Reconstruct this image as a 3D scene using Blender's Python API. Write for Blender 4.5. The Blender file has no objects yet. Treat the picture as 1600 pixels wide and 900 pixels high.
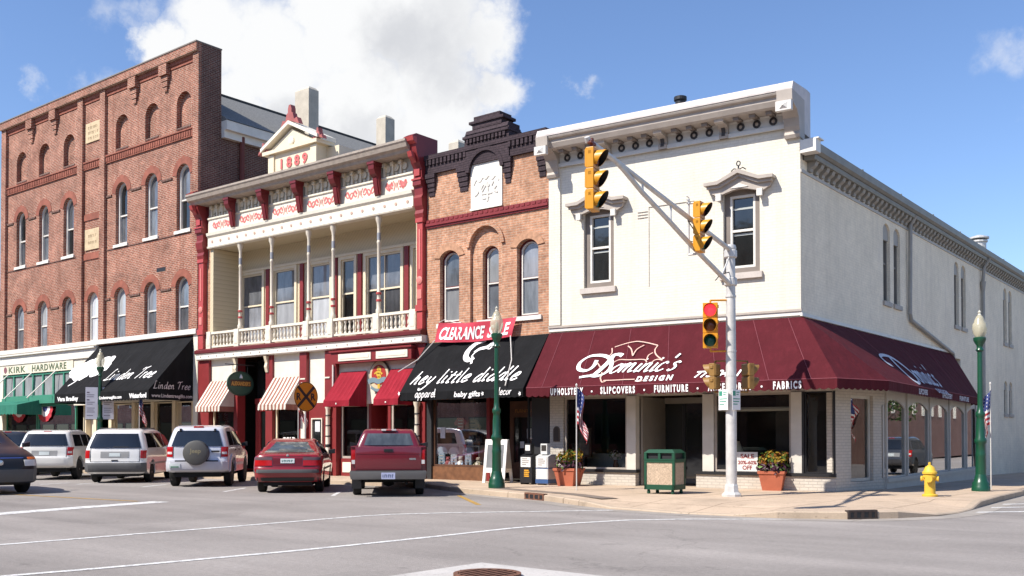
import bpy, bmesh, math, random
from mathutils import Vector, Matrix
from mathutils.geometry import tessellate_polygon
random.seed(7)
S = bpy.context.scene
COL = S.collection
PI = math.pi
R = math.radians
# ------------------------------------------------------------------ camera solve (photograph 1600x900)
FPX, YAW, PIT, PYC = 1535.7, 0.66601, 0.01774, 656.06
EYE = 1.48
cY, sY, cP, sP = math.cos(YAW), math.sin(YAW), math.cos(PIT), math.sin(PIT)
def ray(px, py):
    x = (px-800)/FPX; y = (PYC-py)/FPX
    fw = cP-sP*y; up = sP+cP*y
    return (x*cY-fw*sY, x*sY+fw*cY, up)
def gp(px, py, z=0.0):
    "ground point under a pixel"
    r = ray(px, py); t = (z-EYE)/r[2]
    return (r[0]*t, r[1]*t, z)
def rp(px, y):
    "x of the sight line of a pixel column at world depth y"
    r = ray(px, 683); return r[0]*y/r[1]
class Frame:
    "a vertical facade plane: u along it, d outwards, z up"
    def __init__(s, o, a):
        s.o = o; s.a = a; s.n = (a[1], -a[0])
    def __call__(s, u, d, z):
        return (s.o[0]+s.a[0]*u+s.n[0]*d, s.o[1]+s.a[1]*u+s.n[1]*d, z)
    def hit(s, px, py, d=0):
        r = ray(px, py); den = r[0]*s.n[0]+r[1]*s.n[1]
        t = (s.o[0]*s.n[0]+s.o[1]*s.n[1]+d)/den
        x, y, z = r[0]*t, r[1]*t, EYE+r[2]*t
        return ((x-s.o[0])*s.a[0]+(y-s.o[1])*s.a[1], z)
CO = (-9.507, 23.84)          # street corner of the painted building
WY = 0.0915
ROWY = 23.17                  # the row of facades
FW = Frame(CO, (math.cos(WY), math.sin(WY)))
FS = Frame(CO, (0, 1))
FR = Frame((0, ROWY), (1, 0))
XYZ = lambda x, y, z: (x, y, z)
SW = 0.14                     # pavement height
# ------------------------------------------------------------------ materials
def new_mat(name):
    m = bpy.data.materials.new(name); m.use_nodes = True
    nt = m.node_tree; nt.nodes.clear()
    out = nt.nodes.new('ShaderNodeOutputMaterial')
    return m, nt, out
def N(nt, typ, **kw):
    n = nt.nodes.new(typ)
    for k, v in kw.items():
        if k in n.inputs: n.inputs[k].default_value = v
        else: setattr(n, k, v)
    return n
def L(nt, a, b): nt.links.new(a, b)
def rgba(c): return (c[0], c[1], c[2], 1)
def mixrgb(nt, fac, a, b, blend='MIX'):
    n = nt.nodes.new('ShaderNodeMix'); n.data_type = 'RGBA'; n.blend_type = blend
    for i, v in ((0, fac), (6, a), (7, b)):
        if hasattr(v, 'is_output'): L(nt, v, n.inputs[i])
        else: n.inputs[i].default_value = v if i == 0 else (rgba(v) if len(v) == 3 else v)
    return n.outputs[2]
def ramp(nt, src, pts):
    n = nt.nodes.new('ShaderNodeValToRGB')
    e = n.color_ramp.elements
    while len(e) < len(pts): e.new(0.5)
    for i, (p, c) in enumerate(pts):
        e[i].position = p; e[i].color = rgba(c) if not isinstance(c, (int, float)) else (c, c, c, 1)
    L(nt, src, n.inputs[0]); return n.outputs[0]
def noise(nt, scale, detail=4, vec=None, rough=0.55):
    n = N(nt, 'ShaderNodeTexNoise', Scale=scale, Detail=detail, Roughness=rough)
    if vec: L(nt, vec, n.inputs['Vector'])
    return n.outputs[0]
def position(nt): return nt.nodes.new('ShaderNodeNewGeometry').outputs['Position']
def mat(name, c, rough=0.6, metal=0.0, var=0.10, scale=3.0, fine=0.0, spec=0.4, bump=0.0, coat=0.0, bscale=40, streak=0.0, dirt=(0.5, 0.46, 0.4)):
    "painted or plain surface with some uneven tone"
    m, nt, out = new_mat(name)
    b = N(nt, 'ShaderNodeBsdfPrincipled', Roughness=rough, Metallic=metal)
    b.inputs['Specular IOR Level'].default_value = spec
    if coat: b.inputs['Coat Weight'].default_value = coat; b.inputs['Coat Roughness'].default_value = 0.04
    pos = nt.nodes.new('ShaderNodeTexCoord').outputs['Object'] if coat else position(nt)
    col = None
    if var or fine or streak:
        f = ramp(nt, noise(nt, scale, 5, pos), [(0.3, 1-var), (0.7, 1+var*0.6)])
        col = mixrgb(nt, 1.0, c, f, 'MULTIPLY')
        if fine:
            f2 = ramp(nt, noise(nt, 60, 2, pos), [(0.35, 1-fine), (0.65, 1+fine)])
            col = mixrgb(nt, 1.0, col, f2, 'MULTIPLY')
        if streak:
            mp = N(nt, 'ShaderNodeMapping'); mp.inputs['Scale'].default_value = (3.5, 3.5, 0.16); L(nt, pos, mp.inputs['Vector'])
            f3 = ramp(nt, noise(nt, 1.5, 6, mp.outputs[0], 0.65), [(0.52, 0.0), (0.74, streak)])
            col = mixrgb(nt, f3, col, tuple(c[i]*dirt[i] for i in range(3)))
        L(nt, col, b.inputs['Base Color'])
    else:
        b.inputs['Base Color'].default_value = rgba(c)
    if bump:
        bp = N(nt, 'ShaderNodeBump', Strength=bump, Distance=0.01)
        L(nt, noise(nt, bscale, 4, pos), bp.inputs['Height']); L(nt, bp.outputs[0], b.inputs['Normal'])
    L(nt, b.outputs[0], out.inputs[0]); return m
def brick(name, c1, c2, mortar, bw=0.22, bh=0.075, rough=0.85, var=0.3, mort=0.012, painted=0.0, bump=0.5, patch=None, blotch=0.25, streak=0.0):
    m, nt, out = new_mat(name)
    geo = nt.nodes.new('ShaderNodeNewGeometry')
    sp = N(nt, 'ShaderNodeSeparateXYZ'); L(nt, geo.outputs['Position'], sp.inputs[0])
    sn = N(nt, 'ShaderNodeSeparateXYZ'); L(nt, geo.outputs['True Normal'], sn.inputs[0])
    ab = N(nt, 'ShaderNodeMath', operation='ABSOLUTE'); L(nt, sn.outputs[0], ab.inputs[0])
    gt = N(nt, 'ShaderNodeMath', operation='GREATER_THAN'); L(nt, ab.outputs[0], gt.inputs[0]); gt.inputs[1].default_value = 0.7
    mx = nt.nodes.new('ShaderNodeMix'); mx.data_type = 'FLOAT'
    L(nt, gt.outputs[0], mx.inputs[0]); L(nt, sp.outputs[0], mx.inputs[2]); L(nt, sp.outputs[1], mx.inputs[3])
    cb = N(nt, 'ShaderNodeCombineXYZ'); L(nt, mx.outputs[0], cb.inputs[0]); L(nt, sp.outputs[2], cb.inputs[1])
    bt = N(nt, 'ShaderNodeTexBrick', Color1=rgba(c1), Color2=rgba(c2), Mortar=rgba(mortar))
    bt.inputs['Scale'].default_value = 1.0; bt.inputs['Mortar Size'].default_value = mort
    bt.inputs['Brick Width'].default_value = bw; bt.inputs['Row Height'].default_value = bh
    bt.inputs['Mortar Smooth'].default_value = 0.3
    L(nt, cb.outputs[0], bt.inputs['Vector'])
    f = ramp(nt, noise(nt, 0.9, 6, geo.outputs['Position'], 0.65), [(0.3, 1-blotch), (0.7, 1+blotch*0.7)])
    col = mixrgb(nt, 1.0, bt.outputs['Color'], f, 'MULTIPLY')
    f2 = ramp(nt, noise(nt, 9, 3, geo.outputs['Position']), [(0.3, 1-var*0.6), (0.7, 1+var*0.5)])
    col = mixrgb(nt, 1.0, col, f2, 'MULTIPLY')
    if patch:
        mp = N(nt, 'ShaderNodeMapping'); mp.inputs['Scale'].default_value = (1.2, 1.2, 0.35); L(nt, geo.outputs['Position'], mp.inputs['Vector'])
        f3 = ramp(nt, noise(nt, 1.1, 7, mp.outputs[0], 0.7), [(0.55, 0.0), (0.75, 0.55)])
        col = mixrgb(nt, f3, col, patch)
    if streak:
        mp2 = N(nt, 'ShaderNodeMapping'); mp2.inputs['Scale'].default_value = (2.2, 2.2, 0.13); L(nt, geo.outputs['Position'], mp2.inputs['Vector'])
        f4 = ramp(nt, noise(nt, 1.3, 7, mp2.outputs[0], 0.7), [(0.50, 0.0), (0.72, streak)])
        col = mixrgb(nt, f4, col, tuple(v*k for v, k in zip(c1, (.55, .52, .48))))
    b = N(nt, 'ShaderNodeBsdfPrincipled', Roughness=rough); b.inputs['Specular IOR Level'].default_value = 0.25
    L(nt, col, b.inputs['Base Color'])
    bp = N(nt, 'ShaderNodeBump', Strength=bump, Distance=0.012, invert=True)
    L(nt, bt.outputs['Fac'], bp.inputs['Height']); L(nt, bp.outputs[0], b.inputs['Normal'])
    L(nt, b.outputs[0], out.inputs[0]); return m
def glass_sheet(name, tint=(0.75, 0.78, 0.76), refl=1.0):
    m, nt, out = new_mat(name)
    tr = N(nt, 'ShaderNodeBsdfTransparent', Color=rgba(tint)); gl = N(nt, 'ShaderNodeBsdfGlossy', Color=(1, 1, 1, 1), Roughness=0.015)
    fr = N(nt, 'ShaderNodeFresnel', IOR=1.55)
    mu = N(nt, 'ShaderNodeMath', operation='MULTIPLY'); L(nt, fr.outputs[0], mu.inputs[0]); mu.inputs[1].default_value = 1.25*refl; mu.use_clamp = True
    mx = nt.nodes.new('ShaderNodeMixShader'); L(nt, mu.outputs[0], mx.inputs[0]); L(nt, tr.outputs[0], mx.inputs[1]); L(nt, gl.outputs[0], mx.inputs[2])
    L(nt, mx.outputs[0], out.inputs[0]); return m
def pane_mat(name, c, var=0.5, rough=0.06, wav=0.03):
    "opaque window pane; its tone holds sky reflection and what hangs behind"
    m, nt, out = new_mat(name)
    b = N(nt, 'ShaderNodeBsdfPrincipled', Roughness=rough, IOR=1.6)
    b.inputs['Specular IOR Level'].default_value = 0.7
    mp = N(nt, 'ShaderNodeMapping'); mp.inputs['Scale'].default_value = (2.5, 2.5, 0.7); L(nt, position(nt), mp.inputs['Vector'])
    f = ramp(nt, noise(nt, 1.4, 4, mp.outputs[0], 0.6), [(0.3, 1-var), (0.7, 1+var*0.8)])
    rnd = ramp(nt, nt.nodes.new('ShaderNodeObjectInfo').outputs['Random'], [(0.0, 0.55), (1.0, 1.35)])
    L(nt, mixrgb(nt, 1.0, mixrgb(nt, 1.0, c, f, 'MULTIPLY'), rnd, 'MULTIPLY'), b.inputs['Base Color'])
    bp = N(nt, 'ShaderNodeBump', Strength=wav, Distance=0.05); L(nt, noise(nt, 2.5, 2, position(nt)), bp.inputs['Height']); L(nt, bp.outputs[0], b.inputs['Normal'])
    L(nt, b.outputs[0], out.inputs[0]); return m
def emis(name, c, st):
    m, nt, out = new_mat(name)
    b = N(nt, 'ShaderNodeBsdfPrincipled', Roughness=0.25); b.inputs['Base Color'].default_value = rgba(c)
    b.inputs['Emission Color'].default_value = rgba(c); b.inputs['Emission Strength'].default_value = st
    L(nt, b.outputs[0], out.inputs[0]); return m
# ------------------------------------------------------------------ objects
BASE = {}
def tag(o, label=None, cat=None, group=None, kind=None):
    if label: o['label'] = label
    if cat: o['category'] = cat
    if group: o['group'] = group
    if kind: o['kind'] = kind
    return o
def thing(name, label, cat, loc=(0, 0, 0), rz=0.0, group=None):
    o = bpy.data.objects.new(name, None); COL.objects.link(o)
    o.empty_display_size = 0.2
    o.location = loc; o.rotation_euler = (0, 0, rz)
    BASE[o.name] = Vector(loc) if rz == 0 else None
    return tag(o, label, cat, group)
def dup(o, parent=None):
    c = o.copy(); COL.objects.link(c)
    if parent: c.parent = parent
    for ch in list(o.children): dup(ch, c)
    return c
class MB:
    def __init__(s): s.v = []; s.f = []; s.m = []
    def add(s, pts, faces, m=0):
        k = len(s.v); s.v.extend(tuple(p) for p in pts)
        for f in faces: s.f.append(tuple(i+k for i in f)); s.m.append(m)
        return s
    def quad(s, *p, m=0): return s.add(p, [tuple(range(len(p)))], m)
    def box(s, T, u0, u1, d0, d1, z0, z1, m=0):
        p = [T(u, d, z) for z in (z0, z1) for d in (d0, d1) for u in (u0, u1)]
        return s.add(p, [(0, 1, 3, 2), (4, 6, 7, 5), (0, 4, 5, 1), (1, 5, 7, 3), (3, 7, 6, 2), (2, 6, 4, 0)], m)
    def prism(s, bot, top, m=0, caps=True):
        "two matching rings joined"
        n = len(bot); fs = [(i, (i+1) % n, n+(i+1) % n, n+i) for i in range(n)]
        if caps: fs += [tuple(range(n-1, -1, -1)), tuple(range(n, 2*n))]
        return s.add(list(bot)+list(top), fs, m)
    def section(s, T, u0, u1, prof, m=0):
        "profile of (d,z) points swept along u"
        return s.prism([T(u0, d, z) for d, z in prof], [T(u1, d, z) for d, z in prof], m)
    def face_prism(s, T, poly, d0, d1, m=0):
        "polygon of (u,z) points given thickness along d (any simple polygon)"
        n = len(poly)
        tris = tessellate_polygon([[Vector((p[0], p[1], 0)) for p in poly]])
        a = [T(u, d0, z) for u, z in poly]; b = [T(u, d1, z) for u, z in poly]
        fs = [(i, (i+1) % n, n+(i+1) % n, n+i) for i in range(n)]
        for t in tris: fs.append((t[0], t[1], t[2])); fs.append((t[0]+n, t[2]+n, t[1]+n))
        return s.add(a+b, fs, m)
    def wall(s, T, outer, holes, d0, d1=0.0, m=0, mj=None):
        "front skin at d1 with openings whose reveals run back to d0"
        loops = [outer]+holes
        flat = [p for lp in loops for p in lp]
        tris = tessellate_polygon([[Vector((p[0], p[1], 0)) for p in lp] for lp in loops])
        s.add([T(p[0], d1, p[1]) for p in flat], [tuple(t) for t in tris], m)
        for i, lp in enumerate(loops):
            n = len(lp)
            s.add([T(u, d1, z) for u, z in lp]+[T(u, d0, z) for u, z in lp], [(i2, (i2+1) % n, n+(i2+1) % n, n+i2) for i2 in range(n)], m if (i == 0 or mj is None) else mj)
        return s
    def tube(s, pts, r, seg=8, m=0, cap=True):
        pts = [Vector(p) for p in pts]; n = len(pts)
        rr = r if isinstance(r, (list, tuple)) else [r]*n
        k = len(s.v); up = Vector((0, 0, 1)); prev = None
        for i, p in enumerate(pts):
            t = (pts[min(i+1, n-1)]-pts[max(i-1, 0)]).normalized()
            if prev is None:
                a = t.cross(up if abs(t.z) < 0.95 else Vector((1, 0, 0))).normalized()
            else: a = (prev-t*prev.dot(t)).normalized()
            prev = a; b = t.cross(a)
            for j in range(seg):
                an = 2*PI*j/seg; s.v.append(tuple(p+(a*math.cos(an)+b*math.sin(an))*rr[i]))
        for i in range(n-1):
            for j in range(seg):
                s.f.append((k+i*seg+j, k+i*seg+(j+1) % seg, k+(i+1)*seg+(j+1) % seg, k+(i+1)*seg+j)); s.m.append(m)
        if cap:
            s.f.append(tuple(k+j for j in range(seg-1, -1, -1))); s.m.append(m)
            s.f.append(tuple(k+(n-1)*seg+j for j in range(seg))); s.m.append(m)
        return s
    def lathe(s, c, prof, seg=16, m=0, axis='z', cap=True):
        "profile of (radius, height) turned about an axis through c"
        k = len(s.v); n = len(prof)
        for r_, h in prof:
            for j in range(seg):
                an = 2*PI*j/seg; x, y = r_*math.cos(an), r_*math.sin(an)
                if axis == 'z': p = (c[0]+x, c[1]+y, c[2]+h)
                elif axis == 'x': p = (c[0]+h, c[1]+x, c[2]+y)
                else: p = (c[0]+x, c[1]+h, c[2]+y)
                s.v.append(p)
        for i in range(n-1):
            for j in range(seg):
                s.f.append((k+i*seg+j, k+i*seg+(j+1) % seg, k+(i+1)*seg+(j+1) % seg, k+(i+1)*seg+j)); s.m.append(m)
        if cap:
            s.f.append(tuple(k+j for j in range(seg))); s.m.append(m)
            s.f.append(tuple(k+(n-1)*seg+j for j in range(seg))); s.m.append(m)
        return s
    def pieces(s):
        "the separate pieces collected so far, each as a builder of its own"
        par = list(range(len(s.v)))
        def root(a):
            while par[a] != a: par[a] = par[par[a]]; a = par[a]
            return a
        for f in s.f:
            r0 = root(f[0])
            for i in f[1:]: par[root(i)] = r0
        out = {}
        for f, m in zip(s.f, s.m):
            k = root(f[0])
            if k not in out: out[k] = (MB(), {})
            b, mp = out[k]
            for i in f:
                if i not in mp: mp[i] = len(b.v); b.v.append(s.v[i])
            b.f.append(tuple(mp[i] for i in f)); b.m.append(m)
        return [b for b, _ in out.values()]
    def each(s, name, mats, parent=None, *a, **kw):
        return [b.build(name, mats, parent, *a, **kw) for b in s.pieces()]
    def build(s, name, mats, parent=None, smooth=None, local=False, bevel=0, weld=False):
        me = bpy.data.meshes.new(name)
        off = Vector((0, 0, 0))
        if parent is not None and not local:
            p = parent
            while p.parent is not None: p = p.parent
            off = BASE.get(p.name) or Vector((0, 0, 0))
        me.from_pydata([Vector(v)-off for v in s.v], [], s.f)
        ms = mats if isinstance(mats, (list, tuple)) else [mats]
        for m_ in ms: me.materials.append(m_)
        if len(ms) > 1:
            for p_, i in zip(me.polygons, s.m): p_.material_index = i
        bm = bmesh.new(); bm.from_mesh(me)
        if bevel:
            bmesh.ops.remove_doubles(bm, verts=bm.verts, dist=1e-5)
            bmesh.ops.bevel(bm, geom=[e for e in bm.edges if len(e.link_faces) == 2 and e.calc_face_angle(0) > 0.6], offset=bevel, segments=2, affect='EDGES', profile=0.6)
        if weld: bmesh.ops.remove_doubles(bm, verts=bm.verts, dist=2e-4)
        bmesh.ops.recalc_face_normals(bm, faces=bm.faces)
        bm.to_mesh(me); bm.free()
        if smooth:
            for p_ in me.polygons: p_.use_smooth = True
            me.set_sharp_from_angle(angle=R(smooth))
        o = bpy.data.objects.new(name, me); COL.objects.link(o)
        if parent is not None: o.parent = parent
        return o
def single(o, label, cat, group=None): return tag(o, label, cat, group)
def structure(o): return tag(o, kind='structure')
def arch_loop(u0, u1, z0, z1, rise, n=10):
    "opening with a segmental head: springing at z1-rise"
    w = (u1-u0)/2; c = (u0+u1)/2
    pts = [(u0, z0), (u1, z0)]
    rise = min(rise, w)
    if rise <= 0: return pts+[(u1, z1), (u0, z1)]
    rad = (w*w+rise*rise)/(2*rise); zc = z1-rad
    a0 = math.asin(w/rad)
    for i in range(n+1):
        a = a0-2*a0*i/n
        pts.append((c+rad*math.sin(a), zc+rad*math.cos(a)))
    return pts
def inset_loop(lp, e):
    cu = sum(p[0] for p in lp)/len(lp); us = [p[0] for p in lp]; zs = [p[1] for p in lp]
    w = max(us)-min(us); h = max(zs)-min(zs); z0 = min(zs); u0 = min(us)
    return [(u0+e+(p[0]-u0)*(w-2*e)/w, z0+e+(p[1]-z0)*(h-2*e)/h) for p in lp]
def ring(mb, T, outer, inner, d0, d1, m=0):
    "a frame between two matching loops"
    n = len(outer)
    v = [T(u, d1, z) for u, z in outer]+[T(u, d1, z) for u, z in inner]+[T(u, d0, z) for u, z in outer]+[T(u, d0, z) for u, z in inner]
    fs = []
    for i in range(n):
        j = (i+1) % n
        fs += [(i, j, n+j, n+i), (2*n+i, 2*n+j, j, i), (n+i, n+j, 3*n+j, 3*n+i)]
    mb.add(v, fs, m)
# ------------------------------------------------------------------ lettering
def text_polys(txt, size=1.0, bold=0.0, shear=0.0, sx=1.0, spacing=1.0):
    c = bpy.data.curves.new('lettering', 'FONT'); c.body = txt; c.size = size; c.offset = bold; c.shear = shear
    c.space_character = spacing; c.fill_mode = 'FRONT'; c.resolution_u = 3
    o = bpy.data.objects.new('lettering', c); COL.objects.link(o)
    dg = bpy.context.evaluated_depsgraph_get(); dg.update()
    me = bpy.data.meshes.new_from_object(o.evaluated_get(dg))
    vs = [(v.co.x*sx, v.co.y) for v in me.vertices]; fs = [tuple(p.vertices) for p in me.polygons]
    bpy.data.objects.remove(o); bpy.data.curves.remove(c); bpy.data.meshes.remove(me)
    x0 = min(v[0] for v in vs); x1 = max(v[0] for v in vs)
    return [(v[0]-x0, v[1]) for v in vs], fs, x1-x0
def put_text(mb, P, txt, width=None, center=None, m=0, **kw):
    "lettering on a surface: P(x, y) -> point; center = x of the middle"
    vs, fs, w = text_polys(txt, **kw)
    k = 1.0 if width is None else width/w
    ox = 0 if center is None else center-(w*k)/2
    mb.add([P(ox+x*k, y) for x, y in vs], fs, m)
    return w*k
def catmull(pts, n=5):
    if len(pts) < 3: return pts
    out = []
    P = [pts[0]]+list(pts)+[pts[-1]]
    for i in range(1, len(P)-2):
        p0, p1, p2, p3 = P[i-1], P[i], P[i+1], P[i+2]
        for k in range(n):
            t = k/n
            out.append(tuple(0.5*(2*p1[a]+(p2[a]-p0[a])*t+(2*p0[a]-5*p1[a]+4*p2[a]-p3[a])*t*t+(3*p1[a]-p0[a]-3*p2[a]+p3[a])*t**3) for a in (0, 1)))
    out.append(tuple(pts[-1])); return out
def brush(mb, P, pts, w, nib=R(35), thin=0.45, m=0, smooth=True, taper=0.0):
    "a pen stroke as a flat ribbon"
    c = catmull(pts) if smooth else pts
    global STROKES
    STROKES += 1
    n = len(c); ve = []
    for i, (x, y) in enumerate(c):
        a = c[max(i-1, 0)]; b = c[min(i+1, n-1)]
        dx, dy = b[0]-a[0], b[1]-a[1]; l = math.hypot(dx, dy) or 1
        an = math.atan2(dy, dx)
        ww = w*(thin+(1-thin)*abs(math.sin(an-nib)))*0.5
        if taper: ww *= 1-taper*abs(2*i/(n-1)-1)**3
        nx, ny = -dy/l*ww, dx/l*ww
        ve += [P(x+nx, y+ny), P(x-nx, y-ny)]
    # strokes that cross lie a hair above one another, as layers of paint do
    k = n//2*2-2 if n > 3 else 0
    a, b, c3 = Vector(ve[0]), Vector(ve[1]), Vector(ve[-1])
    nn = (b-a).cross(c3-a)
    if nn.length < 1e-9: nn = Vector((0, -1, 0))
    nn.normalize()
    if nn.dot(Vector((0, 0, EYE))-a) < 0: nn = -nn
    o = nn*(.0006*(STROKES % 12))
    mb.add([Vector(p)+o for p in ve], [(2*i, 2*i+1, 2*i+3, 2*i+2) for i in range(n-1)], m)
STROKES = 0
# brush-script alphabet in an x-height of 1
SCRIPT = {
 'a': (0.95, [[(0.78, 0.95), (0.4, 1.0), (0.06, 0.5), (0.2, 0.03), (0.5, 0.12), (0.8, 0.9)], [(0.8, 0.98), (0.76, 0.3), (0.85, 0.02), (1.02, 0.15)]]),
 'c': (0.8, [[(0.72, 0.8), (0.5, 1.0), (0.15, 0.75), (0.1, 0.25), (0.4, 0.0), (0.8, 0.22)]]),
 'd': (1.0, [[(0.75, 0.9), (0.4, 0.98), (0.08, 0.5), (0.22, 0.03), (0.55, 0.15), (0.8, 0.7)], [(0.85, 1.82), (0.8, 1.0), (0.78, 0.3), (0.88, 0.02), (1.05, 0.15)]]),
 'e': (0.8, [[(0.12, 0.45), (0.6, 0.6), (0.66, 0.9), (0.42, 1.0), (0.12, 0.6), (0.16, 0.12), (0.45, 0.0), (0.82, 0.25)]]),
 'h': (0.95, [[(0.18, 1.8), (0.13, 1.0), (0.1, 0.0)], [(0.12, 0.4), (0.35, 0.9), (0.62, 0.95), (0.68, 0.5), (0.7, 0.05), (0.9, 0.12)]]),
 'i': (0.42, [[(0.15, 0.98), (0.12, 0.3), (0.22, 0.02), (0.42, 0.15)], [(0.2, 1.42), (0.22, 1.56)]]),
 'l': (0.42, [[(0.2, 1.85), (0.14, 1.0), (0.13, 0.25), (0.22, 0.0), (0.42, 0.15)]]),
 'm': (1.4, [[(0.1, 0.98), (0.1, 0.5), (0.08, 0.0)], [(0.1, 0.5), (0.3, 0.95), (0.5, 0.95), (0.54, 0.5), (0.54, 0.0)], [(0.55, 0.5), (0.78, 0.95), (0.98, 0.95), (1.02, 0.4), (1.1, 0.02), (1.38, 0.15)]]),
 'n': (0.98, [[(0.1, 0.98), (0.1, 0.5), (0.08, 0.0)], [(0.1, 0.5), (0.32, 0.95), (0.58, 0.95), (0.62, 0.4), (0.7, 0.02), (0.95, 0.15)]]),
 'o': (0.88, [[(0.45, 1.0), (0.12, 0.65), (0.12, 0.2), (0.42, 0.0), (0.75, 0.35), (0.72, 0.8), (0.45, 1.0), (0.6, 0.95), (0.9, 0.9)]]),
 'p': (0.9, [[(0.16, 1.0), (0.1, 0.0), (0.05, -0.75)], [(0.14, 0.6), (0.4, 1.0), (0.75, 0.75), (0.65, 0.15), (0.3, 0.0), (0.12, 0.2)]]),
 'r': (0.68, [[(0.12, 1.0), (0.12, 0.5), (0.1, 0.0)], [(0.12, 0.5), (0.3, 0.9), (0.62, 0.98)]]),
 's': (0.68, [[(0.62, 0.85), (0.4, 1.0), (0.18, 0.78), (0.5, 0.45), (0.5, 0.12), (0.25, 0.0), (0.04, 0.15)]]),
 't': (0.55, [[(0.25, 1.55), (0.18, 0.8), (0.17, 0.2), (0.28, 0.0), (0.5, 0.12)], [(-0.05, 1.02), (0.5, 1.08)]]),
 'y': (0.9, [[(0.1, 1.0), (0.14, 0.4), (0.35, 0.12), (0.62, 0.4)], [(0.72, 1.0), (0.64, 0.2), (0.45, -0.65), (0.1, -0.85), (-0.15, -0.6)]]),
 "'": (0.3, [[(0.15, 1.9), (0.1, 1.4)]]),
 'D': (1.7, [[(0.75, 1.85), (0.55, 0.9), (0.2, 0.05)], [(0.1, 0.05), (0.6, 0.0), (1.35, 0.5), (1.5, 1.3), (1.0, 1.9), (0.3, 1.75), (-0.15, 1.25), (0.0, 0.95), (0.25, 1.05)]]),
 'L': (1.25, [[(0.75, 1.85), (0.45, 1.95), (0.35, 1.2), (0.3, 0.3), (0.05, 0.02)], [(0.0, 0.08), (0.5, 0.02), (1.2, 0.15)]]),
 'T': (1.35, [[(0.05, 1.6), (0.3, 1.9), (0.8, 1.85), (1.4, 2.05)], [(0.78, 1.85), (0.66, 0.9), (0.5, 0.0)]]),
}
def put_script(mb, P, txt, width, slant=0.25, w=0.2, thin=0.45, m=0, nib=R(35), gap=0.0):
    tot = sum((0.6 if c == ' ' else SCRIPT[c][0]+gap) for c in txt)
    k = width/tot; x = 0
    for c in txt:
        if c == ' ': x += 0.6; continue
        adv, strokes = SCRIPT[c]
        for st in strokes:
            brush(mb, P, [((x+p[0]+slant*p[1])*k, p[1]*k) for p in st], w*k, nib=nib, thin=thin, m=m)
        x += adv+gap
    return k
def script_words(P, txt, width, name, m, par, gap=0.0, **kw):
    "the same lettering, every word a piece of its own"
    ln = lambda w: sum(SCRIPT[c][0]+gap for c in w)
    ws = txt.split(' '); tot = sum(ln(w) for w in ws)+.6*(len(ws)-1); k = width/tot; x = 0
    for w in ws:
        mb = MB(); put_script(mb, (lambda x0: (lambda a, b: P(x0+a, b)))(x*k), w, ln(w)*k, gap=gap, **kw); mb.build(name, m, par); x += ln(w)+.6
def strip_map(A, Bv, Cv, off):
    "surface map: origin A, unit x Bv, unit y Cv, lifted off along the normal"
    A, Bv, Cv = Vector(A), Vector(Bv).normalized(), Vector(Cv).normalized()
    n = Bv.cross(Cv).normalized()*off
    return lambda x, y: tuple(A+Bv*x+Cv*y+n)
# ------------------------------------------------------------------ camera, light, sky
cd = bpy.data.cameras.new('camera'); cam = bpy.data.objects.new('camera', cd); COL.objects.link(cam); S.camera = cam
cd.sensor_width = 36; cd.lens = 36*FPX/1600; cd.shift_y = (PYC-450)/1600; cd.clip_end = 2000; cd.clip_start = 0.1
cam.location = (0, 0, EYE); cam.rotation_euler = (PI/2+PIT, 0, YAW)
SUN_EL = R(47); SUNH = Vector((-0.36, -0.933)).normalized()
to_sun = Vector((SUNH.x*math.cos(SUN_EL), SUNH.y*math.cos(SUN_EL), math.sin(SUN_EL)))
ld = bpy.data.lights.new('sun', 'SUN'); ld.energy = 5.0; ld.angle = R(0.53); ld.color = (1.0, 0.945, 0.86)
lo = bpy.data.objects.new('sun', ld); COL.objects.link(lo); lo.rotation_euler = to_sun.to_track_quat('Z', 'Y').to_euler(); lo.location = (0, -10, 40)
W = bpy.data.worlds.new('World'); S.world = W; W.use_nodes = True
nt = W.node_tree; nt.nodes.clear()
wo = nt.nodes.new('ShaderNodeOutputWorld'); bg = nt.nodes.new('ShaderNodeBackground'); L(nt, bg.outputs[0], wo.inputs[0])
sky = nt.nodes.new('ShaderNodeTexSky'); sky.sky_type = 'NISHITA'; sky.sun_disc = False
sky.sun_elevation = SUN_EL; sky.sun_rotation = math.atan2(SUNH.x, SUNH.y) % (2*PI)
sky.air_density = 1.0; sky.dust_density = 0.4; sky.ozone_density = 1.6
bg.inputs[1].default_value = 0.108
gen = nt.nodes.new('ShaderNodeTexCoord').outputs['Generated']
n1 = N(nt, 'ShaderNodeTexNoise', Scale=5.5, Detail=9, Roughness=0.6); L(nt, gen, n1.inputs['Vector'])
n2 = N(nt, 'ShaderNodeTexNoise', Scale=22, Detail=7, Roughness=0.62); L(nt, gen, n2.inputs['Vector'])
def vm(op, a, b):
    n = nt.nodes.new('ShaderNodeVectorMath'); n.operation = op
    for i, v in ((0, a), (1, b)):
        if hasattr(v, 'is_output'): L(nt, v, n.inputs[i])
        else: n.inputs[i].default_value = v
    return n
def mm(op, a, b, clamp=False):
    n = nt.nodes.new('ShaderNodeMath'); n.operation = op; n.use_clamp = clamp
    for i, v in ((0, a), (1, b)):
        if hasattr(v, 'is_output'): L(nt, v, n.inputs[i])
        else: n.inputs[i].default_value = v
    return n.outputs[0]
def sm(x, a, b):
    n = nt.nodes.new('ShaderNodeMapRange'); n.interpolation_type = 'SMOOTHSTEP'; L(nt, x, n.inputs[0])
    n.inputs[1].default_value = a; n.inputs[2].default_value = b; return n.outputs[0]
c1 = vm('SCALE', vm('SUBTRACT', n1.outputs['Color'], (0.5, 0.5, 0.5)).outputs[0], (0, 0, 0)); c1.inputs['Scale'].default_value = 0.11
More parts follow.
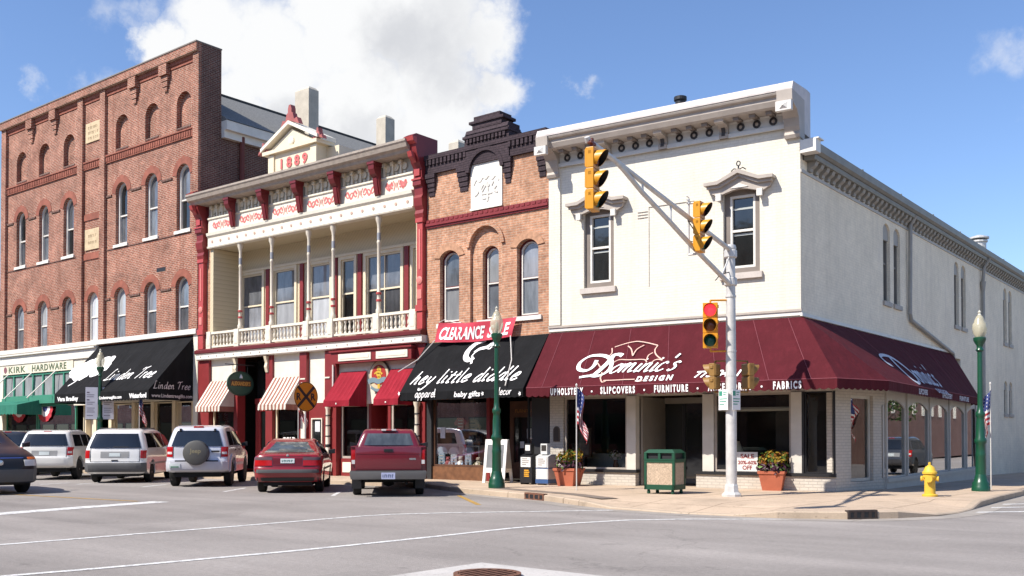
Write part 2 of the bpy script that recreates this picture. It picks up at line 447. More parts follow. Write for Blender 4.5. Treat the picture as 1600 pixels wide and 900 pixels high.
c2 = vm('SCALE', vm('SUBTRACT', n2.outputs['Color'], (0.5, 0.5, 0.5)).outputs[0], (0, 0, 0)); c2.inputs['Scale'].default_value = 0.065
dirv = vm('ADD', vm('ADD', gen, c1.outputs[0]).outputs[0], c2.outputs[0]).outputs[0]
def blobs(lst):
    acc = None
    for px, py, r_ in lst:
        c = Vector(ray(px, py)).normalized()
        d = vm('DISTANCE', dirv, tuple(c)).outputs['Value']
        v = mm('SUBTRACT', 1.0, mm('DIVIDE', d, r_/1650.0))
        acc = v if acc is None else mm('MAXIMUM', acc, v)
    return acc
main = blobs([(250, 78, 62), (330, 50, 105), (420, 95, 135), (520, 30, 150), (560, 150, 140), (660, 40, 140), (680, 150, 130), (745, 60, 72), (762, 140, 62), (365, 160, 90), (450, 200, 100), (640, 230, 130), (610, -60, 170)])
wisps = blobs([(140, 125, 36), (168, 8, 42), (205, 22, 38), (1570, 76, 45), (1600, 62, 40), (895, 165, 22), (60, 120, 26), (1540, 70, 26), (1700, 120, 90), (-200, 60, 160), (1950, 210, 150)])
dm = sm(mm('ADD', main, mm('ADD', mm('MULTIPLY', mm('SUBTRACT', n1.outputs[0], 0.5), 0.7), mm('MULTIPLY', mm('SUBTRACT', n2.outputs[0], 0.5), 0.35))), -0.02, 0.62); dw = mm('MULTIPLY', sm(wisps, 0.05, 1.1), 0.42)
dens = mm('MAXIMUM', dm, dw)
# the thick heart of the cloud is greyer than its rim
core = blobs([(690, 70, 110), (640, 60, 100), (735, 130, 65), (460, 200, 80), (560, 210, 80)])
grey = mm('MULTIPLY', sm(core, 0.0, 0.8), sm(n1.outputs[0], 0.35, 0.68))
cloudc = mixrgb(nt, grey, (6.3, 6.35, 6.4), (4.4, 4.5, 4.75))
tint = mixrgb(nt, 1.0, sky.outputs[0], (0.92, 1.02, 1.22), 'MULTIPLY')
fin = mixrgb(nt, dens, tint, cloudc)
L(nt, fin, bg.inputs[0])
vs = S.view_settings; vs.view_transform = 'Standard'; vs.look = 'None'; vs.exposure = 0.52; vs.gamma = 1; vs.use_curve_mapping = False
S.cycles.max_bounces = 8; S.cycles.transparent_max_bounces = 12; S.cycles.caustics_reflective = False; S.cycles.caustics_refractive = False
# ------------------------------------------------------------------ palette
WHITE = mat('white_paint', (0.80, 0.78, 0.72), 0.5, var=0.05)
TRIM_WHITE = mat('bright_white_paint', (0.72, 0.685, 0.62), 0.45, var=0.08, streak=.25, dirt=(.78,.74,.68))
CREAM = mat('cream_paint', (0.72, 0.62, 0.45), 0.5, var=0.06, fine=0.03)
CREAM_W = mat('pale_cream_paint', (0.74, 0.68, 0.56), 0.5, var=0.08, streak=.25, dirt=(.75,.7,.62))
GREYT = mat('grey_trim_paint', (0.41, 0.355, 0.305), 0.55, var=0.12, streak=.3, dirt=(.7,.68,.65))
GREYD = mat('taupe_trim_paint', (0.20, 0.165, 0.14), 0.6, var=0.12)
SILL = mat('stone_sill', (0.52, 0.46, 0.41), 0.8, var=0.12, fine=0.08)
WSILL = mat('pale_stone_sill', (0.70, 0.67, 0.61), 0.8, var=0.12)
REDP = mat('barn_red_paint', (0.21, 0.026, 0.027), 0.45, var=0.12)
REDP2 = mat('rose_red_paint', (0.42, 0.065, 0.062), 0.45, var=0.12)
DKRED = mat('oxblood_paint', (0.12, 0.012, 0.014), 0.5, var=0.15)
TERRA = mat('terracotta_red_brick_band', (0.275, 0.090, 0.058), 0.85, var=0.3, fine=0.15)
BLACKP = mat('black_paint', (0.018, 0.018, 0.02), 0.4, var=0.1)
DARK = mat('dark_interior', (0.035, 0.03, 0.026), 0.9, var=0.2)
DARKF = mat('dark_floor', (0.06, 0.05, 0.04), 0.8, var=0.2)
BRICK_RED = brick('red_brick', (0.33, 0.108, 0.064), (0.235, 0.074, 0.046), (0.42, 0.31, 0.24), patch=(0.42, 0.25, 0.185), mort=0.013, var=0.45, blotch=0.36, streak=.55)
BRICK_DK = brick('dark_red_brick', (0.15, 0.055, 0.040), (0.105, 0.042, 0.034), (0.22, 0.17, 0.14), mort=0.014, var=0.35)
BRICK_OR = brick('orange_brick', (0.50, 0.255, 0.15), (0.40, 0.19, 0.11), (0.48, 0.34, 0.25), var=0.45, patch=(0.36, 0.165, 0.10), mort=0.011, blotch=0.26, streak=.3)
BRICK_WH = brick('white_painted_brick', (0.70, 0.65, 0.555), (0.685, 0.635, 0.54), (0.62, 0.57, 0.485), var=0.05, mort=0.009, bump=0.3, blotch=0.06, patch=(0.60, 0.55, 0.46), streak=.22)
BRICK_SH = brick('side_wall_painted_brick', (0.90, 0.79, 0.615), (0.88, 0.77, 0.595), (0.82, 0.715, 0.55), var=0.10, mort=0.008, bump=0.35, blotch=0.10, patch=(0.74, 0.64, 0.52), streak=.25)  # paler, warmer copy of the front's white, brightening the shaded wall by colour
BRICK_GB = brick('greige_painted_brick', (0.55, 0.50, 0.43), (0.52, 0.47, 0.40), (0.42, 0.38, 0.33), var=0.08, mort=0.009, bump=0.5, blotch=0.08)
PURPLE = brick('purple_brown_painted_brick', (0.060, 0.040, 0.046), (0.050, 0.034, 0.040), (0.035, 0.025, 0.03), var=0.3, mort=0.01, bump=0.6)
STONE_TAN = mat('tan_stone', (0.56, 0.43, 0.27), 0.85, var=0.18, fine=0.1, scale=5)
STONE_WH = mat('white_stone', (0.74, 0.70, 0.63), 0.8, var=0.08)
STUCCO = mat('pale_stucco', (0.50, 0.45, 0.37), 0.9, var=0.14, fine=0.1)
def roofmat():
    m, nt, out = new_mat('grey_shingle')
    b = N(nt, 'ShaderNodeBsdfPrincipled', Roughness=0.9)
    f = ramp(nt, noise(nt, 14, 5, position(nt), 0.75), [(0.3, (0.09, 0.09, 0.088)), (0.7, (0.24, 0.235, 0.22))])
    L(nt, f, b.inputs['Base Color']); L(nt, b.outputs[0], out.inputs[0]); return m
SHINGLE = roofmat()
ROOFDK = mat('tar_roof', (0.07, 0.068, 0.065), 0.9, var=0.2)
METAL = mat('galvanised_steel', (0.60, 0.58, 0.55), 0.5, metal=0.25, var=0.15, scale=6)
ALU = mat('grey_aluminium', (0.56, 0.55, 0.53), 0.42, metal=0.6, var=0.1)
IRON = mat('rusty_iron', (0.17, 0.075, 0.045), 0.8, var=0.4, scale=20)
IRONDK = mat('dark_iron', (0.05, 0.035, 0.03), 0.7, var=0.3, scale=20)
GLASS_CLR = glass_sheet('clear_shop_glass', (0.93, 0.94, 0.92), 0.45)
GREENP = mat('dark_green_enamel', (0.007, 0.062, 0.030), 0.3, var=0.12, spec=0.6)
GREENB = mat('bin_green_plastic', (0.008, 0.06, 0.03), 0.5, var=0.08)
GREENW = mat('shop_green_paint', (0.05, 0.23, 0.15), 0.5, var=0.12)
GLASS = glass_sheet('shop_glass', (0.84, 0.86, 0.84))
GLASS_SIDE = glass_sheet('side_shop_glass', (0.5, 0.53, 0.52), 1.7)
PANE_SKY = pane_mat('pane_pale', (0.17, 0.19, 0.215), 0.45)  # pale blue of the reflected sky painted into the glass colour
PANE_BLIND = pane_mat('pane_blind', (0.36, 0.375, 0.385), 0.2)
PANE_DARK = pane_mat('pane_dark', (0.014, 0.016, 0.016), 0.4)
PANE_GREY = pane_mat('pane_grey', (0.10, 0.105, 0.115), 0.5)
PANE_CURT = pane_mat('pane_curtain', (0.22, 0.23, 0.255), 0.4)
PANE_WHITE = pane_mat('pane_lace', (0.55, 0.57, 0.60), 0.2)
LETTER = mat('white_lettering', (0.82, 0.80, 0.78), 0.6, var=0.0)
LETTER_DIM = mat('grey_white_lettering', (0.60, 0.55, 0.54), 0.7, var=0.25, scale=9)  # greyer, uneven white used on the black awning's side
BLACK = mat('plain_black', (0.02, 0.02, 0.022), 0.5, var=0)
GOLD = mat('gold_paint', (0.42, 0.20, 0.045), 0.5, var=0.15)
def fabric(name, c, c2=None, stripes=None, v=0.12):
    m = mat(name, c, 0.9, var=v, scale=1.6, fine=0.10, spec=0.15, bump=0.15, bscale=120, streak=.35, dirt=(1.7, 1.8, 1.8) if max(c) < .3 else (.8, .8, .8))
    t = m.node_tree; b = next(n for n in t.nodes if n.type == 'BSDF_PRINCIPLED'); b0 = next(n for n in t.nodes if n.type == 'BUMP')
    mp = N(t, 'ShaderNodeMapping'); mp.inputs['Scale'].default_value = (1.6, 1.6, .5); L(t, position(t), mp.inputs['Vector'])
    b1 = N(t, 'ShaderNodeBump', Strength=.55, Distance=.10); L(t, noise(t, 1.5, 3, mp.outputs[0]), b1.inputs['Height']); L(t, b0.outputs[0], b1.inputs['Normal']); L(t, b1.outputs[0], b.inputs['Normal'])
    return m
AWN_BURG = fabric('burgundy_canvas', (0.080, 0.011, 0.016))
AWN_BLACK = fabric('black_canvas', (0.010, 0.010, 0.011), v=0.3)
AWN_RED = fabric('red_canvas', (0.26, 0.016, 0.028))
AWN_GREEN = fabric('green_canvas', (0.035, 0.17, 0.12))
AWN_W = fabric('white_stripe_canvas', (0.64, 0.58, 0.50)); AWN_S = fabric('rust_stripe_canvas', (0.27, 0.12, 0.09))
# ------------------------------------------------------------------ ground
def gz(y): return -0.011*max(0.0, min(y, 140)-25)
def asphalt():
    m, nt, out = new_mat('worn_asphalt'); p = position(nt)
    b = N(nt, 'ShaderNodeBsdfPrincipled', Roughness=0.85); b.inputs['Specular IOR Level'].default_value = 0.3
    big = ramp(nt, noise(nt, 0.22, 6, p, 0.6), [(0.3, (0.228, 0.204, 0.187)), (0.7, (0.318, 0.287, 0.264))])
    mp = N(nt, 'ShaderNodeMapping'); mp.inputs['Scale'].default_value = (0.12, 0.9, 1); L(nt, p, mp.inputs['Vector'])
    lanes = ramp(nt, noise(nt, 0.9, 4, mp.outputs[0]), [(0.35, 0.86), (0.65, 1.08)])
    c = mixrgb(nt, 1.0, big, lanes, 'MULTIPLY')
    agg = ramp(nt, noise(nt, 95, 2, p, 0.8), [(0.25, 0.45), (0.75, 1.55)])
    c = mixrgb(nt, 1.0, c, agg, 'MULTIPLY')
    agg2 = ramp(nt, noise(nt, 14, 5, p, 0.75), [(0.3, 0.84), (0.7, 1.14)])
    c = mixrgb(nt, 1.0, c, agg2, 'MULTIPLY')
    # oil drips, tyre polish and square repair patches
    spots = ramp(nt, noise(nt, 1.7, 5, p, 0.6), [(0.64, 1.0), (0.76, 0.68)]); c = mixrgb(nt, 1.0, c, spots, 'MULTIPLY')
    vp = N(nt, 'ShaderNodeTexVoronoi', Scale=0.13); vp.distance = 'CHEBYCHEV'; L(nt, p, vp.inputs['Vector'])
    patch_ = ramp(nt, vp.outputs['Color'], [(0.45, 1.0), (0.46, 0.93), (0.62, 0.93), (0.63, 1.04)]); c = mixrgb(nt, 1.0, c, patch_, 'MULTIPLY')
    # cracks sealed with tar
    vo = N(nt, 'ShaderNodeTexVoronoi', Scale=0.16); vo.feature = 'DISTANCE_TO_EDGE'
    wv = nt.nodes.new('ShaderNodeVectorMath'); wv.operation = 'ADD'
    nz = N(nt, 'ShaderNodeTexNoise', Scale=0.6, Detail=6); L(nt, p, nz.inputs['Vector'])
    sc = nt.nodes.new('ShaderNodeVectorMath'); sc.operation = 'SCALE'; sc.inputs['Scale'].default_value = 2.5; L(nt, nz.outputs['Color'], sc.inputs[0])
    L(nt, p, wv.inputs[0]); L(nt, sc.outputs[0], wv.inputs[1]); L(nt, wv.outputs[0], vo.inputs['Vector'])
    cr = ramp(nt, vo.outputs['Distance'], [(0.0, 0.80), (0.004, 1.0)])
    c = mixrgb(nt, 1.0, c, cr, 'MULTIPLY')
    L(nt, c, b.inputs['Base Color'])
    bp = N(nt, 'ShaderNodeBump', Strength=0.35, Distance=0.01); L(nt, noise(nt, 95, 2, p, 0.8), bp.inputs['Height']); L(nt, bp.outputs[0], b.inputs['Normal'])
    L(nt, b.outputs[0], out.inputs[0]); return m
def concrete(name, c, joint=1.5, jd=0.55):
    m, nt, out = new_mat(name); p = position(nt)
    b = N(nt, 'ShaderNodeBsdfPrincipled', Roughness=0.85); b.inputs['Specular IOR Level'].default_value = 0.25
    f = ramp(nt, noise(nt, 0.7, 6, p, 0.65), [(0.3, tuple(v*0.86 for v in c)), (0.7, tuple(min(1, v*1.07) for v in c))])
    f2 = ramp(nt, noise(nt, 45, 3, p, 0.7), [(0.3, 0.88), (0.7, 1.1)])
    col = mixrgb(nt, 1.0, f, f2, 'MULTIPLY')
    sp2 = ramp(nt, noise(nt, 3.0, 3, p, 0.5), [(0.62, 1.0), (0.72, 0.82)])
    col = mixrgb(nt, 1.0, col, sp2, 'MULTIPLY')
    gum = ramp(nt, noise(nt, 16, 1, p, 0.3), [(0.70, 1.0), (0.73, 0.72)]); col = mixrgb(nt, 1.0, col, gum, 'MULTIPLY')
    grime = ramp(nt, noise(nt, 0.45, 7, p, 0.75), [(0.50, 1.0), (0.72, 0.74)]); col = mixrgb(nt, 1.0, col, grime, 'MULTIPLY')
    if joint:
        bt = N(nt, 'ShaderNodeTexBrick', Color1=(1, 1, 1, 1), Color2=(0.95, 0.95, 0.95, 1), Mortar=(jd, jd*0.97, jd*0.94, 1))
        bt.offset = 0; bt.inputs['Scale'].default_value = 1; bt.inputs['Mortar Size'].default_value = 0.016
        bt.inputs['Brick Width'].default_value = joint; bt.inputs['Row Height'].default_value = joint
        L(nt, p, bt.inputs['Vector']); col = mixrgb(nt, 1.0, col, bt.outputs['Color'], 'MULTIPLY')
    L(nt, col, b.inputs['Base Color']); L(nt, b.outputs[0], out.inputs[0]); return m
ASPH = asphalt()
WALK = concrete('tan_concrete', (0.53, 0.405, 0.295))
KERBM = concrete('kerb_concrete', (0.47, 0.37, 0.275), joint=3.0)
RAMPM = concrete('pale_concrete', (0.50, 0.47, 0.44), joint=0)
PAVER = brick('clay_pavers', (0.27, 0.17, 0.14), (0.22, 0.14, 0.12), (0.2, 0.16, 0.13), var=0.3)
LINEW = mat('road_white', (0.66, 0.65, 0.63), 0.7, var=0.30, scale=9, fine=0.3)
def worn(m, base):
    t = m.node_tree; b = next(n for n in t.nodes if n.type == 'BSDF_PRINCIPLED'); src = b.inputs['Base Color'].links[0].from_socket
    f = ramp(t, noise(t, 5.5, 8, position(t), 0.78), [(0.53, 0.0), (0.60, 0.85)]); L(t, mixrgb(t, f, src, base), b.inputs['Base Color'])
worn(LINEW, (.27, .25, .24))
LINEY = mat('road_yellow', (0.42, 0.25, 0.06), 0.7, var=0.3, scale=7, fine=0.2)
mb = MB()
ys = [-300, 25, 60, 140, 400]
for a, b in zip(ys, ys[1:]): mb.quad((-400, a, gz(a)), (300, a, gz(a)), (300, b, gz(b)), (-400, b, gz(b)))
structure(mb.build('road', ASPH))
# kerb line (x, y, kerb height above road)
KL = [(-120, 20.95, .14), (-60, 20.95, .14), (-24, 20.95, .14), (-19.6, 20.9, .14), (-18.4, 20.3, .14), (-16.7, 19.5, .14), (-13.3, 18.35, .14), (-11.9, 17.55, .12), (-10.9, 17.15, .05), (-9.2, 16.93, .03), (-8.1, 16.98, .04), (-7.3, 17.12, .13), (-6.14, 17.68, .14), (-5.55, 18.45, .14), (-5.1, 19.4, .05), (-4.98, 20.4, .03), (-5.0, 21.5, .04), (-5.08, 22.6, .13), (-5.15, 24.5, .14), (-5.35, 28.4, .14), (-5.5, 60, .14), (-5.5, 140, .14)]
def kerb_pts(off):
    out = []
    for i, (x, y, h) in enumerate(KL):
        a = KL[max(i-1, 0)]; b = KL[min(i+1, len(KL)-1)]
        t = Vector((b[0]-a[0], b[1]-a[1])).normalized(); n = Vector((-t.y, t.x))
        out.append((x+n.x*off, y+n.y*off))
    return out
k0, k1, k2 = kerb_pts(0), kerb_pts(0.16), kerb_pts(1.5)
mb = MB()
for i in range(len(KL)-1):
    def P(k, i, h): return (k[i][0], k[i][1], gz(k[i][1])+h)
    h0, h1 = KL[i][2], KL[i+1][2]
    e0 = kerb_pts(0.025)
    mb.quad(P(k0, i, -.05), P(k0, i+1, -.05), P(k0, i+1, h1-.02), P(k0, i, h0-.02))
    mb.quad(P(k0, i, h0-.02), P(k0, i+1, h1-.02), P(e0, i+1, h1), P(e0, i, h0))
    mb.quad(P(e0, i, h0), P(e0, i+1, h1), P(k1, i+1, h1+.004), P(k1, i, h0+.004))
structure(mb.build('kerb', KERBM))
mb = MB()
for i in range(len(KL)-1):
    h0, h1 = KL[i][2]+.002, KL[i+1][2]+.002
    mb.quad(P(k1, i, h0), P(k1, i+1, h1), P(k2, i+1, SW), P(k2, i, SW))
poly = [(x, y) for x, y in k2]
back = [(-120, 27.0), (-13.5, 27.0), (-13.5, 140.0)]
ring2 = poly+[(-13.5, 140), (-13.5, 27.0), (-120, 27.0)]
tr = tessellate_polygon([[Vector((p[0], p[1], 0)) for p in ring2]])
# keep the crossfall break at y=25 by splitting in strips is not needed: only the far side falls away
mb.add([(x, y, gz(y)+SW) for x, y in ring2], [tuple(t) for t in tr])
structure(mb.build('pavement', WALK))
# gutter pan
mb = MB(); kg = kerb_pts(-0.42)
for i in range(2, len(KL)-1):
    mb.quad((kg[i][0], kg[i][1], gz(kg[i][1])+.004), (kg[i+1][0], kg[i+1][1], gz(kg[i+1][1])+.004), (k0[i+1][0], k0[i+1][1], gz(k0[i+1][1])+.006), (k0[i][0], k0[i][1], gz(k0[i][1])+.006))
structure(mb.build('gutter', concrete('gutter_concrete', (0.33, 0.295, 0.26), joint=3.0)))
# clay paver strip behind the kerb
mb = MB(); ka, kb = kerb_pts(0.5), kerb_pts(0.95)
for i in range(5, 7):
    mb.quad((ka[i][0], ka[i][1], SW+.006), (ka[i+1][0], ka[i+1][1], SW+.006), (kb[i+1][0], kb[i+1][1], SW+.006), (kb[i][0], kb[i][1], SW+.006))
structure(mb.build('paver_strip', PAVER))
# painted lines
def ribbon(pts, w, m, name='road_marking', z=.005):
    mb = MB(); n = len(pts); v = []
    for i, p in enumerate(pts):
        a = pts[max(i-1, 0)]; b = pts[min(i+1, n-1)]
        t = Vector((b[0]-a[0], b[1]-a[1])).normalized(); nn = Vector((-t.y, t.x))*w/2
        v += [(p[0]+nn.x, p[1]+nn.y, gz(p[1])+z), (p[0]-nn.x, p[1]-nn.y, gz(p[1])+z)]
    mb.add(v, [(2*i, 2*i+1, 2*i+3, 2*i+2) for i in range(n-1)])
    return structure(mb.build(name, m))
ribbon([gp(*p) for p in [(-120, 861), (0, 851.5), (110, 843), (215, 834.5), (350, 824), (480, 813.5), (560, 807), (610, 804), (700, 801.5), (800, 800), (985, 797)]], .13, LINEW)
ribbon([gp(*p) for p in [(-100, 911), (20, 899.5), (160, 888), (300, 875.5), (460, 861), (580, 849), (700, 836.5), (800, 825.5), (900, 817.5), (980, 813), (1060, 811.5), (1240, 811.5)]], .13, LINEW)
ribbon([gp(*p) for p in [(-140, 815), (-60, 808.5), (0, 803), (130, 793), (252, 784)]], .52, LINEW)
ribbon([gp(*p) for p in [(-60, 768), (60, 775), (140, 779.5), (215, 783.5)]], .12, LINEY)
ribbon([gp(*p) for p in [(717, 774.5), (735, 783), (748, 789)]], .12, LINEY)
for a, b in (((350, 768.5), (384, 762.5)), ((520, 775), (531, 768.5)), ((222, 761), (262, 757)), ((60, 757.5), (110, 754.5)), ((120, 757), (160, 753.5))):
    ribbon([gp(*a), gp(*b)], .11, LINEW)
for a, b in (((1502, 801), (1640, 799)), ((1545, 793.5), (1640, 792)), ((1565, 788.2), (1660, 786.2))):
    p, q = gp(*a), gp(*b); ribbon([p, q], .16, LINEW)
# sewer cover with its concrete collar in the foreground
ap = Vector(gp(752, 880.5)); dl = (Vector(gp(630, 898.5))-ap).normalized(); dr = (Vector(gp(905, 897.5))-ap).normalized()
mb = MB(); T3 = lambda a, b, z: tuple(ap+dl*a+dr*b+Vector((0, 0, z)))
mb.box(T3, 0, 1.7, 0, 1.9, -.05, .012)
structure(mb.build('concrete_collar', RAMPM))
gc = ap+(dl+dr).normalized()*1.15
r0 = 0.36
g = thing('sewer_cover', 'round rusty iron sewer cover set in the concrete collar in the foreground', 'drain cover', (gc.x, gc.y, 0.012))
mb = MB(); mb.lathe((gc.x, gc.y, 0.0), [(r0-.05, .0), (r0-.05, .05), (r0, .05), (r0, .0)], 32); mb.build('rim', IRON, g, 40)
mb = MB(); mb.lathe((gc.x, gc.y, 0.0), [(r0-.05, .013), (r0-.05, .018)], 32); mb.build('bed', BLACK, g)
mb = MB()
for k in range(-4, 5):
    x = k*.09; h = math.sqrt(max(0, (r0-.05)**2-x*x))
    mb.box(XYZ, gc.x+x-.02, gc.x+x+.02, gc.y-h, gc.y+h, .016, .05)
mb.build('grate', IRON, g)
# kerb inlets
def inlet(cpx, lab, m, L_=0.95, h=.16):
    i0 = min(range(len(KL)-1), key=lambda i: abs((KL[i][0]+KL[i+1][0])/2-cpx[0])+abs((KL[i][1]+KL[i+1][1])/2-cpx[1]))
    a, b = Vector(KL[i0][:2]), Vector(KL[i0+1][:2]); t = (b-a).normalized(); c = Vector(cpx[:2])
    c = a+t*(c-a).dot(t)
    T = Frame((c.x, c.y), (t.x, t.y))
    r = thing('storm_drain', lab, 'storm drain', (c.x, c.y, 0))
    mb = MB(); mb.box(T, -L_/2, L_/2, -.10, .012, h-.03, h+.006); mb.box(T, -L_/2, -L_/2+.05, -.02, .012, 0, h-.03); mb.box(T, L_/2-.05, L_/2, -.02, .012, 0, h-.03)
    mb.box(T, -L_/2, L_/2, -.02, .02, .007, .03); mb.build('frame', m, r)
    mb = MB(); n = 4
    for k in range(1, n): u = -L_/2+L_*k/n; mb.box(T, u-.03, u+.03, -.02, .010, .03, h-.03)
    mb.each('grille_bar', m, r)
    mb = MB(); mb.box(T, -L_/2+.05, L_/2-.05, -.012, .004, .03, h-.03); mb.build('opening', BLACK, r)
inlet(gp(838, 778, .05), 'rust red kerb inlet beside the green lamp post near the newspaper boxes', IRON, 0.80)
inlet(gp(1354, 808, .05), 'dark brown kerb inlet at the street corner in front of the hydrant', IRONDK, 0.60)
# ------------------------------------------------------------------ building helpers
def window(parent, T, loop, depth, fm, pm, fw=.07, rails=(0.5,), pm2=None, sill=None, sill_m=None, muntin=0, name='window', fd=.07, sash=True):
    "frame mesh in an opening, with pane and sill as its own pieces"
    us = [p[0] for p in loop]; zs = [p[1] for p in loop]; u0, u1, z0, z1 = min(us), max(us), min(zs), max(zs)
    inner = inset_loop(loop, fw); d = -depth
    mb = MB(); ring(mb, T, loop, inner, d-.02, d+fd)
    for r_ in rails:
        zr = z0+(z1-z0)*r_; mb.box(T, u0+fw, u1-fw, d-.01, d+fd*.7, zr-.03, zr+.03)
    for k in range(muntin):
        uu = u0+(u1-u0)*(k+1)/(muntin+1); mb.box(T, uu-.018, uu+.018, d-.01, d+fd*.55, z0+fw, z1-fw)
    w = mb.build(name, fm, parent)
    mb = MB()
    if pm2 is None or not rails:
        tris = tessellate_polygon([[Vector((p[0], p[1], 0)) for p in inner]])
        mb.add([T(u, d, z) for u, z in inner], [tuple(t) for t in tris]); mb.build('pane', pm, w)
    else:
        zr = z0+(z1-z0)*rails[0]
        hi = [p for p in inner if p[1] > zr+.01]
        up = [(inner[0][0], zr), (inner[1][0], zr)]+hi
        tris = tessellate_polygon([[Vector((p[0], p[1], 0)) for p in up]])
        mb.add([T(u, d+.015, z) for u, z in up], [tuple(t) for t in tris], 0)
        mb.quad(T(inner[0][0], d, inner[0][1]), T(inner[1][0], d, inner[1][1]), T(inner[1][0], d, zr), T(inner[0][0], d, zr), m=1)
        mb.build('pane', [pm, pm2], w)
    if sill:
        mb = MB(); mb.box(T, u0-sill[0], u1+sill[0], -depth, sill[1], z0-sill[2], z0-.003); mb.build('sill', sill_m, w)
    return w
def sag(fr, t, bows=6, ribs=None, amt=.030):
    "how far canvas hangs between its bows at fraction fr along and t up the slope"
    if ribs is None: ribs = [k/bows for k in range(bows+1)]
    fr = min(.9999, max(0, fr)); t = min(1, max(0, t))
    for r0_, r1_ in zip(ribs, ribs[1:]):
        if r0_ <= fr < r1_: return amt*math.sin(PI*(fr-r0_)/(r1_-r0_))*math.sin(PI*t)**.7
    return 0
class Slope:
    "tilted sheet of an awning: x along u from ua, y up the slope; inverse from a pixel"
    def __init__(s, T, ua, ub, d0, z0, d1, z1, off=.012, bows=6, ribs=None):
        s.A = Vector(T(ua, d0, z0)); s.X = (Vector(T(ub, d0, z0))-s.A); s.W = s.X.length; s.X.normalize()
        s.Y = (Vector(T(ua, d1, z1))-s.A); s.H = s.Y.length; s.Y.normalize()
        s.Nn = s.X.cross(s.Y).normalized(); s.off = off; s.bows = bows; s.ribs = ribs
    def P(s, x, y): return tuple(s.A+s.X*x+s.Y*y+s.Nn*(s.off-sag(x/s.W, y/s.H, s.bows, s.ribs)))
    def px(s, px, py):
        r = Vector(ray(px, py)); o = Vector((0, 0, EYE))
        t = (s.A-o).dot(s.Nn)/r.dot(s.Nn); p = o+r*t-s.A
        return p.dot(s.X), p.dot(s.Y)
    def at(s, x0, y0): return lambda x, y: s.P(x0+x, y0+y)
def awning_mesh(T, ua, ub, D, zt, zb, val, scal=0.0, pitch=.16, dt=.02, m=0, sides=True, th=.012, stripes=None, bows=6):
    "front slope, closed ends, hanging valance with scalloped edge"
    mb = MB(); nn = Vector((0, D-dt, 0)); L_ = math.hypot(D-dt, zt-zb); nd, nz = (zt-zb)/L_, (D-dt)/L_
    n = stripes or bows*6; nt_ = 8
    def pt(fr, t):
        h = sag(fr, t, 1 if stripes else bows, None, .02 if stripes else .030)
        return T(ua+(ub-ua)*fr, D+(dt-D)*t-nd*h, zb+(zt-zb)*t-nz*h)
    for k in range(n):
        mi = (k % 2) if stripes else m
        for j in range(nt_): mb.quad(pt(k/n, j/nt_), pt((k+1)/n, j/nt_), pt((k+1)/n, (j+1)/nt_), pt(k/n, (j+1)/nt_), m=mi)
    for k in range(stripes or 1):
        a, b = ua+(ub-ua)*k/(stripes or 1), ua+(ub-ua)*(k+1)/(stripes or 1); mi = (k % 2) if stripes else m
        cnt = max(1, int((b-a)/pitch)); w = (b-a)/cnt
        for i in range(cnt):
            x0 = a+i*w
            seg = 6 if scal else 1
            low = [(x0+w*j/seg, zb-val+(scal*(1-math.sin(PI*j/seg)) if scal else 0)) for j in range(seg+1)]
            wob = lambda u: .012*math.sin(u*5.3)+.008*math.sin(u*11.7)
            for j in range(seg):
                mb.quad(T(low[j][0], D+.004+wob(low[j][0]), low[j][1]), T(low[j+1][0], D+.004+wob(low[j+1][0]), low[j+1][1]), T(low[j+1][0], D, zb), T(low[j][0], D, zb), m=mi)
    if sides:
        for u in (ua, ub):
            mb.add([T(u, D, zb), T(u, dt, zb), T(u, dt, zt)], [(0, 1, 2)], 0)
            mb.quad(T(u, D, zb-val), T(u, dt, zb-val), T(u, dt, zb), T(u, D, zb), m=1 if stripes else 0)
    return mb
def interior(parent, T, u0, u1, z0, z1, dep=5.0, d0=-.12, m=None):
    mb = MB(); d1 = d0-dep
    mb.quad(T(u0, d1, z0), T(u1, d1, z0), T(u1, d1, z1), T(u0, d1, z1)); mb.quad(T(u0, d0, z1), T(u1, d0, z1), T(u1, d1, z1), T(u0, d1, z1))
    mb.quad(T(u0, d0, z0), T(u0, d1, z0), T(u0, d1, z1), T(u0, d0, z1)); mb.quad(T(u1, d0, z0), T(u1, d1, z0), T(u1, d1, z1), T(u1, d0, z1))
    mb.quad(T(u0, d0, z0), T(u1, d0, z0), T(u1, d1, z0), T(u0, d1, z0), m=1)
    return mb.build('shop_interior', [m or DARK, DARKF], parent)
def shopglass(parent, T, u0, u1, z0, z1, d, fm, fw=.05, name='display_window', m=None, mull=()):
    mb = MB(); lp = [(u0, z0), (u1, z0), (u1, z1), (u0, z1)]; ring(mb, T, lp, inset_loop(lp, fw), d-.04, d+.04)
    for u in mull: mb.box(T, u-.025, u+.025, d-.03, d+.03, z0+fw, z1-fw)
    w = mb.build(name, fm, parent)
    mb = MB(); mb.quad(T(u0+fw*.5, d, z0+fw*.5), T(u1-fw*.5, d, z0+fw*.5), T(u1-fw*.5, d, z1-fw*.5), T(u0+fw*.5, d, z1-fw*.5)); mb.build('pane', m or GLASS, w)
    return w
# ================================================================== four storey red brick building
T = FR
UL, UR = -51.1, -34.1
br = thing('brick_building', 'tall four storey red brick building with arched windows and two tan stone plaques', 'building', ((UL+UR)/2, ROWY, SW))
C3 = [-49.2, -46.9, -44.55, -39.98, -37.63, -35.3]
C2 = [-49.3, -46.95, -44.6, -42.33, -40.05, -37.67, -35.35]
h4 = [arch_loop(c-.52, c+.52, 14.1, 15.66, .5) for c in C3]
h3 = [arch_loop(c-.47, c+.47, 9.95, 12.68, .46) for c in C3]
h2 = [arch_loop(c-.46, c+.46, 5.82, 8.06, .42) for c in C2]
mb = MB()
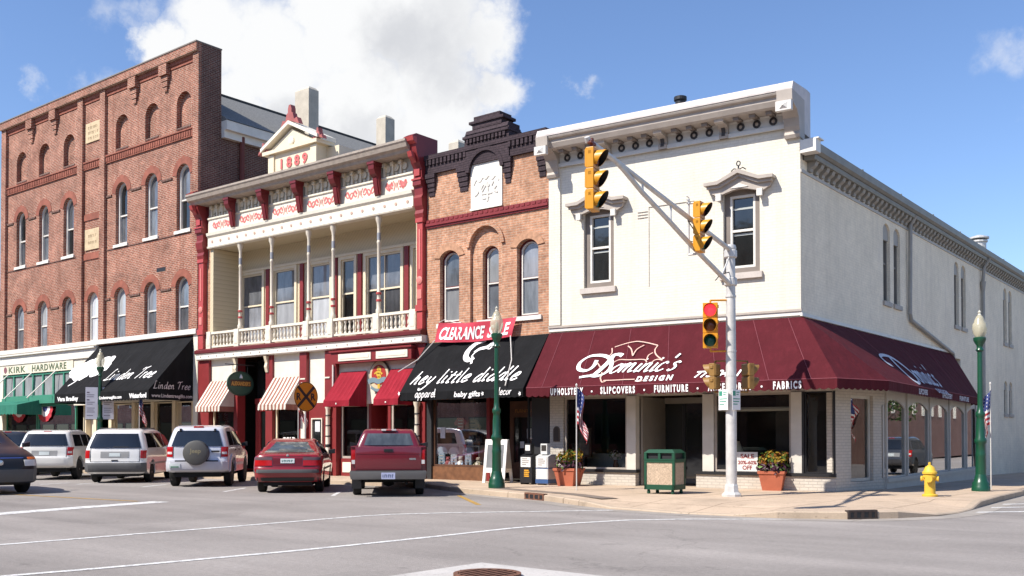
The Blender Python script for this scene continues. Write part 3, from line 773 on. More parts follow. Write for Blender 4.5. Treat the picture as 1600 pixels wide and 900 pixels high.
# the front in vertical strips so that every strip holds one column of openings
cuts = [UL]+[(-49.2-46.9)/2, (-46.9-44.55)/2, -43.35, -41.4, (-39.98-37.63)/2, (-37.63-35.3)/2]+[UR]
for a, b in zip(cuts, cuts[1:]):
    hs = [h for h in h4+h3+h2 if a < sum(p[0] for p in h)/len(h) < b]
    mb.wall(T, [(a, 5.0), (b, 5.0), (b, 17.05), (a, 17.05)], hs, -.30, 0)
# body behind
mb.box(T, UL, UR, -24, -6.5, 0, 3.45); mb.box(T, UL, UR, -24, -.95, 3.45, 14.2); mb.box(T, UL, UR, -.95, -.302, 12.9, 17.05)
mb.box(T, UL, UL+.3, -.95, -.302, 0, 12.9); mb.box(T, UR-.3, UR, -.95, -.302, 0, 12.9)
mb.box(T, UL+.3, UR-.3, -.95, -.302, 5.0, 12.9)
mb.build('wall', BRICK_RED, br)
# darker brick on the flank towards the neighbours
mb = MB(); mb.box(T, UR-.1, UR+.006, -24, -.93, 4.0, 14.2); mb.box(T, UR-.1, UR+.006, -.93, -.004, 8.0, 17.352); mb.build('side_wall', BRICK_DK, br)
mb = MB()
for a, b in ((UL, -50.62), (-43.57, -43.12), (-41.62, -41.2), (-34.5, UR)): mb.box(T, a, b, .002, .13, 5.83, 17.02)
mb.each('pilaster', BRICK_RED, br)
mb = MB(); mb.box(T, UL, UR, -.95, .24, 17.02, 17.35); mb.box(T, UL-.02, UR+.02, -.97, .27, 17.35, 17.40, m=1)
o = mb.build('parapet', [BRICK_RED, GREYD], br)
mb = MB(); mb.box(T, -50.62, -43.57, .003, .075, 16.84, 17.02); mb.box(T, -43.12, -41.62, .003, .075, 16.84, 17.02); mb.box(T, -41.2, -34.5, .003, .075, 16.84, 17.02)
for a, b in ((-50.62, -43.57), (-43.12, -41.62), (-41.2, -34.5)): mb.box(T, a, b, .003, .035, 16.72, 16.84)
mb.each('corbel_table', TERRA, br)
for c in (-48.1, -45.8, -38.9, -36.55):
    mb = MB()
    for k, (w, z0, z1, d) in enumerate(((.29, 16.55, 17.018, .22), (.24, 16.32, 16.55, .13), (.19, 16.1, 16.32, .105), (.12, 15.9, 16.1, .07))): mb.box(T, c-w, c+w, .004, d, z0, z1)
    mb.build('hanging_corbel', BRICK_RED, br)
for a, b in ((-50.62, -43.57), (-43.12, -41.62), (-41.2, -34.5)):
    mb = MB(); mb.box(T, a, b, .003, .06, 13.68, 13.98); mb.box(T, a, b, .003, .10, 13.98, 14.04)
    n = int((b-a)/.17)
    for k in range(n): u = a+(b-a)*(k+.5)/n; mb.box(T, u-.045, u+.045, .06, .085, 13.74, 13.93)
    mb.build('string_band', TERRA, br)
for c in C3:
    mb = MB(); lp = arch_loop(c-.52, c+.52, 14.1, 15.66, .5); tris = tessellate_polygon([[Vector((p[0], p[1], 0)) for p in lp]])
    mb.add([T(u, -.2, z) for u, z in lp], [tuple(t) for t in tris]); mb.box(T, c-.45, c+.5, -.195, .02, 14.11, 14.2, m=1); mb.build('blind_arch', [BRICK_RED, BRICK_DK], br)
def hood_arch(c, hw, zspring, ztop, rise, w=.30):
    out = arch_loop(c-hw-w, c+hw+w, zspring-.25, ztop+w, rise+w*.8); inn = arch_loop(c-hw, c+hw, zspring-.25, ztop, rise)
    mb = MB(); ring(mb, T, out[2:][::-1]+[], inn[2:][::-1], .003, .02) if False else None
    o_, i_ = out[2:], inn[2:]; n = len(o_)
    mb.add([T(u, .022, z) for u, z in o_]+[T(u, .022, z) for u, z in i_]+[T(u, .002, z) for u, z in o_], [(k, k+1, n+k+1, n+k) for k in range(n-1)]+[(k, k+1, 2*n+k+1, 2*n+k) for k in range(n-1)])
    return mb
random.seed(3)
for i, c in enumerate(C3):
    w = window(br, T, h3[i], .24, TRIM_WHITE, PANE_GREY if i % 3 else PANE_DARK, fw=.10, rails=(.47,), pm2=[PANE_GREY, PANE_SKY, PANE_DARK][i % 3], sill=(.10, .07, .13), sill_m=WSILL, fd=.10)
    hood_arch(c, .47, 12.22, 12.68, .46).build('arch_bricks', TERRA, w)
for i, c in enumerate(C2):
    if i == 3: w = window(br, T, h2[i], .20, TRIM_WHITE, PANE_WHITE, fw=.09, rails=(.5,), pm2=PANE_WHITE)
    else: w = window(br, T, h2[i], .22, TRIM_WHITE, [PANE_SKY, PANE_BLIND, PANE_CURT][i % 3], fw=.07, rails=(.46,), pm2=[PANE_GREY, PANE_SKY, PANE_GREY][i % 3])
    hood_arch(c, .46, 7.64, 8.06, .42).build('arch_bricks', TERRA, w)
mb = MB()
for cs, z, ends in ((C3, 12.2, (-50.62, -43.57, -41.2, -34.5)), (C2[:3]+C2[4:], 7.62, (-50.62, -43.57, -41.2, -34.5))):
    for grp in (cs[:3], cs[3:]):
        e = (ends[0], ends[1]) if grp is cs[:3] or grp == cs[:3] else (ends[2], ends[3])
        pts = [e[0]]
        for c in grp: pts += [c-.78, c+.78]
        pts.append(e[1])
        for k in range(0, len(pts), 2):
            if pts[k+1]-pts[k] > .05: mb.box(T, pts[k], pts[k+1], .002, .05, z-.05, z+.03)
for a, b in ((-50.62, -43.57), (-41.2, -34.5)): mb.box(T, a, b, .002, .03, 9.78, 9.83)
mb.each('label_course', BRICK_DK, br)
for z0, z1, nm, lines in ((14.9, 15.78, 'plaque', (('MASONIC', .17, 15.5), ('1888', .17, 15.26), ('HALL', .16, 15.02))), (9.99, 10.93, 'plaque', (('HALL', .17, 10.55), ('1889', .15, 10.25)))):
    mb = MB(); mb.box(T, -42.98, -41.68, .002, .05, z0, z1)
    pl = mb.build(nm, STONE_TAN, br)
    mb = MB()
    for t, sz, zz in (lines if z0 > 12 else lines):
        # letters too worn to read in the photo: short cut strokes only
        random.seed(int(zz*100)); n = 6 if z0 > 12 else 5
        for k in range(n):
            u = -42.33+(k-(n-1)/2)*.15; hgt = .12
            mb.box(T, u-.045, u-.022, .05, .056, zz, zz+hgt)
            if random.random() < .7: mb.box(T, u-.022, u+.03, .05, .056, zz+hgt-.025, zz+hgt)
            if random.random() < .5: mb.box(T, u+.03, u+.05, .05, .056, zz, zz+hgt)
    mb.build('worn_inscription', mat('inscription_'+str(int(z0)), (0.30, 0.21, 0.12), 0.9), pl)
for z in (11.35, 9.55):
    mb = MB(); mb.box(T, -43.12, -41.62, .002, .04, z, z+.28); mb.build('brownstone_strip', TERRA, br)
mb = MB(); mb.box(T, -37.2, -36.55, -.1, .012, 8.42, 8.58); mb.build('wall_vent', BLACK, br)
# white shopfront cornice and ground floor piers
mb = MB(); mb.box(T, UL, UR, .002, .20, 5.62, 5.82); mb.box(T, UL, -41.75, .002, .14, 5.08, 5.62); mb.box(T, UL, -41.75, .14, .26, 5.50, 5.56)
mb.build('shopfront_cornice', TRIM_WHITE, br)
mb = MB(); mb.box(T, UL, -50.75, -.3, .1, SW, 5.08); mb.box(T, -43.85, -41.75, -.3, .06, 2.95, 5.08); mb.box(T, UR-.3, UR, -.3, .10, SW, 5.62)
mb.box(T, -41.75, UR-.3, -.3, -.02, 3.0, 5.0)
mb.each('shopfront_pier', CREAM_W, br)
mb = MB(); mb.box(T, -50.75, -43.86, -.02, .10, 4.60, 5.078); sg = mb.build('fascia_board', mat('cream_fascia', (0.72, 0.66, 0.52), 0.5, var=.15), br)
mb = MB(); put_text(mb, lambda x, y: T(-50.15+x, .106, 4.68+y), 'KIRK', width=1.75, size=.42, bold=.012, spacing=1.2); OLV = mat('olive_lettering', (0.09, 0.13, 0.07), 0.6, var=.3); mb.build('lettering', OLV, sg); mb = MB(); put_text(mb, lambda x, y: T(-47.75+x, .106, 4.68+y), 'HARDWARE', width=3.3, size=.42, bold=.012, spacing=1.15)
mb.build('lettering', OLV, sg)
mb = MB(); mb.lathe(T(-50.5, .10, 4.84), [(.16, 0), (.16, -.012)], 16, axis='y'); mb.build('round_badge', mat('badge', (0.22, 0.09, 0.11), 0.6), sg)
w = None
mb = MB(); lp = [(-50.75, 3.42), (-43.86, 3.42), (-43.86, 4.58), (-50.75, 4.58)]; ring(mb, T, lp, inset_loop(lp, .09), -.1, .04)
for k in range(1, 7): u = -50.75+6.89*k/7; mb.box(T, u-.06, u+.06, -.08, .035, 3.5, 4.5)
w = mb.build('transom_window', GREENW, br)
mb = MB(); mb.quad(T(-50.7, -.03, 3.45), T(-43.9, -.03, 3.45), T(-43.9, -.03, 4.55), T(-50.7, -.03, 4.55)); mb.build('pane', PANE_BLIND, w)
mb = MB(); mb.box(T, -50.75, -43.86, -.1, .16, 3.10, 3.415); mb.build('awning_box', GREENW, br)
def gawn():
    mb = awning_mesh(T, -50.9, -46.9, 1.2, 3.30, 3.02, .46, scal=.05, pitch=.3); return mb.build('green_awning', AWN_GREEN, br)
ga = gawn()
mb = MB()
for u in (-50.6, -48.2, -45.9): mb.tube([T(u+.5, .12, 4.62), T(u-.25, 1.1, 3.32)], .028, 6)
mb.each('awning_arm', TRIM_WHITE, br)
# ground floor glass
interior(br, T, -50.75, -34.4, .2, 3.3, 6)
shopglass(br, T, -50.75, -47.6, .75, 3.08, -.12, GREENW, .07); shopglass(br, T, -47.5, -43.9, .75, 3.08, -.12, GREENW, .07)
mb = MB(); mb.box(T, -50.75, -43.9, -.2, -.02, SW, .75); mb.each('stall_riser', GREENW, br)
mb = MB(); mb.box(T, -41.7, UR-.32, -.7, -.5, SW, .62)
for u in (-43.8, -42.9, -41.6, -39.7, -38.2, -36.6, -35.2, -34.5): mb.box(T, u-.12, u+.12, -.7, -.45, SW+.01, 3.0)
mb.each('shopfront_post', CREAM, br)
for a, b in ((-41.48, -39.82), (-39.58, -38.32), (-38.08, -36.72), (-36.48, -35.32), (-35.08, -34.62)):
    shopglass(br, T, a, b, .63, 2.98, -.6, CREAM, .05)
mb = MB(); mb.box(T, -43.68, -43.02, -.75, -.7, SW, 2.5); mb.build('shop_door', CREAM_W, br)
# black awning with script
aw = awning_mesh(T, -41.7, -34.42, 2.05, 5.58, 3.32, .38, scal=.03, pitch=.22).build('black_awning', AWN_BLACK, br)
sl = Slope(T, -41.7, -34.42, 2.05, 3.32, .02, 5.58)
mb = MB()
x0, y0 = sl.px(157, 595); x1, y1 = sl.px(249, 577)
script_words(sl.at(x0+.15, y0+.02), 'Linden Tree', (x1-x0)*.93, 'awning_lettering', LETTER, aw, slant=.35, w=.23, thin=.6, gap=.16)
# pale tree emblem: a ragged leafy crown leaning over a trunk
cx, cy = sl.px(143, 574)
random.seed(11)
for k in range(46):
    a = random.random()*2*PI; rr = math.sqrt(random.random())
    ex, ey = cx+rr*1.35*math.cos(a)+.55*rr*math.sin(a), cy+rr*.62*math.sin(a); q = .14+.16*random.random()
    pts = [(ex+q*(1+.4*random.random())*math.cos(t), ey+q*.8*(1+.3*random.random())*math.sin(t)) for t in [2*PI*j/9 for j in range(9)]]
    mb.add([sl.P(x, y) for x, y in pts], [tuple(range(9))])
brush(mb, sl.P, [(cx-.15, cy-.3), (cx-.3, cy-.8), (cx-.6, cy-1.1)], .16); brush(mb, sl.P, [(cx+.1, cy-.4), (cx-.1, cy-.75)], .10)
mb.build('tree_emblem', LETTER, aw)
Vp = lambda u0: (lambda x, y: T(u0+x, 2.078, 3.03+y))
mb = MB()
put_text(mb, Vp(-41.4), 'Vera Bradley', width=1.75, size=.24, bold=.012)
mb.build('valance_lettering', LETTER, aw); mb = MB()
put_text(mb, Vp(-38.5), 'www.Lindentreegifts.com', width=2.2, size=.17, bold=.006)
mb.build('valance_lettering', LETTER, aw); mb = MB()
put_text(mb, Vp(-35.75), 'Waterford', width=1.22, size=.25, bold=.012)
mb.build('valance_lettering', LETTER, aw)
Sd = lambda y0, z0: (lambda x, y: (UR-.32+.012+.004, ROWY-2.05+y0+x, z0+y))
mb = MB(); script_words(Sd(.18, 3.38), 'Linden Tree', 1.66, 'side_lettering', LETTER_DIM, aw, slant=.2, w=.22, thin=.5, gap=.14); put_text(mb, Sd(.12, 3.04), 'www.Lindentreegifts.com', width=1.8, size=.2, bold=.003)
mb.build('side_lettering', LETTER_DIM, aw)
# shingled roof and white eaves behind the parapet
FX = Frame((UR, ROWY), (0, 1))
ya, za = FX.hit(325, 176); yb, zb = FX.hit(440, 222)
ze = (za+zb)/2
mb = MB(); mb.box(XYZ, UR-.3, UR+.38, ROWY+.96, ROWY+24, ze-.42, ze-.04); mb.box(XYZ, UR-.3, UR+.20, ROWY+.96, ROWY+24, ze-.72, ze-.42)
mb.build('eaves_board', TRIM_WHITE, br)
xr = UR-3.6; FX2 = Frame((xr, ROWY), (0, 1)); yr, zr = FX2.hit(350, 151)
mb = MB(); y0, y1 = ROWY+.96, ROWY+24
mb.quad((UR+.42, y0, ze-.03), (UR+.42, y1, ze-.03), (xr, y1, zr), (xr, y0, zr)); mb.quad((xr, y0, zr), (xr, y1, zr), (UL, y1, ze), (UL, y0, ze))
mb.add([(UR+.42, y1, ze-.03), (xr, y1, zr), (UL, y1, ze)], [(0, 1, 2)]); mb.add([(UR+.42, y0, ze-.03), (xr, y0, zr), (UL, y0, ze)], [(0, 1, 2)])
mb.box(XYZ, xr-.08, xr+.08, y0, y1, zr-.02, zr+.06, m=1)
mb.build('roof', [SHINGLE, ROOFDK], br)
mb = MB(); mb.tube([(UR+.12, ROWY+1.9, ze-.5), (UR+.12, ROWY+1.9, 9)], .11, 8); mb.build('downpipe', mat('rust_red_pipe', (0.14, 0.035, 0.025), .6), br)
# ================================================================== balcony building
UL2, UR2 = -34.05, -21.7
bb = thing('balcony_building', 'cream and red building with a columned upper balcony and dated pediment', 'building', ((UL2+UR2)/2, ROWY, SW))
BD = -1.28
def boards():
    m, nt, out = new_mat('diagonal_boarding'); p = position(nt)
    b = N(nt, 'ShaderNodeBsdfPrincipled', Roughness=.55)
    mp = N(nt, 'ShaderNodeMapping'); mp.inputs['Rotation'].default_value = (0, R(45), 0); L(nt, p, mp.inputs['Vector'])
    wv = N(nt, 'ShaderNodeTexWave', Scale=2.6, Distortion=0); wv.bands_direction = 'Z'; wv.wave_profile = 'SAW'; L(nt, mp.outputs[0], wv.inputs[0])
    c = ramp(nt, wv.outputs['Fac'], [(0.0, (0.36, 0.30, 0.19)), (0.12, (0.62, 0.53, 0.36)), (1.0, (0.57, 0.48, 0.32))]); L(nt, c, b.inputs['Base Color'])
    L(nt, b.outputs[0], out.inputs[0]); return m
BOARD = boards()
wins = [(-33.1, -31.78, PANE_GREY, PANE_CURT), (-31.05, -29.8, PANE_CURT, PANE_WHITE), (-28.92, -27.79, PANE_CURT, PANE_WHITE), (-27.17, -26.48, PANE_GREY, PANE_DARK), (-25.85, -24.12, PANE_CURT, PANE_GREY), (-23.5, -22.4, PANE_GREY, PANE_CURT)]
holes = [[(a, 5.15), (b, 5.15), (b, 7.98), (a, 7.98)] for a, b, _, _ in wins]
TB = lambda u, d, z: T(u, d+BD, z)
mb = MB(); mb.wall(TB, [(-33.25, 4.95), (-22.2, 4.95), (-22.2, 8.96), (-33.25, 8.96)], holes, -.12, 0)
mb.box(T, -33.45, -33.25, BD, -.02, 4.96, 8.94); mb.box(T, -22.2, -22.0, BD, -.02, 4.96, 8.94)
mb.box(T, -33.4, -22.05, BD-.2, -.05, 8.96, 9.04)
mb.build('porch_lining', BOARD, bb)
mb = MB(); mb.box(T, UL2, UR2, -20, -6.5, 0, 4.52); mb.box(T, UL2, UR2, -20, BD-.25, 4.52, 10.2); mb.box(T, UL2, -33.45, BD-.25, -.03, 4.6, 10.3); mb.box(T, -22.0, UR2, BD-.25, -.03, 4.6, 10.3); mb.box(T, -33.45, -22.0, BD-.25, -.2, 9.05, 10.6)
mb.build('wall', BRICK_OR, bb)
mb = MB(); mb.box(T, UL2, UR2, -20, -.3, 10.2, 10.35); mb.build('roof', ROOFDK, bb)
mb = MB(); mb.box(T, -33.45, -22.0, BD-.2, -.06, 4.80, 4.95); mb.build('porch_floor', GREYD, bb)
for a, b, p1, p2 in wins:
    w = window(bb, TB, [(a, 5.15), (b, 5.15), (b, 7.98), (a, 7.98)], .08, CREAM, p1, fw=.055, rails=(.56,), pm2=p2, muntin=1 if b-a > 1.5 else 0)
    mb = MB()
    for u0, u1 in ((a-.13, a-.002), (b+.002, b+.13)): mb.box(TB, u0, u1, .002, .05, 5.0, 8.10)
    mb.box(TB, a-.002, b+.002, .002, .05, 7.985, 8.10); mb.build('architrave', CREAM, w)
mb = MB(); mb.box(TB, -33.24, -22.21, .003, .085, 8.102, 8.20); mb.build('picture_rail', CREAM, bb)
for u in (-31.42, -29.36, -27.48, -26.165, -23.82):
    mb = MB(); mb.box(TB, u-.10, u+.10, .002, .065, 5.0, 8.098); mb.build('red_pilaster_strip', REDP, bb)
# entablature
mb = MB()
mb.section(T, -33.5, -22.25, [(-.2, 8.95), (.10, 8.95), (.12, 9.0), (.07, 9.04), (.07, 9.36), (.14, 9.44), (.16, 9.55), (.05, 9.56), (.05, 10.08), (.10, 10.10), (.10, 10.16), (-.2, 10.16)])
mb.build('entablature', CREAM_W, bb)
mb = MB(); mb.box(T, -33.5, -22.25, -.2, .02, 10.16, 10.66); mb.build('baluster_frieze_back', mat('frieze_grey_cream', (0.50, 0.46, 0.37), .6), bb)  # greyer cream on the back puts the recess shade into the colour
for k in range(5): pass
mb = MB(); eb = [-33.45, -31.72, -29.72, -27.76, -25.77, -23.78, -22.3]
for a_, b_ in zip(eb, eb[1:]):
    n = 4 if b_-a_ > 1.6 else 3
    for k in range(n):
        u = a_+.17+(b_-a_-.34)*(k+.5)/n; w = (b_-a_-.34)/n
        mb.lathe(T(u, .045, 10.42), [(.125, 0), (.125, -.02), (.085, -.03), (.08, -.012), (.04, -.012)], 14, axis='y'); mb.box(T, u-w*.5+.02, u-w*.5+.10, .022, .11, 10.17, 10.60); mb.box(T, u-w*.5-.01, u-w*.5+.13, .022, .15, 10.48, 10.62); mb.box(T, u-.05, u+.05, .022, .06, 10.17, 10.27)
mb.each('frieze_baluster', CREAM, bb)
# main cornice
mb = MB(); mb.section(T, -34.05, -21.98, [(-.2, 10.645), (.48, 10.645), (.52, 10.66), (.56, 10.74), (.66, 10.80), (.70, 10.92), (.74, 10.97), (.74, 11.04), (.60, 11.06), (-.2, 11.10)])
mb.build('cornice', mat('weathered_cream', (0.36, 0.30, 0.245), .6, var=.2, scale=6), bb)
for u in (-31.72, -29.72, -27.76, -25.77, -23.78):
    mb = MB()
    prof = [(.165, 9.56), (.20, 9.60), (.26, 9.9), (.30, 10.15), (.42, 10.25), (.50, 10.40), (.52, 10.60), (.52, 10.642), (.165, 10.642)]
    for s in range(2): pass
    mb.section(T, u-.135, u+.135, prof); mb.section(T, u-.165, u+.165, [(.12, 10.52), (.50, 10.52), (.54, 10.56), (.54, 10.643), (.12, 10.643)])
    mb.section(T, u-.085, u+.085, [(.2, 9.58), (.235, 9.6), (.29, 9.9), (.33, 10.14), (.2, 10.14)])
    mb.build('bracket', REDP if False else mat('bracket_red', (0.15, 0.018, 0.020), .4), bb)
# painted red scrollwork
mb = MB()
def Pf(x, y): return T(x, .056, y)
edges = [-33.45, -31.72, -29.72, -27.76, -25.77, -23.78, -22.3]
for a, b in zip(edges, edges[1:]):
    a += .26; b -= .26; c = (a+b)/2; h = 9.82
    for s in (-1, 1):
        L_ = (b-a)/2-.16
        brush(mb, Pf, [(c+s*(.16+L_*t), h+.12*math.sin(t*2*PI*1.5)) for t in [i/8 for i in range(9)]], .075, thin=.75)
        brush(mb, Pf, [(c+s*(.16+L_*t), h-.08*math.sin(t*2*PI*1.5+.6)) for t in [i/8 for i in range(9)]], .05, thin=.75)
        brush(mb, Pf, [(c+s*.14, h+.17), (c+s*.06, h+.02), (c+s*.11, h-.16)], .035, thin=.9)
sc = mb.each('scroll', mat('scroll_red', (0.60, 0.16, 0.15), .5), bb)
mb = MB()
for a, b in zip(edges, edges[1:]): c = (a+b)/2; mb.add([Pf(c-.07, 9.88), Pf(c, 9.72), Pf(c+.07, 9.88), Pf(c, 9.93)], [(0, 1, 2, 3)])
n = 21
for k in range(n): mb.lathe(T(-33.2+10.7*k/(n-1), .072, 9.20), [(.055, 0), (.055, -.015)], 8, axis='y')
mb.each('painted_rosette', mat('dusty_rose', (0.50, 0.33, 0.26), .6), bb)
# end consoles and pilasters
for u0, u1 in ((-34.05, -33.62), (-22.06, UR2)):
    mb = MB()
    mb.section(T, u0, u1, [(-.1, 8.55), (.16, 8.55), (.20, 8.7), (.16, 8.82), (.22, 8.95), (.26, 9.2), (.20, 9.3), (.22, 9.55), (.30, 9.6), (.30, 9.75), (.24, 9.82), (.26, 10.15), (.36, 10.3), (.45, 10.5), (.50, 10.7), (.54, 10.9), (.62, 11.0), (.68, 11.10), (.5, 11.2), (-.5, 11.2), (-.5, 8.9)])
    c = mb.build('end_console', REDP, bb)
    mb = MB(); um = (u0+u1)/2
    mb.section(T, u0-.03, u1+.03, [(.2, 9.76), (.33, 9.76), (.33, 9.82), (.2, 9.82)]); mb.box(T, um-.12, um+.12, .27, .30, 9.9, 10.12); mb.section(T, um-.09, um+.09, [(.4, 10.3), (.6, 10.46), (.66, 10.62), (.5, 10.62)])
    mb.section(T, u0-.02, u1+.02, [(.5, 10.85), (.66, 10.95), (.70, 11.08), (.5, 11.08)])
    mb.each('carved_detail', REDP2, c)
    mb = MB(); mb.box(T, u0+.06, u1-.06, -.04, .15, 4.98, 8.55); mb.box(T, u0+.02, u1-.02, -.04, .19, 5.55, 5.75); mb.box(T, u0+.02, u1-.02, -.04, .19, 8.42, 8.56)
    pl = mb.build('upper_pilaster', REDP2, bb)
    mb = MB(); um = (u0+u1)/2; mb.box(T, um-.09, um+.09, .15, .17, 5.95, 6.25); mb.lathe(T(um, .152, 6.55), [(.13, 0), (.13, -.02), (.06, -.04)], 12, axis='y'); mb.box(T, um-.03, um+.03, .15, .165, 6.9, 8.2); mb.each('rosette', mat('rose_detail', (0.62, 0.20, 0.17), .5), pl)
    mb = MB(); mb.box(T, u0+.04, u0+.30, -.3, -.045, 4.98, 8.55); mb.build('pilaster_return', DKRED, bb) if u0 < -30 else None
# dated pediment on the cornice
pm = MB(); pm.box(T, -29.55, -27.0, -.55, .10, 11.08, 11.95); pm.box(T, -29.62, -29.30, .10, .16, 11.08, 11.93); pm.box(T, -27.25, -26.93, .10, .16, 11.08, 11.93)
pd = pm.build('pediment', CREAM, bb)
pm = MB(); pm.box(T, -29.85, -26.8, -.6, .26, 11.95, 12.08)
pm.face_prism(T, [(-29.65, 12.08), (-27.0, 12.08), (-28.32, 12.72)], -.4, .12)
pm.build('gable', CREAM, pd)
pm = MB()
for s, e in ((-29.92, -28.32), (-28.32, -26.73)):
    z0, z1 = (12.09, 12.86) if s < -29 else (12.86, 12.09)
    pm.prism([T(s, -.6, z0), T(s, .30, z0), T(s, .30, z0+.13), T(s, -.6, z0+.13)], [T(e, -.6, z1), T(e, .30, z1), T(e, .30, z1+.13), T(e, -.6, z1+.13)])
pm.build('raking_cornice', CREAM_W, pd)
pm = MB(); pm.lathe(T(-28.32, .125, 12.28), [(.15, 0), (.15, -.03), (.10, -.05)], 14, axis='y'); pm.build('gable_disc', CREAM_W, pd)
pm = MB()
for cu, zz, sc_ in ((-28.32, 12.96, 1.0), (-29.86, 12.12, .55), (-26.80, 12.12, .55)):
    pm.face_prism(T, [(cu+x*sc_, zz+y*sc_) for x, y in ((-.52, -.16), (-.40, .10), (-.24, .06), (-.17, .30), (-.10, .34), (-.10, .48), (-.05, .62), (.05, .62), (.10, .48), (.10, .34), (.17, .30), (.24, .06), (.40, .10), (.52, -.16), (.0, .04))], .02, .22)
    pm.lathe(T(cu, .22, zz+.2*sc_), [(.12*sc_, 0), (.07*sc_, .05)], 10, axis='y') if False else None
pm.each('red_acroterion', mat('faded_red', (0.36, 0.10, 0.09), .6, var=.2), pd)
pm = MB(); put_text(pm, lambda x, y: T(-28.95+x, .125, 11.36+y), '1889', width=1.5, size=.5, bold=.02, spacing=1.5); pm.build('date_numerals', mat('date_red', (0.55, 0.13, 0.12), .5), pd)
mb = MB(); mb.box(T, -27.0, -26.35, -1.6, -.4, 10.4, 11.9); mb.build('pediment_return', CREAM, bb)
# dormer-like vent and flashing on the roof at the left
mb = MB(); mb.lathe(T(-30.3, -.6, 11.0), [(.02, .48), (.22, .46), (.38, .33), (.42, .1), (.42, 0)], 14); mb.build('roof_hood', mat('white_hood', (.7, .7, .7), .5), bb)
# balustrade
ped = [-33.62+.14, -31.68, -29.74, -27.62, -26.32, -24.02, -22.3]
mb = MB(); mb.box(T, -33.52, -22.26, -.14, .02, 5.55, 5.64); mb.box(T, -33.52, -22.26, -.11, -.01, 5.02, 5.09)
rl = mb.each('balustrade_rail', CREAM_W, bb)
for u in ped:
    mb = MB(); w = .14; mb.box(T, u-w, u+w, -.15, .05, 4.96, 5.66); mb.box(T, u-w+.05, u+w-.05, .05, .062, 5.1, 5.5); mb.build('pedestal', CREAM_W, bb)
k = 0
for a, b in zip(ped, ped[1:]):
    a += .16; b -= .16; n = max(3, round((b-a)/.21))
    for i in range(n):
        u = a+(b-a)*(i+.5)/n
        mb = MB(); mb.lathe(T(u, -.06, 5.09), [(.05, 0), (.05, .04), (.025, .07), (.052, .15), (.045, .22), (.022, .33), (.048, .38), (.048, .46)], 10); mb.build('baluster', CREAM_W, bb, 50)
for u in (-31.55, -29.65, -27.55, -26.24, -23.96):
    mb = MB()
    prof = [(.10, 0), (.10, .12), (.075, .16), (.075, .38), (.085, .42), (.062, .46), (.062, .62), (.085, .66), (.085, .70), (.056, .74), (.058, 2.35), (.072, 2.38), (.072, 2.42), (.056, 2.45), (.056, 2.95), (.075, 3.05), (.11, 3.15), (.12, 3.29)]
    mb.lathe(T(u, -.05, 5.66), prof, 14); p = mb.build('porch_post', mat('post_white', (.64, .57, .46), .45) if u == -31.55 else bpy.data.materials['post_white'], bb, 50)
    mb = MB()
    for z in (.43, .67): mb.lathe(T(u, -.05, 5.66+z), [(.08, -.04), (.09, -.03), (.09, .03), (.08, .04)], 14)
    mb.each('red_ring', REDP2, p)
    mb = MB(); mb.lathe(T(u, -.05, 5.66+2.6), [(.062, -.12), (.062, .12)], 14); mb.build('blue_band', mat('slate_blue', (.28, .29, .32), .5) if u == -31.55 else bpy.data.materials['slate_blue'], p)
# floor beam
mb = MB(); mb.section(T, UL2+.02, UR2, [(-.1, 4.77), (.26, 4.77), (.30, 4.80), (.30, 4.90), (.2, 4.96), (-.1, 4.96)]); mb.build('red_fascia', DKRED, bb)
mb = MB(); mb.section(T, UL2+.04, UR2, [(-.1, 4.53), (.20, 4.53), (.24, 4.56), (.24, 4.74), (.28, 4.768), (-.1, 4.768)])
bm_ = mb.build('floor_beam', TRIM_WHITE, bb)
mb = MB()
for k in range(23): mb.lathe(T(-33.7+11.7*k/22, .24, 4.655), [(.032, 0), (.02, -.02)], 8, axis='y')
mb.each('stud', GREYT, bm_)
# ground floor
mb = MB()
for a, b, z0, z1, d in ((UL2, -33.34, SW, 4.53, .10), (-31.78, -31.55, SW, 4.53, .06), (-29.84, -29.45, SW, 4.53, .06), (-27.84, -27.46, SW, 4.53, .12), (-26.5, -25.9, SW, 4.53, .10), (-22.12, UR2, SW, 4.53, .08)):
    mb.box(T, a, b, -.3, d, z0, z1)
mb.box(T, -27.46, -26.5, -.3, .02, SW, 2.70)
mb.each('ground_floor_pilaster', REDP, bb)
mb = MB()
for u in (-27.65, -26.35): mb.box(T, u-.13, u+.13, .10, .135, 3.55, 3.60)
for u in (-27.65,): mb.box(T, u-.10, u+.10, .12, .128, 1.0, 3.45)
mb.each('pilaster_fillet', CREAM_W, bb)
mb = MB()
for a, b, z0 in ((-33.34, -31.78, 2.6), (-29.45, -27.84, 2.6), (-27.46, -26.5, 2.7)): mb.box(T, a, b, -.3, -.02, z0, 4.53)
mb.box(T, -25.9, -22.12, -.3, -.04, 2.62, 4.1)
mb.each('cream_panel', CREAM_W, bb)
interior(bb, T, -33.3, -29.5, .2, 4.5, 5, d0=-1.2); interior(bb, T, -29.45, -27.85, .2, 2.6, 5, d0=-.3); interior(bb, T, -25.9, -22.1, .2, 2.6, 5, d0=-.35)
shopglass(bb, T, -33.3, -31.8, .7, 2.6, -.12, CREAM, .09); shopglass(bb, T, -29.43, -27.86, .7, 2.6, -.12, CREAM, .10)
mb = MB(); mb.box(T, -33.3, -31.8, -.25, -.05, SW, .7); mb.box(T, -29.43, -27.86, -.25, -.05, SW, .7); mb.box(T, -33.28, -31.8, -1.25, -.3, .2, .25); mb.each('stall_riser', REDP, bb)
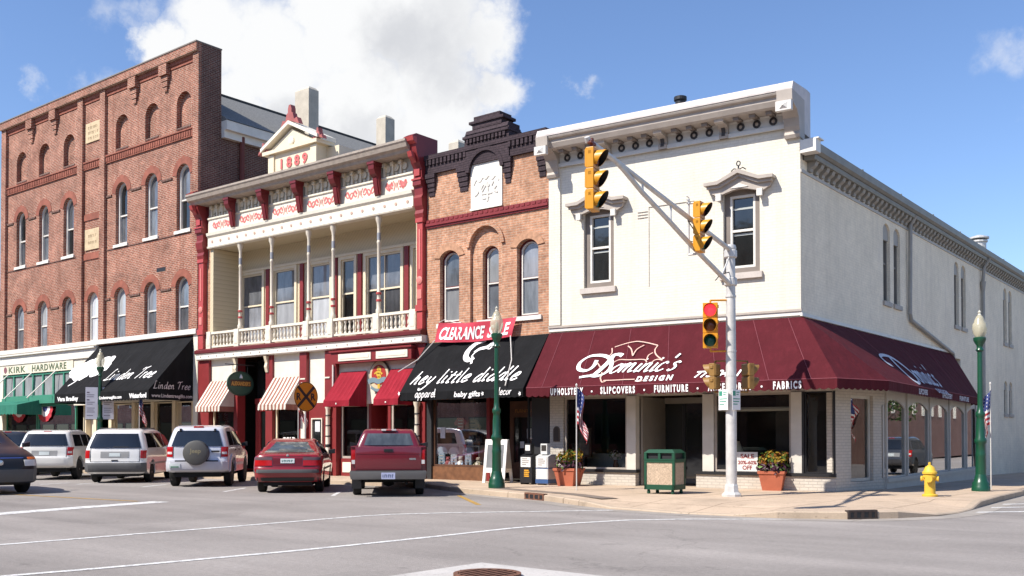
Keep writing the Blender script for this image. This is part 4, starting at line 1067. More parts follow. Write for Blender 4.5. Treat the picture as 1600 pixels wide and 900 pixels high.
# recessed double door with its transom
dr = MB(); lp = [(-31.53, .2), (-29.86, .2), (-29.86, 2.95), (-31.53, 2.95)]
for a, b in ((-31.53, -31.38), (-30.62, -30.5), (-29.98, -29.86)): dr.box(T, a, b, -.9, -.78, .2, 2.78)
dr.box(T, -31.53, -29.86, -.9, -.74, 2.78, 2.98); dr.box(T, -31.38, -30.62, -.88, -.80, .2, .95); dr.box(T, -30.5, -29.98, -.88, -.80, .2, .75)
dr.box(T, -31.38, -31.26, -.88, -.80, .95, 2.5); dr.box(T, -30.74, -30.62, -.88, -.80, .95, 2.5); dr.box(T, -31.38, -30.62, -.88, -.80, 2.5, 2.78)
door = dr.build('entrance_door', REDP2, bb)
mb = MB(); mb.quad(T(-31.3, -.84, .9), T(-30.7, -.84, .9), T(-30.7, -.84, 2.55), T(-31.3, -.84, 2.55)); mb.quad(T(-30.5, -.84, .75), T(-29.98, -.84, .75), T(-29.98, -.84, 2.78), T(-30.5, -.84, 2.78)); mb.build('pane', PANE_DARK, door)
mb = MB(); mb.box(T, -31.2, -30.8, -.80, -.79, .35, .85); mb.build('kick_panel', mat('pale_panel', (.6, .5, .42), .5), door)
mb = MB(); mb.tube([T(-30.68, -.74, 1.15), T(-30.68, -.74, 1.35)], .02, 6); mb.build('handle', GOLD, door)
mb = MB(); put_text(mb, lambda x, y: T(-31.2+x, -.793, 2.58+y), '', width=.4) if False else None
mb.box(T, -31.53, -29.86, -.9, -.85, 2.98, 4.5); mb.build('transom_panel', PANE_DARK, bb)
mb = MB(); mb.box(T, -30.72, -30.58, -.86, -.7, 2.98, 4.5); mb.build('transom_mullion', REDP, bb)
mb = MB()
for u in (-31.62, -29.74):
    mb.section(T, u-.07, u+.07, [(.06, 3.9), (.10, 3.9), (.16, 4.1), (.12, 4.25), (.2, 4.5), (.06, 4.5)])
mb.each('small_corbel', CREAM, bb)
# striped awnings
for a, b in ((-33.32, -31.76), (-29.42, -27.86)):
    awning_mesh(T, a, b, .72, 3.68, 2.66, .20, scal=.03, pitch=.2, stripes=15).build('striped_awning', [AWN_W, AWN_S], bb)
# red shop: header, awnings, iron columns
mb = MB(); mb.box(T, -25.95, -22.1, -.05, .30, 4.02, 4.40); mb.box(T, -26.0, -22.05, -.05, .36, 4.40, 4.46); hd = mb.build('shop_header', REDP, bb)
mb = MB()
for a, b in ((-25.55, -23.95), (-23.7, -22.25)): mb.box(T, a, b, .302, .33, 4.09, 4.33); mb.box(T, a+.1, b-.1, .332, .342, 4.16, 4.27)
mb.each('header_panel', CREAM_W, hd)
for a, b in ((-25.74, -24.46), (-23.3, -22.18)):
    awning_mesh(T, a, b, .82, 3.74, 2.72, .20, scal=0).build('red_awning', AWN_RED, bb)
    mb = MB(); mb.lathe(T((a+b)/2, .826, 2.61), [(.035, 0), (.02, -.012)], 8, axis='y'); mb.build('button', TRIM_WHITE, bb.children[-1] if False else bpy.data.objects[[o.name for o in bb.children if o.name.startswith('red_awning')][-1]])
shopglass(bb, T, -25.88, -24.5, .75, 2.62, -.16, GREYT, .08); shopglass(bb, T, -23.4, -22.14, .75, 2.62, -.16, GREYT, .08)
mb = MB(); mb.box(T, -25.88, -24.5, -.3, -.08, SW, .75); mb.box(T, -23.4, -22.14, -.3, -.08, SW, .75); mb.box(T, -24.48, -24.36, -.9, -.1, .15, 2.62); mb.box(T, -23.56, -23.44, -.9, -.1, .15, 2.62); mb.each('stall_riser', REDP, bb)
mb = MB(); mb.box(T, -25.75, -24.65, -.08, -.06, .27, .62); mb.box(T, -23.3, -22.3, -.08, -.06, .27, .62); mb.each('riser_panel', CREAM_W, bb)
mb = MB()
mb.box(T, -24.36, -24.24, -.9, -.84, .15, 2.6); mb.box(T, -23.68, -23.56, -.9, -.84, .15, 2.6); mb.box(T, -24.24, -23.68, -.9, -.84, .15, .85); mb.box(T, -24.24, -23.68, -.9, -.84, 2.2, 2.6)
d2 = mb.build('shop_door', REDP2, bb); mb = MB(); mb.quad(T(-24.24, -.87, .85), T(-23.68, -.87, .85), T(-23.68, -.87, 2.2), T(-24.24, -.87, 2.2)); mb.build('pane', PANE_DARK, d2)
for u in (-26.22, -21.95):
    mb = MB(); mb.lathe(T(u, .19, SW), [(.12, 0), (.12, .35), (.085, .40), (.08, 1.4), (.075, 2.3), (.11, 2.4), (.12, 2.5)], 14); c = mb.build('iron_column', CREAM_W, bb, 50)
    mb = MB()
    for z in (1.05, 1.38, 1.75, 2.1): mb.lathe(T(u, .19, SW+z), [(.09, -.05 if z < 1.2 else -.02), (.10, 0), (.09, .05 if z < 1.2 else .02)], 14)
    mb.each('black_band', BLACK, c)
mb = MB(); mb.tube([T(-26.0, .16, 2.6), T(-26.0, .16, 4.0)], .035, 6); mb.build('rain_pipe', TRIM_WHITE, bb)
pw = window(bb, T, [(-27.22, 1.2), (-26.64, 1.2), (-26.64, 2.16), (-27.22, 2.16)], -.03, CREAM_W, PANE_DARK, fw=.04, rails=(), name='notice_case')
mb = MB(); mb.quad(T(-27.08, .036, 1.68), T(-26.82, .036, 1.68), T(-26.82, .036, 2.06), T(-27.08, .036, 2.06)); mb.build('pinned_notice', mat('paper', (.62, .63, .65), .8, var=.15, scale=12), pw)
mb = MB(); put_text(mb, lambda x, y: T(-29.05+x, -.10, 1.30+y), 'GOLD', width=.75, size=.25, bold=.015); mb.build('window_lettering', LETTER, bb)
# three stuccoed chimneys
for px0, px1, ptop, back, lab in ((461, 491, 140, 4.5, 'tallest and nearest'), (588, 608, 182, 6.5, 'x'), (701, 722, 220, 6.5, 'x')):
    t_ = FR; u0, z1 = t_.hit(px0, ptop, -back); u1, _ = t_.hit(px1, ptop, -back)
    mb = MB(); w = (u1-u0)*.72; dd = .55
    mb.box(T, u0, u0+w, -back-dd, -back, 10.3, z1-.12); mb.prism([T(u0, -back-dd, z1-.12), T(u0+w, -back-dd, z1-.12), T(u0+w, -back, z1-.12), T(u0, -back, z1-.12)], [T(u0+.1, -back-dd+.1, z1), T(u0+w-.1, -back-dd+.1, z1), T(u0+w-.1, -back-.1, z1), T(u0+.1, -back-.1, z1)])
    mb.build('chimney', STUCCO, bb)
# ================================================================== narrow orange brick building
T = FR
UL3, UR3 = -21.68, -16.83
ob = thing('orange_brick_building', 'narrow orange brick building with dark corbelled parapet and white arched plaque', 'building', ((UL3+UR3)/2, ROWY, SW))
hw = [arch_loop(-21.13, -20.32, 5.1, 7.40, .22), arch_loop(-19.44, -18.80, 5.1, 7.37, .20), arch_loop(-18.02, -17.22, 5.08, 7.38, .22)]
hood = arch_loop(-19.86, -18.60, 4.95, 7.98, .60, 14)
mb = MB()
mb.wall(T, [(UL3, 4.5), (-20.1, 4.5), (-20.1, 10.0), (UL3, 10.0)], [hw[0]], -.35)
mb.wall(T, [(-20.1, 4.5), (-18.3, 4.5), (-18.3, 10.0), (-20.1, 10.0)], [hood], -.10)
mb.wall(lambda u, d, z: T(u, d-.10, z), [(-20.1, 4.5), (-18.3, 4.5), (-18.3, 8.1), (-20.1, 8.1)], [hw[1]], -.28)
mb.wall(T, [(-18.3, 4.5), (UR3, 4.5), (UR3, 10.0), (-18.3, 10.0)], [hw[2]], -.35)
mb.box(T, UL3, UR3, -20, -.5, 4.4, 9.9); mb.box(T, UL3, UR3, -20, -6, 0, 4.4)
mb.build('wall', BRICK_OR, ob)
mb = MB(); mb.box(T, UL3, UR3, -20, -.45, 9.9, 10.0); mb.build('roof', ROOFDK, ob)
for i, (lp, p1, p2) in enumerate(((hw[0], PANE_SKY, PANE_BLIND), (hw[1], PANE_BLIND, PANE_SKY), (hw[2], PANE_CURT, PANE_SKY))):
    TT = T if i != 1 else (lambda u, d, z: T(u, d-.10, z))
    w = window(ob, TT, lp, .22, mat('dark_red_frame', (.13, .02, .02), .5) if i == 0 else bpy.data.materials['dark_red_frame'], p1, fw=.06, rails=(.5,), pm2=p2)
    us = [p[0] for p in lp]; a, b = min(us), max(us)
    mb = MB(); ring(mb, TT, inset_loop(lp, .06), inset_loop(lp, .10), -.22, -.16); mb.box(TT, a+.1, b-.1, -.23, -.155, 6.21, 6.25); mb.build('sash', TRIM_WHITE, w)
    mb = MB(); mb.box(T, a-.10, b+.14, -.2, .07, 4.95, 5.08); mb.build('sill', WSILL, w)
def arch_trim(T, lp, w, d0, d1):
    o_ = lp[2:]; cu = (lp[0][0]+lp[1][0])/2; zc = min(p[1] for p in o_)-.05
    out = []
    for u, z in o_:
        v = Vector((u-cu, z-zc)); l = v.length; out.append((cu+v.x*(l+w)/l, zc+v.y*(l+w)/l))
    mb = MB(); n = len(o_)
    A = [T(u, d1, z) for u, z in out]; B = [T(u, d1, z) for u, z in o_]; Cc = [T(u, d0, z) for u, z in out]; D = [T(u, d0, z) for u, z in o_]
    mb.add(A+B+Cc+D, [f for k in range(n-1) for f in ((k, k+1, n+k+1, n+k), (2*n+k, 2*n+k+1, k+1, k), (n+k, n+k+1, 3*n+k+1, 3*n+k))]+[(0, n, 3*n, 2*n), (n-1, 2*n-1, 4*n-1, 3*n-1)])
    return mb
for lp in (hw[0], hw[2]): arch_trim(T, lp, .24, .002, .03).build('arch_bricks', mat('arch_pink_brick', (.46, .25, .15), .85, var=.3, scale=9) if lp is hw[0] else bpy.data.materials['arch_pink_brick'], ob)
arch_trim(T, hood, .13, .002, .07).build('hood_mould', BRICK_OR, ob)
mb = MB(); mb.box(T, UL3, UR3, .002, .05, 8.20, 8.26); mb.box(T, UL3, UR3, .002, .09, 8.26, 8.34); mb.box(T, UL3, UR3, .002, .06, 8.34, 8.46)
for k in range(24): u = UL3+4.85*(k+.5)/24; mb.box(T, u-.06, u+.06, .06, .08, 8.36, 8.44)
mb.build('red_band', REDP, ob)
# purple-brown corbelled top
mb = MB()
mb.box(T, UL3, UR3, -.45, -.003, 10.0, 10.32)
mb.box(T, UL3, UR3, -.001, .10, 9.93, 10.30); mb.box(T, UL3, UR3, -.45, .17, 10.38, 10.52); mb.box(T, UL3, UR3, -.45, .09, 10.32, 10.38)
for k in range(30):
    u = UL3+4.85*(k+.5)/30
    if not (-19.98 < u < -18.25): mb.box(T, u-.05, u+.05, .095, .16, 10.20, 10.375)
mb.build('parapet', PURPLE, ob)
for a, b, zb in ((-21.66, -21.26, 9.22), (-20.34, -19.86, 9.18), (-18.52, -18.16, 9.16), (-17.24, -16.85, 9.14)):
    mb = MB(); h = (9.93-zb)/5
    for k in range(5): mb.box(T, a+.02*(4-k), b-.02*(4-k), .003, .03+.028*k, zb+h*k, zb+h*(k+1)-.002)
    mb.build('hanging_corbel', PURPLE, ob)
plp = arch_loop(-19.80, -18.56, 8.56, 10.27, .58, 16)
mb = MB(); mb.face_prism(T, plp, .003, .045); pq = mb.build('arched_plaque', STONE_WH, ob)
# the tower rises above the plaque: body with the arch cut out
mb = MB()
body = [(-19.98, 9.62), (-19.86, 9.62)]
arch = [p for p in plp[2:]]
poly = [(-19.98, 9.93)]+[(-19.80-.06, 9.93)]+[(u*1.0+(.06 if u < -19.18 else -.06)*-1 if False else u, z) for u, z in arch[::-1] if z > 9.9]+[(-18.5, 9.93), (-18.22, 9.93), (-18.22, 10.86), (-19.98, 10.86)]
mb.face_prism(T, poly, .004, .14); mb.box(T, -19.98, -18.22, -.45, .002, 10.32, 10.86)
for k in range(11): u = -19.9+1.6*(k+.5)/11; mb.box(T, u-.045, u+.045, .14, .20, 10.58, 10.72)
mb.box(T, -20.0, -18.2, -.47, .22, 10.72, 10.80); 
mb.section(T, -19.94, -18.26, [(-.45, 10.862), (.16, 10.862), (.10, 11.0), (-.45, 11.0)])
mb.box(T, -19.68, -18.52, -.45, .12, 11.0, 11.16); mb.box(T, -19.78, -18.42, -.47, .17, 11.16, 11.24); mb.box(T, -19.62, -18.58, -.45, .12, 11.24, 11.38)
mb.build('stepped_tower', PURPLE, ob)
arch_trim(T, plp, .14, .005, .16).build('plaque_surround', PURPLE, ob)
# carved relief: a ragged drapery edge above a linked monogram
mb = MB(); Pq = lambda x, y: T(-19.18+x, .062, 9.06+y)
brush(mb, Pq, [(-.5, .22), (-.38, .38), (-.25, .30), (-.12, .42), (0, .36), (.12, .44), (.25, .32), (.38, .40), (.5, .24)], .05, thin=.8)
brush(mb, Pq, [(.14, .14), (-.1, .2), (-.22, 0), (-.12, -.22), (.12, -.2)], .08, thin=.7); brush(mb, Pq, [(.02, .25), (.06, 0), (.05, -.34)], .08, thin=.8); brush(mb, Pq, [(-.2, -.06), (.02, .22)], .07, thin=.8); brush(mb, Pq, [(-.2, -.08), (.24, -.1)], .07, thin=.9)
for s in (-1, 1): brush(mb, Pq, [(s*.42, .1), (s*.32, -.02), (s*.45, -.12)], .06, thin=.8); brush(mb, Pq, [(s*.3, .25), (s*.22, .12)], .05, thin=.8)
mb.build('carved_monogram', mat('relief_stone', (.62, .585, .53), .8, var=.1), pq)
# flat thickness for the relief comes from the stone lip below
mb = MB(); mb.box(T, -19.82, -18.54, .046, .075, 8.50, 8.56); mb.build('plaque_lip', STONE_WH, pq)
# ---- shopfront under the black awning
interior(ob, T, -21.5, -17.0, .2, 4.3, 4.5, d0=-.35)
mb = MB(); mb.box(T, UL3, -21.48, -.4, .02, SW, 4.5); mb.box(T, -17.45, UR3, -.4, .02, SW, 4.5); mb.box(T, -21.48, -17.45, -.4, -.02, 2.75, 4.5)
mb.build('shopfront_surround', mat('charcoal_paint', (.03, .03, .032), .5), ob)
shopglass(ob, T, -21.48, -19.2, .56, 2.74, -.12, mat('walnut_frame', (.11, .05, .028), .5, var=.3), .06, m=GLASS_CLR)
WOOD = mat('varnished_wood_riser', (.17, .075, .035), .5, var=.35, scale=6)
mb = MB(); mb.box(T, -21.48, -19.2, -.3, -.04, SW, .555); mb.build('stall_riser', WOOD, ob)
mb = MB(); mb.box(T, -19.2, -19.08, -.3, .0, SW, 2.74); mb.build('red_post', REDP, ob)
mb = MB(); mb.box(T, -19.0, -18.85, -1.0, -.9, .2, 2.6); mb.box(T, -18.0, -17.85, -1.0, -.9, .2, 2.6); mb.box(T, -18.85, -18.0, -1.0, -.9, 2.1, 2.6); mb.box(T, -18.85, -18.0, -1.0, -.9, .2, .7)
dd = mb.build('shop_door', bpy.data.materials['walnut_frame'], ob)
mb = MB(); mb.quad(T(-18.85, -.95, .7), T(-18.0, -.95, .7), T(-18.0, -.95, 2.1), T(-18.85, -.95, 2.1)); mb.build('pane', PANE_DARK, dd)
mb = MB(); put_text(mb, lambda x, y: T(-18.78+x, -.895, 2.25+y), 'FURNITURE', width=.8, size=.14); mb.build('gilt_lettering', GOLD, dd)
mb = MB()
for u, z, w, h in ((-18.35, 1.45, .25, .30), (-18.62, 1.15, .16, .2)): mb.quad(T(u, -.93, z), T(u+w, -.93, z), T(u+w, -.93, z+h), T(u, -.93, z+h))
mb.each('door_notice', bpy.data.materials['paper'], dd)
shopglass(ob, T, -17.82, -17.46, .3, 2.7, -.3, bpy.data.materials['charcoal_paint'], .04)
mb = MB(); mb.quad(T(-21.2, -.11, 1.45), T(-21.0, -.11, 1.45), T(-21.0, -.11, 1.8), T(-21.2, -.11, 1.8)); mb.build('window_notice', bpy.data.materials['paper'], ob)
# display shelf inside
mb = MB(); mb.box(T, -21.45, -19.25, -1.3, -.15, .5, .56); mb.box(T, -20.75, -19.9, -1.0, -.5, 1.18, 1.22); mb.box(T, -20.75, -20.70, -1.0, -.5, .56, 1.18); mb.box(T, -19.95, -19.9, -1.0, -.5, .56, 1.18); mb.quad(T(-21.45, -1.35, .5), T(-20.85, -1.35, .5), T(-20.85, -1.35, 2.7), T(-21.45, -1.35, 2.7), m=1); mb.build('display_stand', [mat('pale_shelf', (.55, .5, .42), .6), mat('grey_backdrop', (.30, .30, .26), .8)], ob)
# ---- the black awning
oa = awning_mesh(T, UL3, UR3, 1.25, 4.50, 2.86, .25, scal=.025, pitch=.2).build('black_awning', AWN_BLACK, ob)
sl = Slope(T, UL3, UR3, 1.25, 2.86, .02, 4.50)
mb = MB(); x0, y0 = sl.px(639, 600); x1, y1 = sl.px(822, 588)
script_words(sl.at(x0+.03, y0-.02), 'hey little diddle', (x1-x0)*.93, 'awning_lettering', LETTER, oa, slant=.42, w=.22, thin=.78, nib=R(60), gap=.20)
mb = MB()
# crescent moon with a leaping cow outline
cx, cy = sl.px(744, 549)
P = lambda x, y: sl.P(cx+x, cy+y)
brush(mb, P, [(.22, .38), (-.12, .34), (-.34, .08), (-.32, -.2), (-.12, -.34), (.1, -.3)], .20, thin=.9, taper=.8)
brush(mb, P, [(-.05, -.05), (.12, .08), (.34, .14), (.48, .26), (.56, .36)], .13, thin=.85); brush(mb, P, [(.0, .0), (-.08, -.18), (.02, -.26)], .06, thin=.9); brush(mb, P, [(.34, .12), (.48, .08), (.55, .16)], .05, thin=.9); brush(mb, P, [(.42, .24), (.6, .22)], .07, thin=.9); brush(mb, P, [(.02, -.38), (.06, -.5)], .09, thin=.9)
mb.build('moon_emblem', LETTER, oa)
Vd = lambda u0, z0: (lambda x, y: T(u0+x, 1.280, z0+y))
for t_, a, b in (('apparel', -20.9, -20.05), ('baby gifts', -19.3, -18.28), ('decor', -17.68, -17.12)):
    mb = MB()
    if t_ == 'baby gifts': put_text(mb, Vd(a-.1, 2.68), t_, width=b-a, size=.22, bold=.006, shear=.15)
    elif t_ == 'apparel': put_script(mb, Vd(a-.1, 2.70), t_, b-a, slant=.2, w=.26, thin=.75, gap=.12)
    else: put_script(mb, Vd(a-.1, 2.70), t_, b-a, slant=.2, w=.26, thin=.75, gap=.12)
    mb.build('valance_lettering', LETTER, oa)
for px in (624, 679, 754.5, 812.5):
    u, z = T.hit(px, 615, 1.26); mb = MB()
    mb.add([T(u+.055*math.cos(t)*(1 if k % 2 else .6), 1.280, z+.07*math.sin(t)*(1 if k % 2 else .6)) for k, t in enumerate([2*PI*j/10 for j in range(10)])], [tuple(range(10))]); mb.build('valance_star', LETTER, oa)
# ================================================================== white painted corner building
wb = thing('white_corner_building', 'white painted brick corner building with burgundy wraparound awning and bracketed cornice', 'building', (CO[0], CO[1], SW))
T = FW; UL4 = -7.33
wR = [(-2.03, 5.75), (-1.05, 5.75), (-1.05, 7.95), (-2.03, 7.95)]; wL = [(-6.20, 5.72), (-5.24, 5.72), (-5.24, 7.95), (-6.20, 7.95)]
mb = MB()
for a, b, hs in ((UL4, -4.6, [wL]), (-4.6, -2.5, [[(-4.17, 5.6), (-2.83, 5.6), (-2.83, 7.8), (-4.17, 7.8)]]), (-2.5, 0, [wR])):
    mb.wall(T, [(a, 4.4), (b, 4.4), (b, 9.4), (a, 9.4)], hs, -.26 if len(hs) and hs[0] in (wR, wL) else -.025)
mb.quad(T(-4.3, -.024, 5.5), T(-2.7, -.024, 5.5), T(-2.7, -.024, 7.9), T(-4.3, -.024, 7.9))
mb.box(T, UL4, -6.95, .002, .05, 4.72, 9.3); mb.box(T, -.32, 0, .002, .03, 9.0, 9.4)
mb.build('wall', BRICK_WH, wb)
# side wall to the cross street with paired arched windows
T = FS; LEN = 60
pairs = []
PANE_TAUPE = pane_mat('pane_dusty', (.13, .12, .105), .3, rough=.35)
for c, zt, zb in ((6.80, 8.02, 5.62), (7.82, 8.02, 5.62), (14.95, 7.99, 5.62), (15.95, 7.99, 5.62), (23.0, 7.97, 5.58), (24.0, 7.97, 5.58), (23.0, 3.92, 2.5), (24.0, 3.92, 2.5), (33.5, 7.97, 5.58), (34.5, 7.97, 5.58)):
    pairs.append(arch_loop(c-.33, c+.33, zb, zt, .18, 8))
mb = MB()
cuts = [0, 5, 7.31, 11, 15.45, 19, 23.5, 28, 34, 40, LEN]
for a, b in zip(cuts, cuts[1:]):
    hs = [p for p in pairs if a < (p[0][0]+p[1][0])/2 < b]
    z0 = 4.4 if b <= 15.46 else -1.0
    mb.wall(T, [(a, z0), (b, z0), (b, 8.5), (a, 8.5)], hs, -.30)
mb.quad(T(0, -.3, 4.4), T(0, -.3, 8.5), T(0, 0, 8.5), T(0, 0, 4.4))
sw_ = mb.build('side_wall', BRICK_SH, wb)
for lp in pairs:
    w = window(wb, T, lp, .17, mat('side_frame', (.22, .20, .175), .6) if lp is pairs[0] else bpy.data.materials['side_frame'], PANE_TAUPE, fw=.07, rails=(.5,), sill=(.06, .06, .14), sill_m=GREYT)
    mb = MB(); o_ = lp[2:]; mb.face_prism(T, [(lp[0][0]+.01, lp[0][1]+1.9 if lp[0][1] > 4 else 3.55)]+[(lp[1][0]-.01, lp[0][1]+1.9 if lp[0][1] > 4 else 3.55)]+[(u*1.0, z-.012) for u, z in o_], -.12, -.06); mb.build('arch_board', mat('side_board', (.40, .375, .335), .7) if lp is pairs[0] else bpy.data.materials['side_board'], w)
mb = MB()
V = lambda T_, u, d, z: T_(u, d, z)
mb.add([FW(UL4, -.3, 4.4), FW(-.3, -.3, 4.4), FW(-.3, -.3, 9.4), FW(UL4, -.3, 9.4)], [(0, 1, 2, 3)])
A = Vector(FW(UL4, 0, 0)); mb.box(XYZ, A.x+.002, -9.9, 24.6, CO[1]+LEN, 0, 8.5) if False else None
mb.add([(A.x+.002, A.y+.31, z) for z in (4.4, 9.6)]+[(A.x+.002, CO[1]+LEN, z) for z in (9.6, 4.4)], [(0, 1, 2, 3)])
mb.add([(A.x, A.y+.3, 4.41), (-9.8, 24.1, 4.41), (-9.8, CO[1]+LEN, 4.41), (A.x, CO[1]+LEN, 4.41)], [(0, 1, 2, 3)])
mb.add([(A.x, CO[1]+LEN, -1), (CO[0], CO[1]+LEN, -1), (CO[0], CO[1]+LEN, 9.2), (A.x, CO[1]+LEN, 9.2)], [(0, 1, 2, 3)])
mb.build('inner_walls', BRICK_GB, wb)
# roof behind the parapet, falling towards the side gutter
mb = MB(); mb.quad((CO[0]+.36, CO[1]+.25, 8.86), (CO[0]+.36, CO[1]+LEN, 8.86), (A.x, CO[1]+LEN, 9.5), (A.x, CO[1]+.25, 9.5)); 
for k in range(16): y = CO[1]+3.6+k*3.5; mb.box(XYZ, CO[0]+.25, CO[0]+.37, y, y+.05, 8.86, 8.94)
mb.build('roof', mat('grey_green_roof', (.16, .17, .155), .6, var=.2), wb)
# eaves with gutter and closely set brackets
mb = MB(); mb.section(FS, .22, LEN, [(0.003, 8.50), (.28, 8.50), (.30, 8.56), (.30, 8.62), (0.003, 8.62)]); mb.section(FS, .05, LEN, [(.02, 8.622), (.33, 8.622), (.40, 8.68), (.42, 8.86), (.36, 8.86), (.34, 8.70), (.02, 8.70)])
mb.build('eaves_gutter', mat('gutter_taupe', (.21, .20, .175), .5, var=.15), wb)
mb = MB(); n = 0; u = .45
while u < 27.5:
    mb.section(FS, u, u+.19, [(.003, 8.26), (.08, 8.26), (.10, 8.33), (.2, 8.40), (.24, 8.497), (.003, 8.497)]); u += .40
mb.each('eaves_bracket', mat('bracket_taupe', (.30, .275, .24), .6), wb)
mb = MB(); mb.box(FS, .0, LEN, .003, .03, 8.16, 8.24); mb.build('eaves_band', mat('band_taupe', (.45, .42, .38), .6), wb)
mb = MB(); mb.box(FS, -.12, .20, .05, .45, 8.60, 8.92); mb.box(FS, -.06, .30, .12, .50, 8.92, 8.95); mb.build('gutter_end', TRIM_WHITE, wb)
PIPE = mat('downpipe_grey', (.34, .32, .29), .5, var=.15)
mb = MB(); mb.tube([FS(8.85, .3, 8.6), FS(8.85, .12, 8.3), FS(8.85, .09, 5.45), FS(9.0, .09, 5.25), FS(14.0, .09, 4.52), FS(14.15, .09, 4.3)], .065, 8); mb.build('downpipe', PIPE, wb)
mb = MB(); mb.tube([FS(18.6, .35, 8.62), FS(18.6, .14, 8.25), FS(18.6, .10, 7.7)], .07, 8); mb.tube([FS(18.6, .10, 7.7), FS(18.6, .10, 7.3), FS(18.6, .10, .2)], [.12, .07, .07], 8); mb.build('downpipe', PIPE, wb)
mb = MB(); mb.lathe(FS(22.9, -1.0, 9.3), [(.30, -.3), (.30, .75), (.36, .78), (.36, .85)], 14); mb.lathe(FS(22.9, -1.0, 10.25), [(.42, -.02), (.42, .05), (.1, .15)], 14); mb.build('roof_vent', METAL, wb)
# ---- main cornice
T = FW
mb = MB()
mb.section(T, UL4+.35, -.35, [(-.2, 9.36), (.03, 9.36), (.05, 9.30), (.10, 9.30), (.10, 9.40), (.035, 9.42), (.035, 9.66), (.06, 9.70), (-.2, 9.70)])
mb.build('frieze', mat('frieze_grey', (.60, .58, .54), .55, var=.08), wb)
mb = MB(); mb.section(T, UL4+.02, -.02, [(-.2, 9.702), (.50, 9.702), (.56, 9.74), (.60, 9.82), (.62, 9.86), (.62, 9.94), (.70, 9.98), (.72, 10.02), (.72, 10.05), (-.2, 10.05)])
mb.build('cornice', GREYT, wb)
mb = MB(); mb.section(T, UL4-.02, .03, [(-.3, 10.052), (.74, 10.052), (.74, 10.10), (.66, 10.26), (-.5, 10.38), (-.8, 10.38), (-.8, 9.2), (-.3, 9.2)])
mb.build('parapet_cap', mat('pale_lead_cap', (.56, .50, .47), .5, var=.15), wb)
for c in (-6.71, -6.28, -5.86, -4.97, -4.54, -4.12, -3.24, -2.82, -2.39, -1.53, -1.10, -.67):
    mb = MB(); mb.lathe(T(c, .036, 9.545), [(.105, 0), (.105, -.025), (.075, -.03), (.072, -.008), (.0, -.008)], 18, axis='y', cap=False)
    o = mb.build('frieze_roundel', mat('roundel_dark', (.05, .045, .045), .5) if c == -6.71 else bpy.data.materials['roundel_dark'], wb, 40)
    mb = MB(); mb.lathe(T(c, .030, 9.545), [(.055, 0), (.04, -.03), (0.0, -.04)], 14, axis='y', cap=False); mb.build('boss', GREYT, o, 40)
    mb = MB(); mb.section(T, c-.075, c+.075, [(.04, 9.66), (.30, 9.66), (.36, 9.60), (.42, 9.62), (.44, 9.70), (.04, 9.70)]); mb.build('modillion', GREYD, wb)
for c in (-5.41, -3.70, -1.97):
    mb = MB(); mb.section(T, c-.12, c+.12, [(.03, 9.30), (.13, 9.30), (.14, 9.40), (.10, 9.46), (.13, 9.55), (.25, 9.62), (.40, 9.60), (.48, 9.64), (.50, 9.701), (.03, 9.701)]); b_ = mb.build('cornice_bracket', GREYT, wb)
    mb = MB(); mb.section(T, c-.05, c+.05, [(.10, 9.36), (.15, 9.36), (.13, 9.46), (.17, 9.57), (.10, 9.57)]); mb.build('dark_scroll', bpy.data.materials['roundel_dark'], b_)
for a, b in ((UL4-.02, UL4+.36), (-.36, .03)):
    mb = MB(); mb.section(T, a, b, [(-.3, 9.02), (.10, 9.02), (.14, 9.10), (.10, 9.18), (.16, 9.30), (.20, 9.50), (.36, 9.66), (.60, 9.72), (.74, 9.80), (.76, 10.05), (-.3, 10.05)]); c_ = mb.build('end_console', GREYT, wb)
    mb = MB(); um = (a+b)/2; mb.box(T, a+.0, b-.0, .70, .84, 9.52, 9.76); mb.build('console_block', mat('console_pale', (.62, .59, .55), .5) if a < -3 else bpy.data.materials['console_pale'], c_); mb = MB(); mb.prism([T(um-.1, .842, 9.56), T(um+.1, .842, 9.56), T(um+.1, .842, 9.72), T(um-.1, .842, 9.72)], [T(um-.01, .90, 9.63), T(um+.01, .90, 9.63), T(um+.01, .90, 9.65), T(um-.01, .90, 9.65)]); mb.build('diamond_stud', TRIM_WHITE, c_)
fu, fz = T.hit(1063, 152, -2.4); mb = MB(); mb.lathe(T(fu, -2.4, fz), [(.15, -1.6), (.15, -.12), (.19, -.10), (.19, .0), (.14, .02)], 16); mb.build('flue', BLACK, wb)
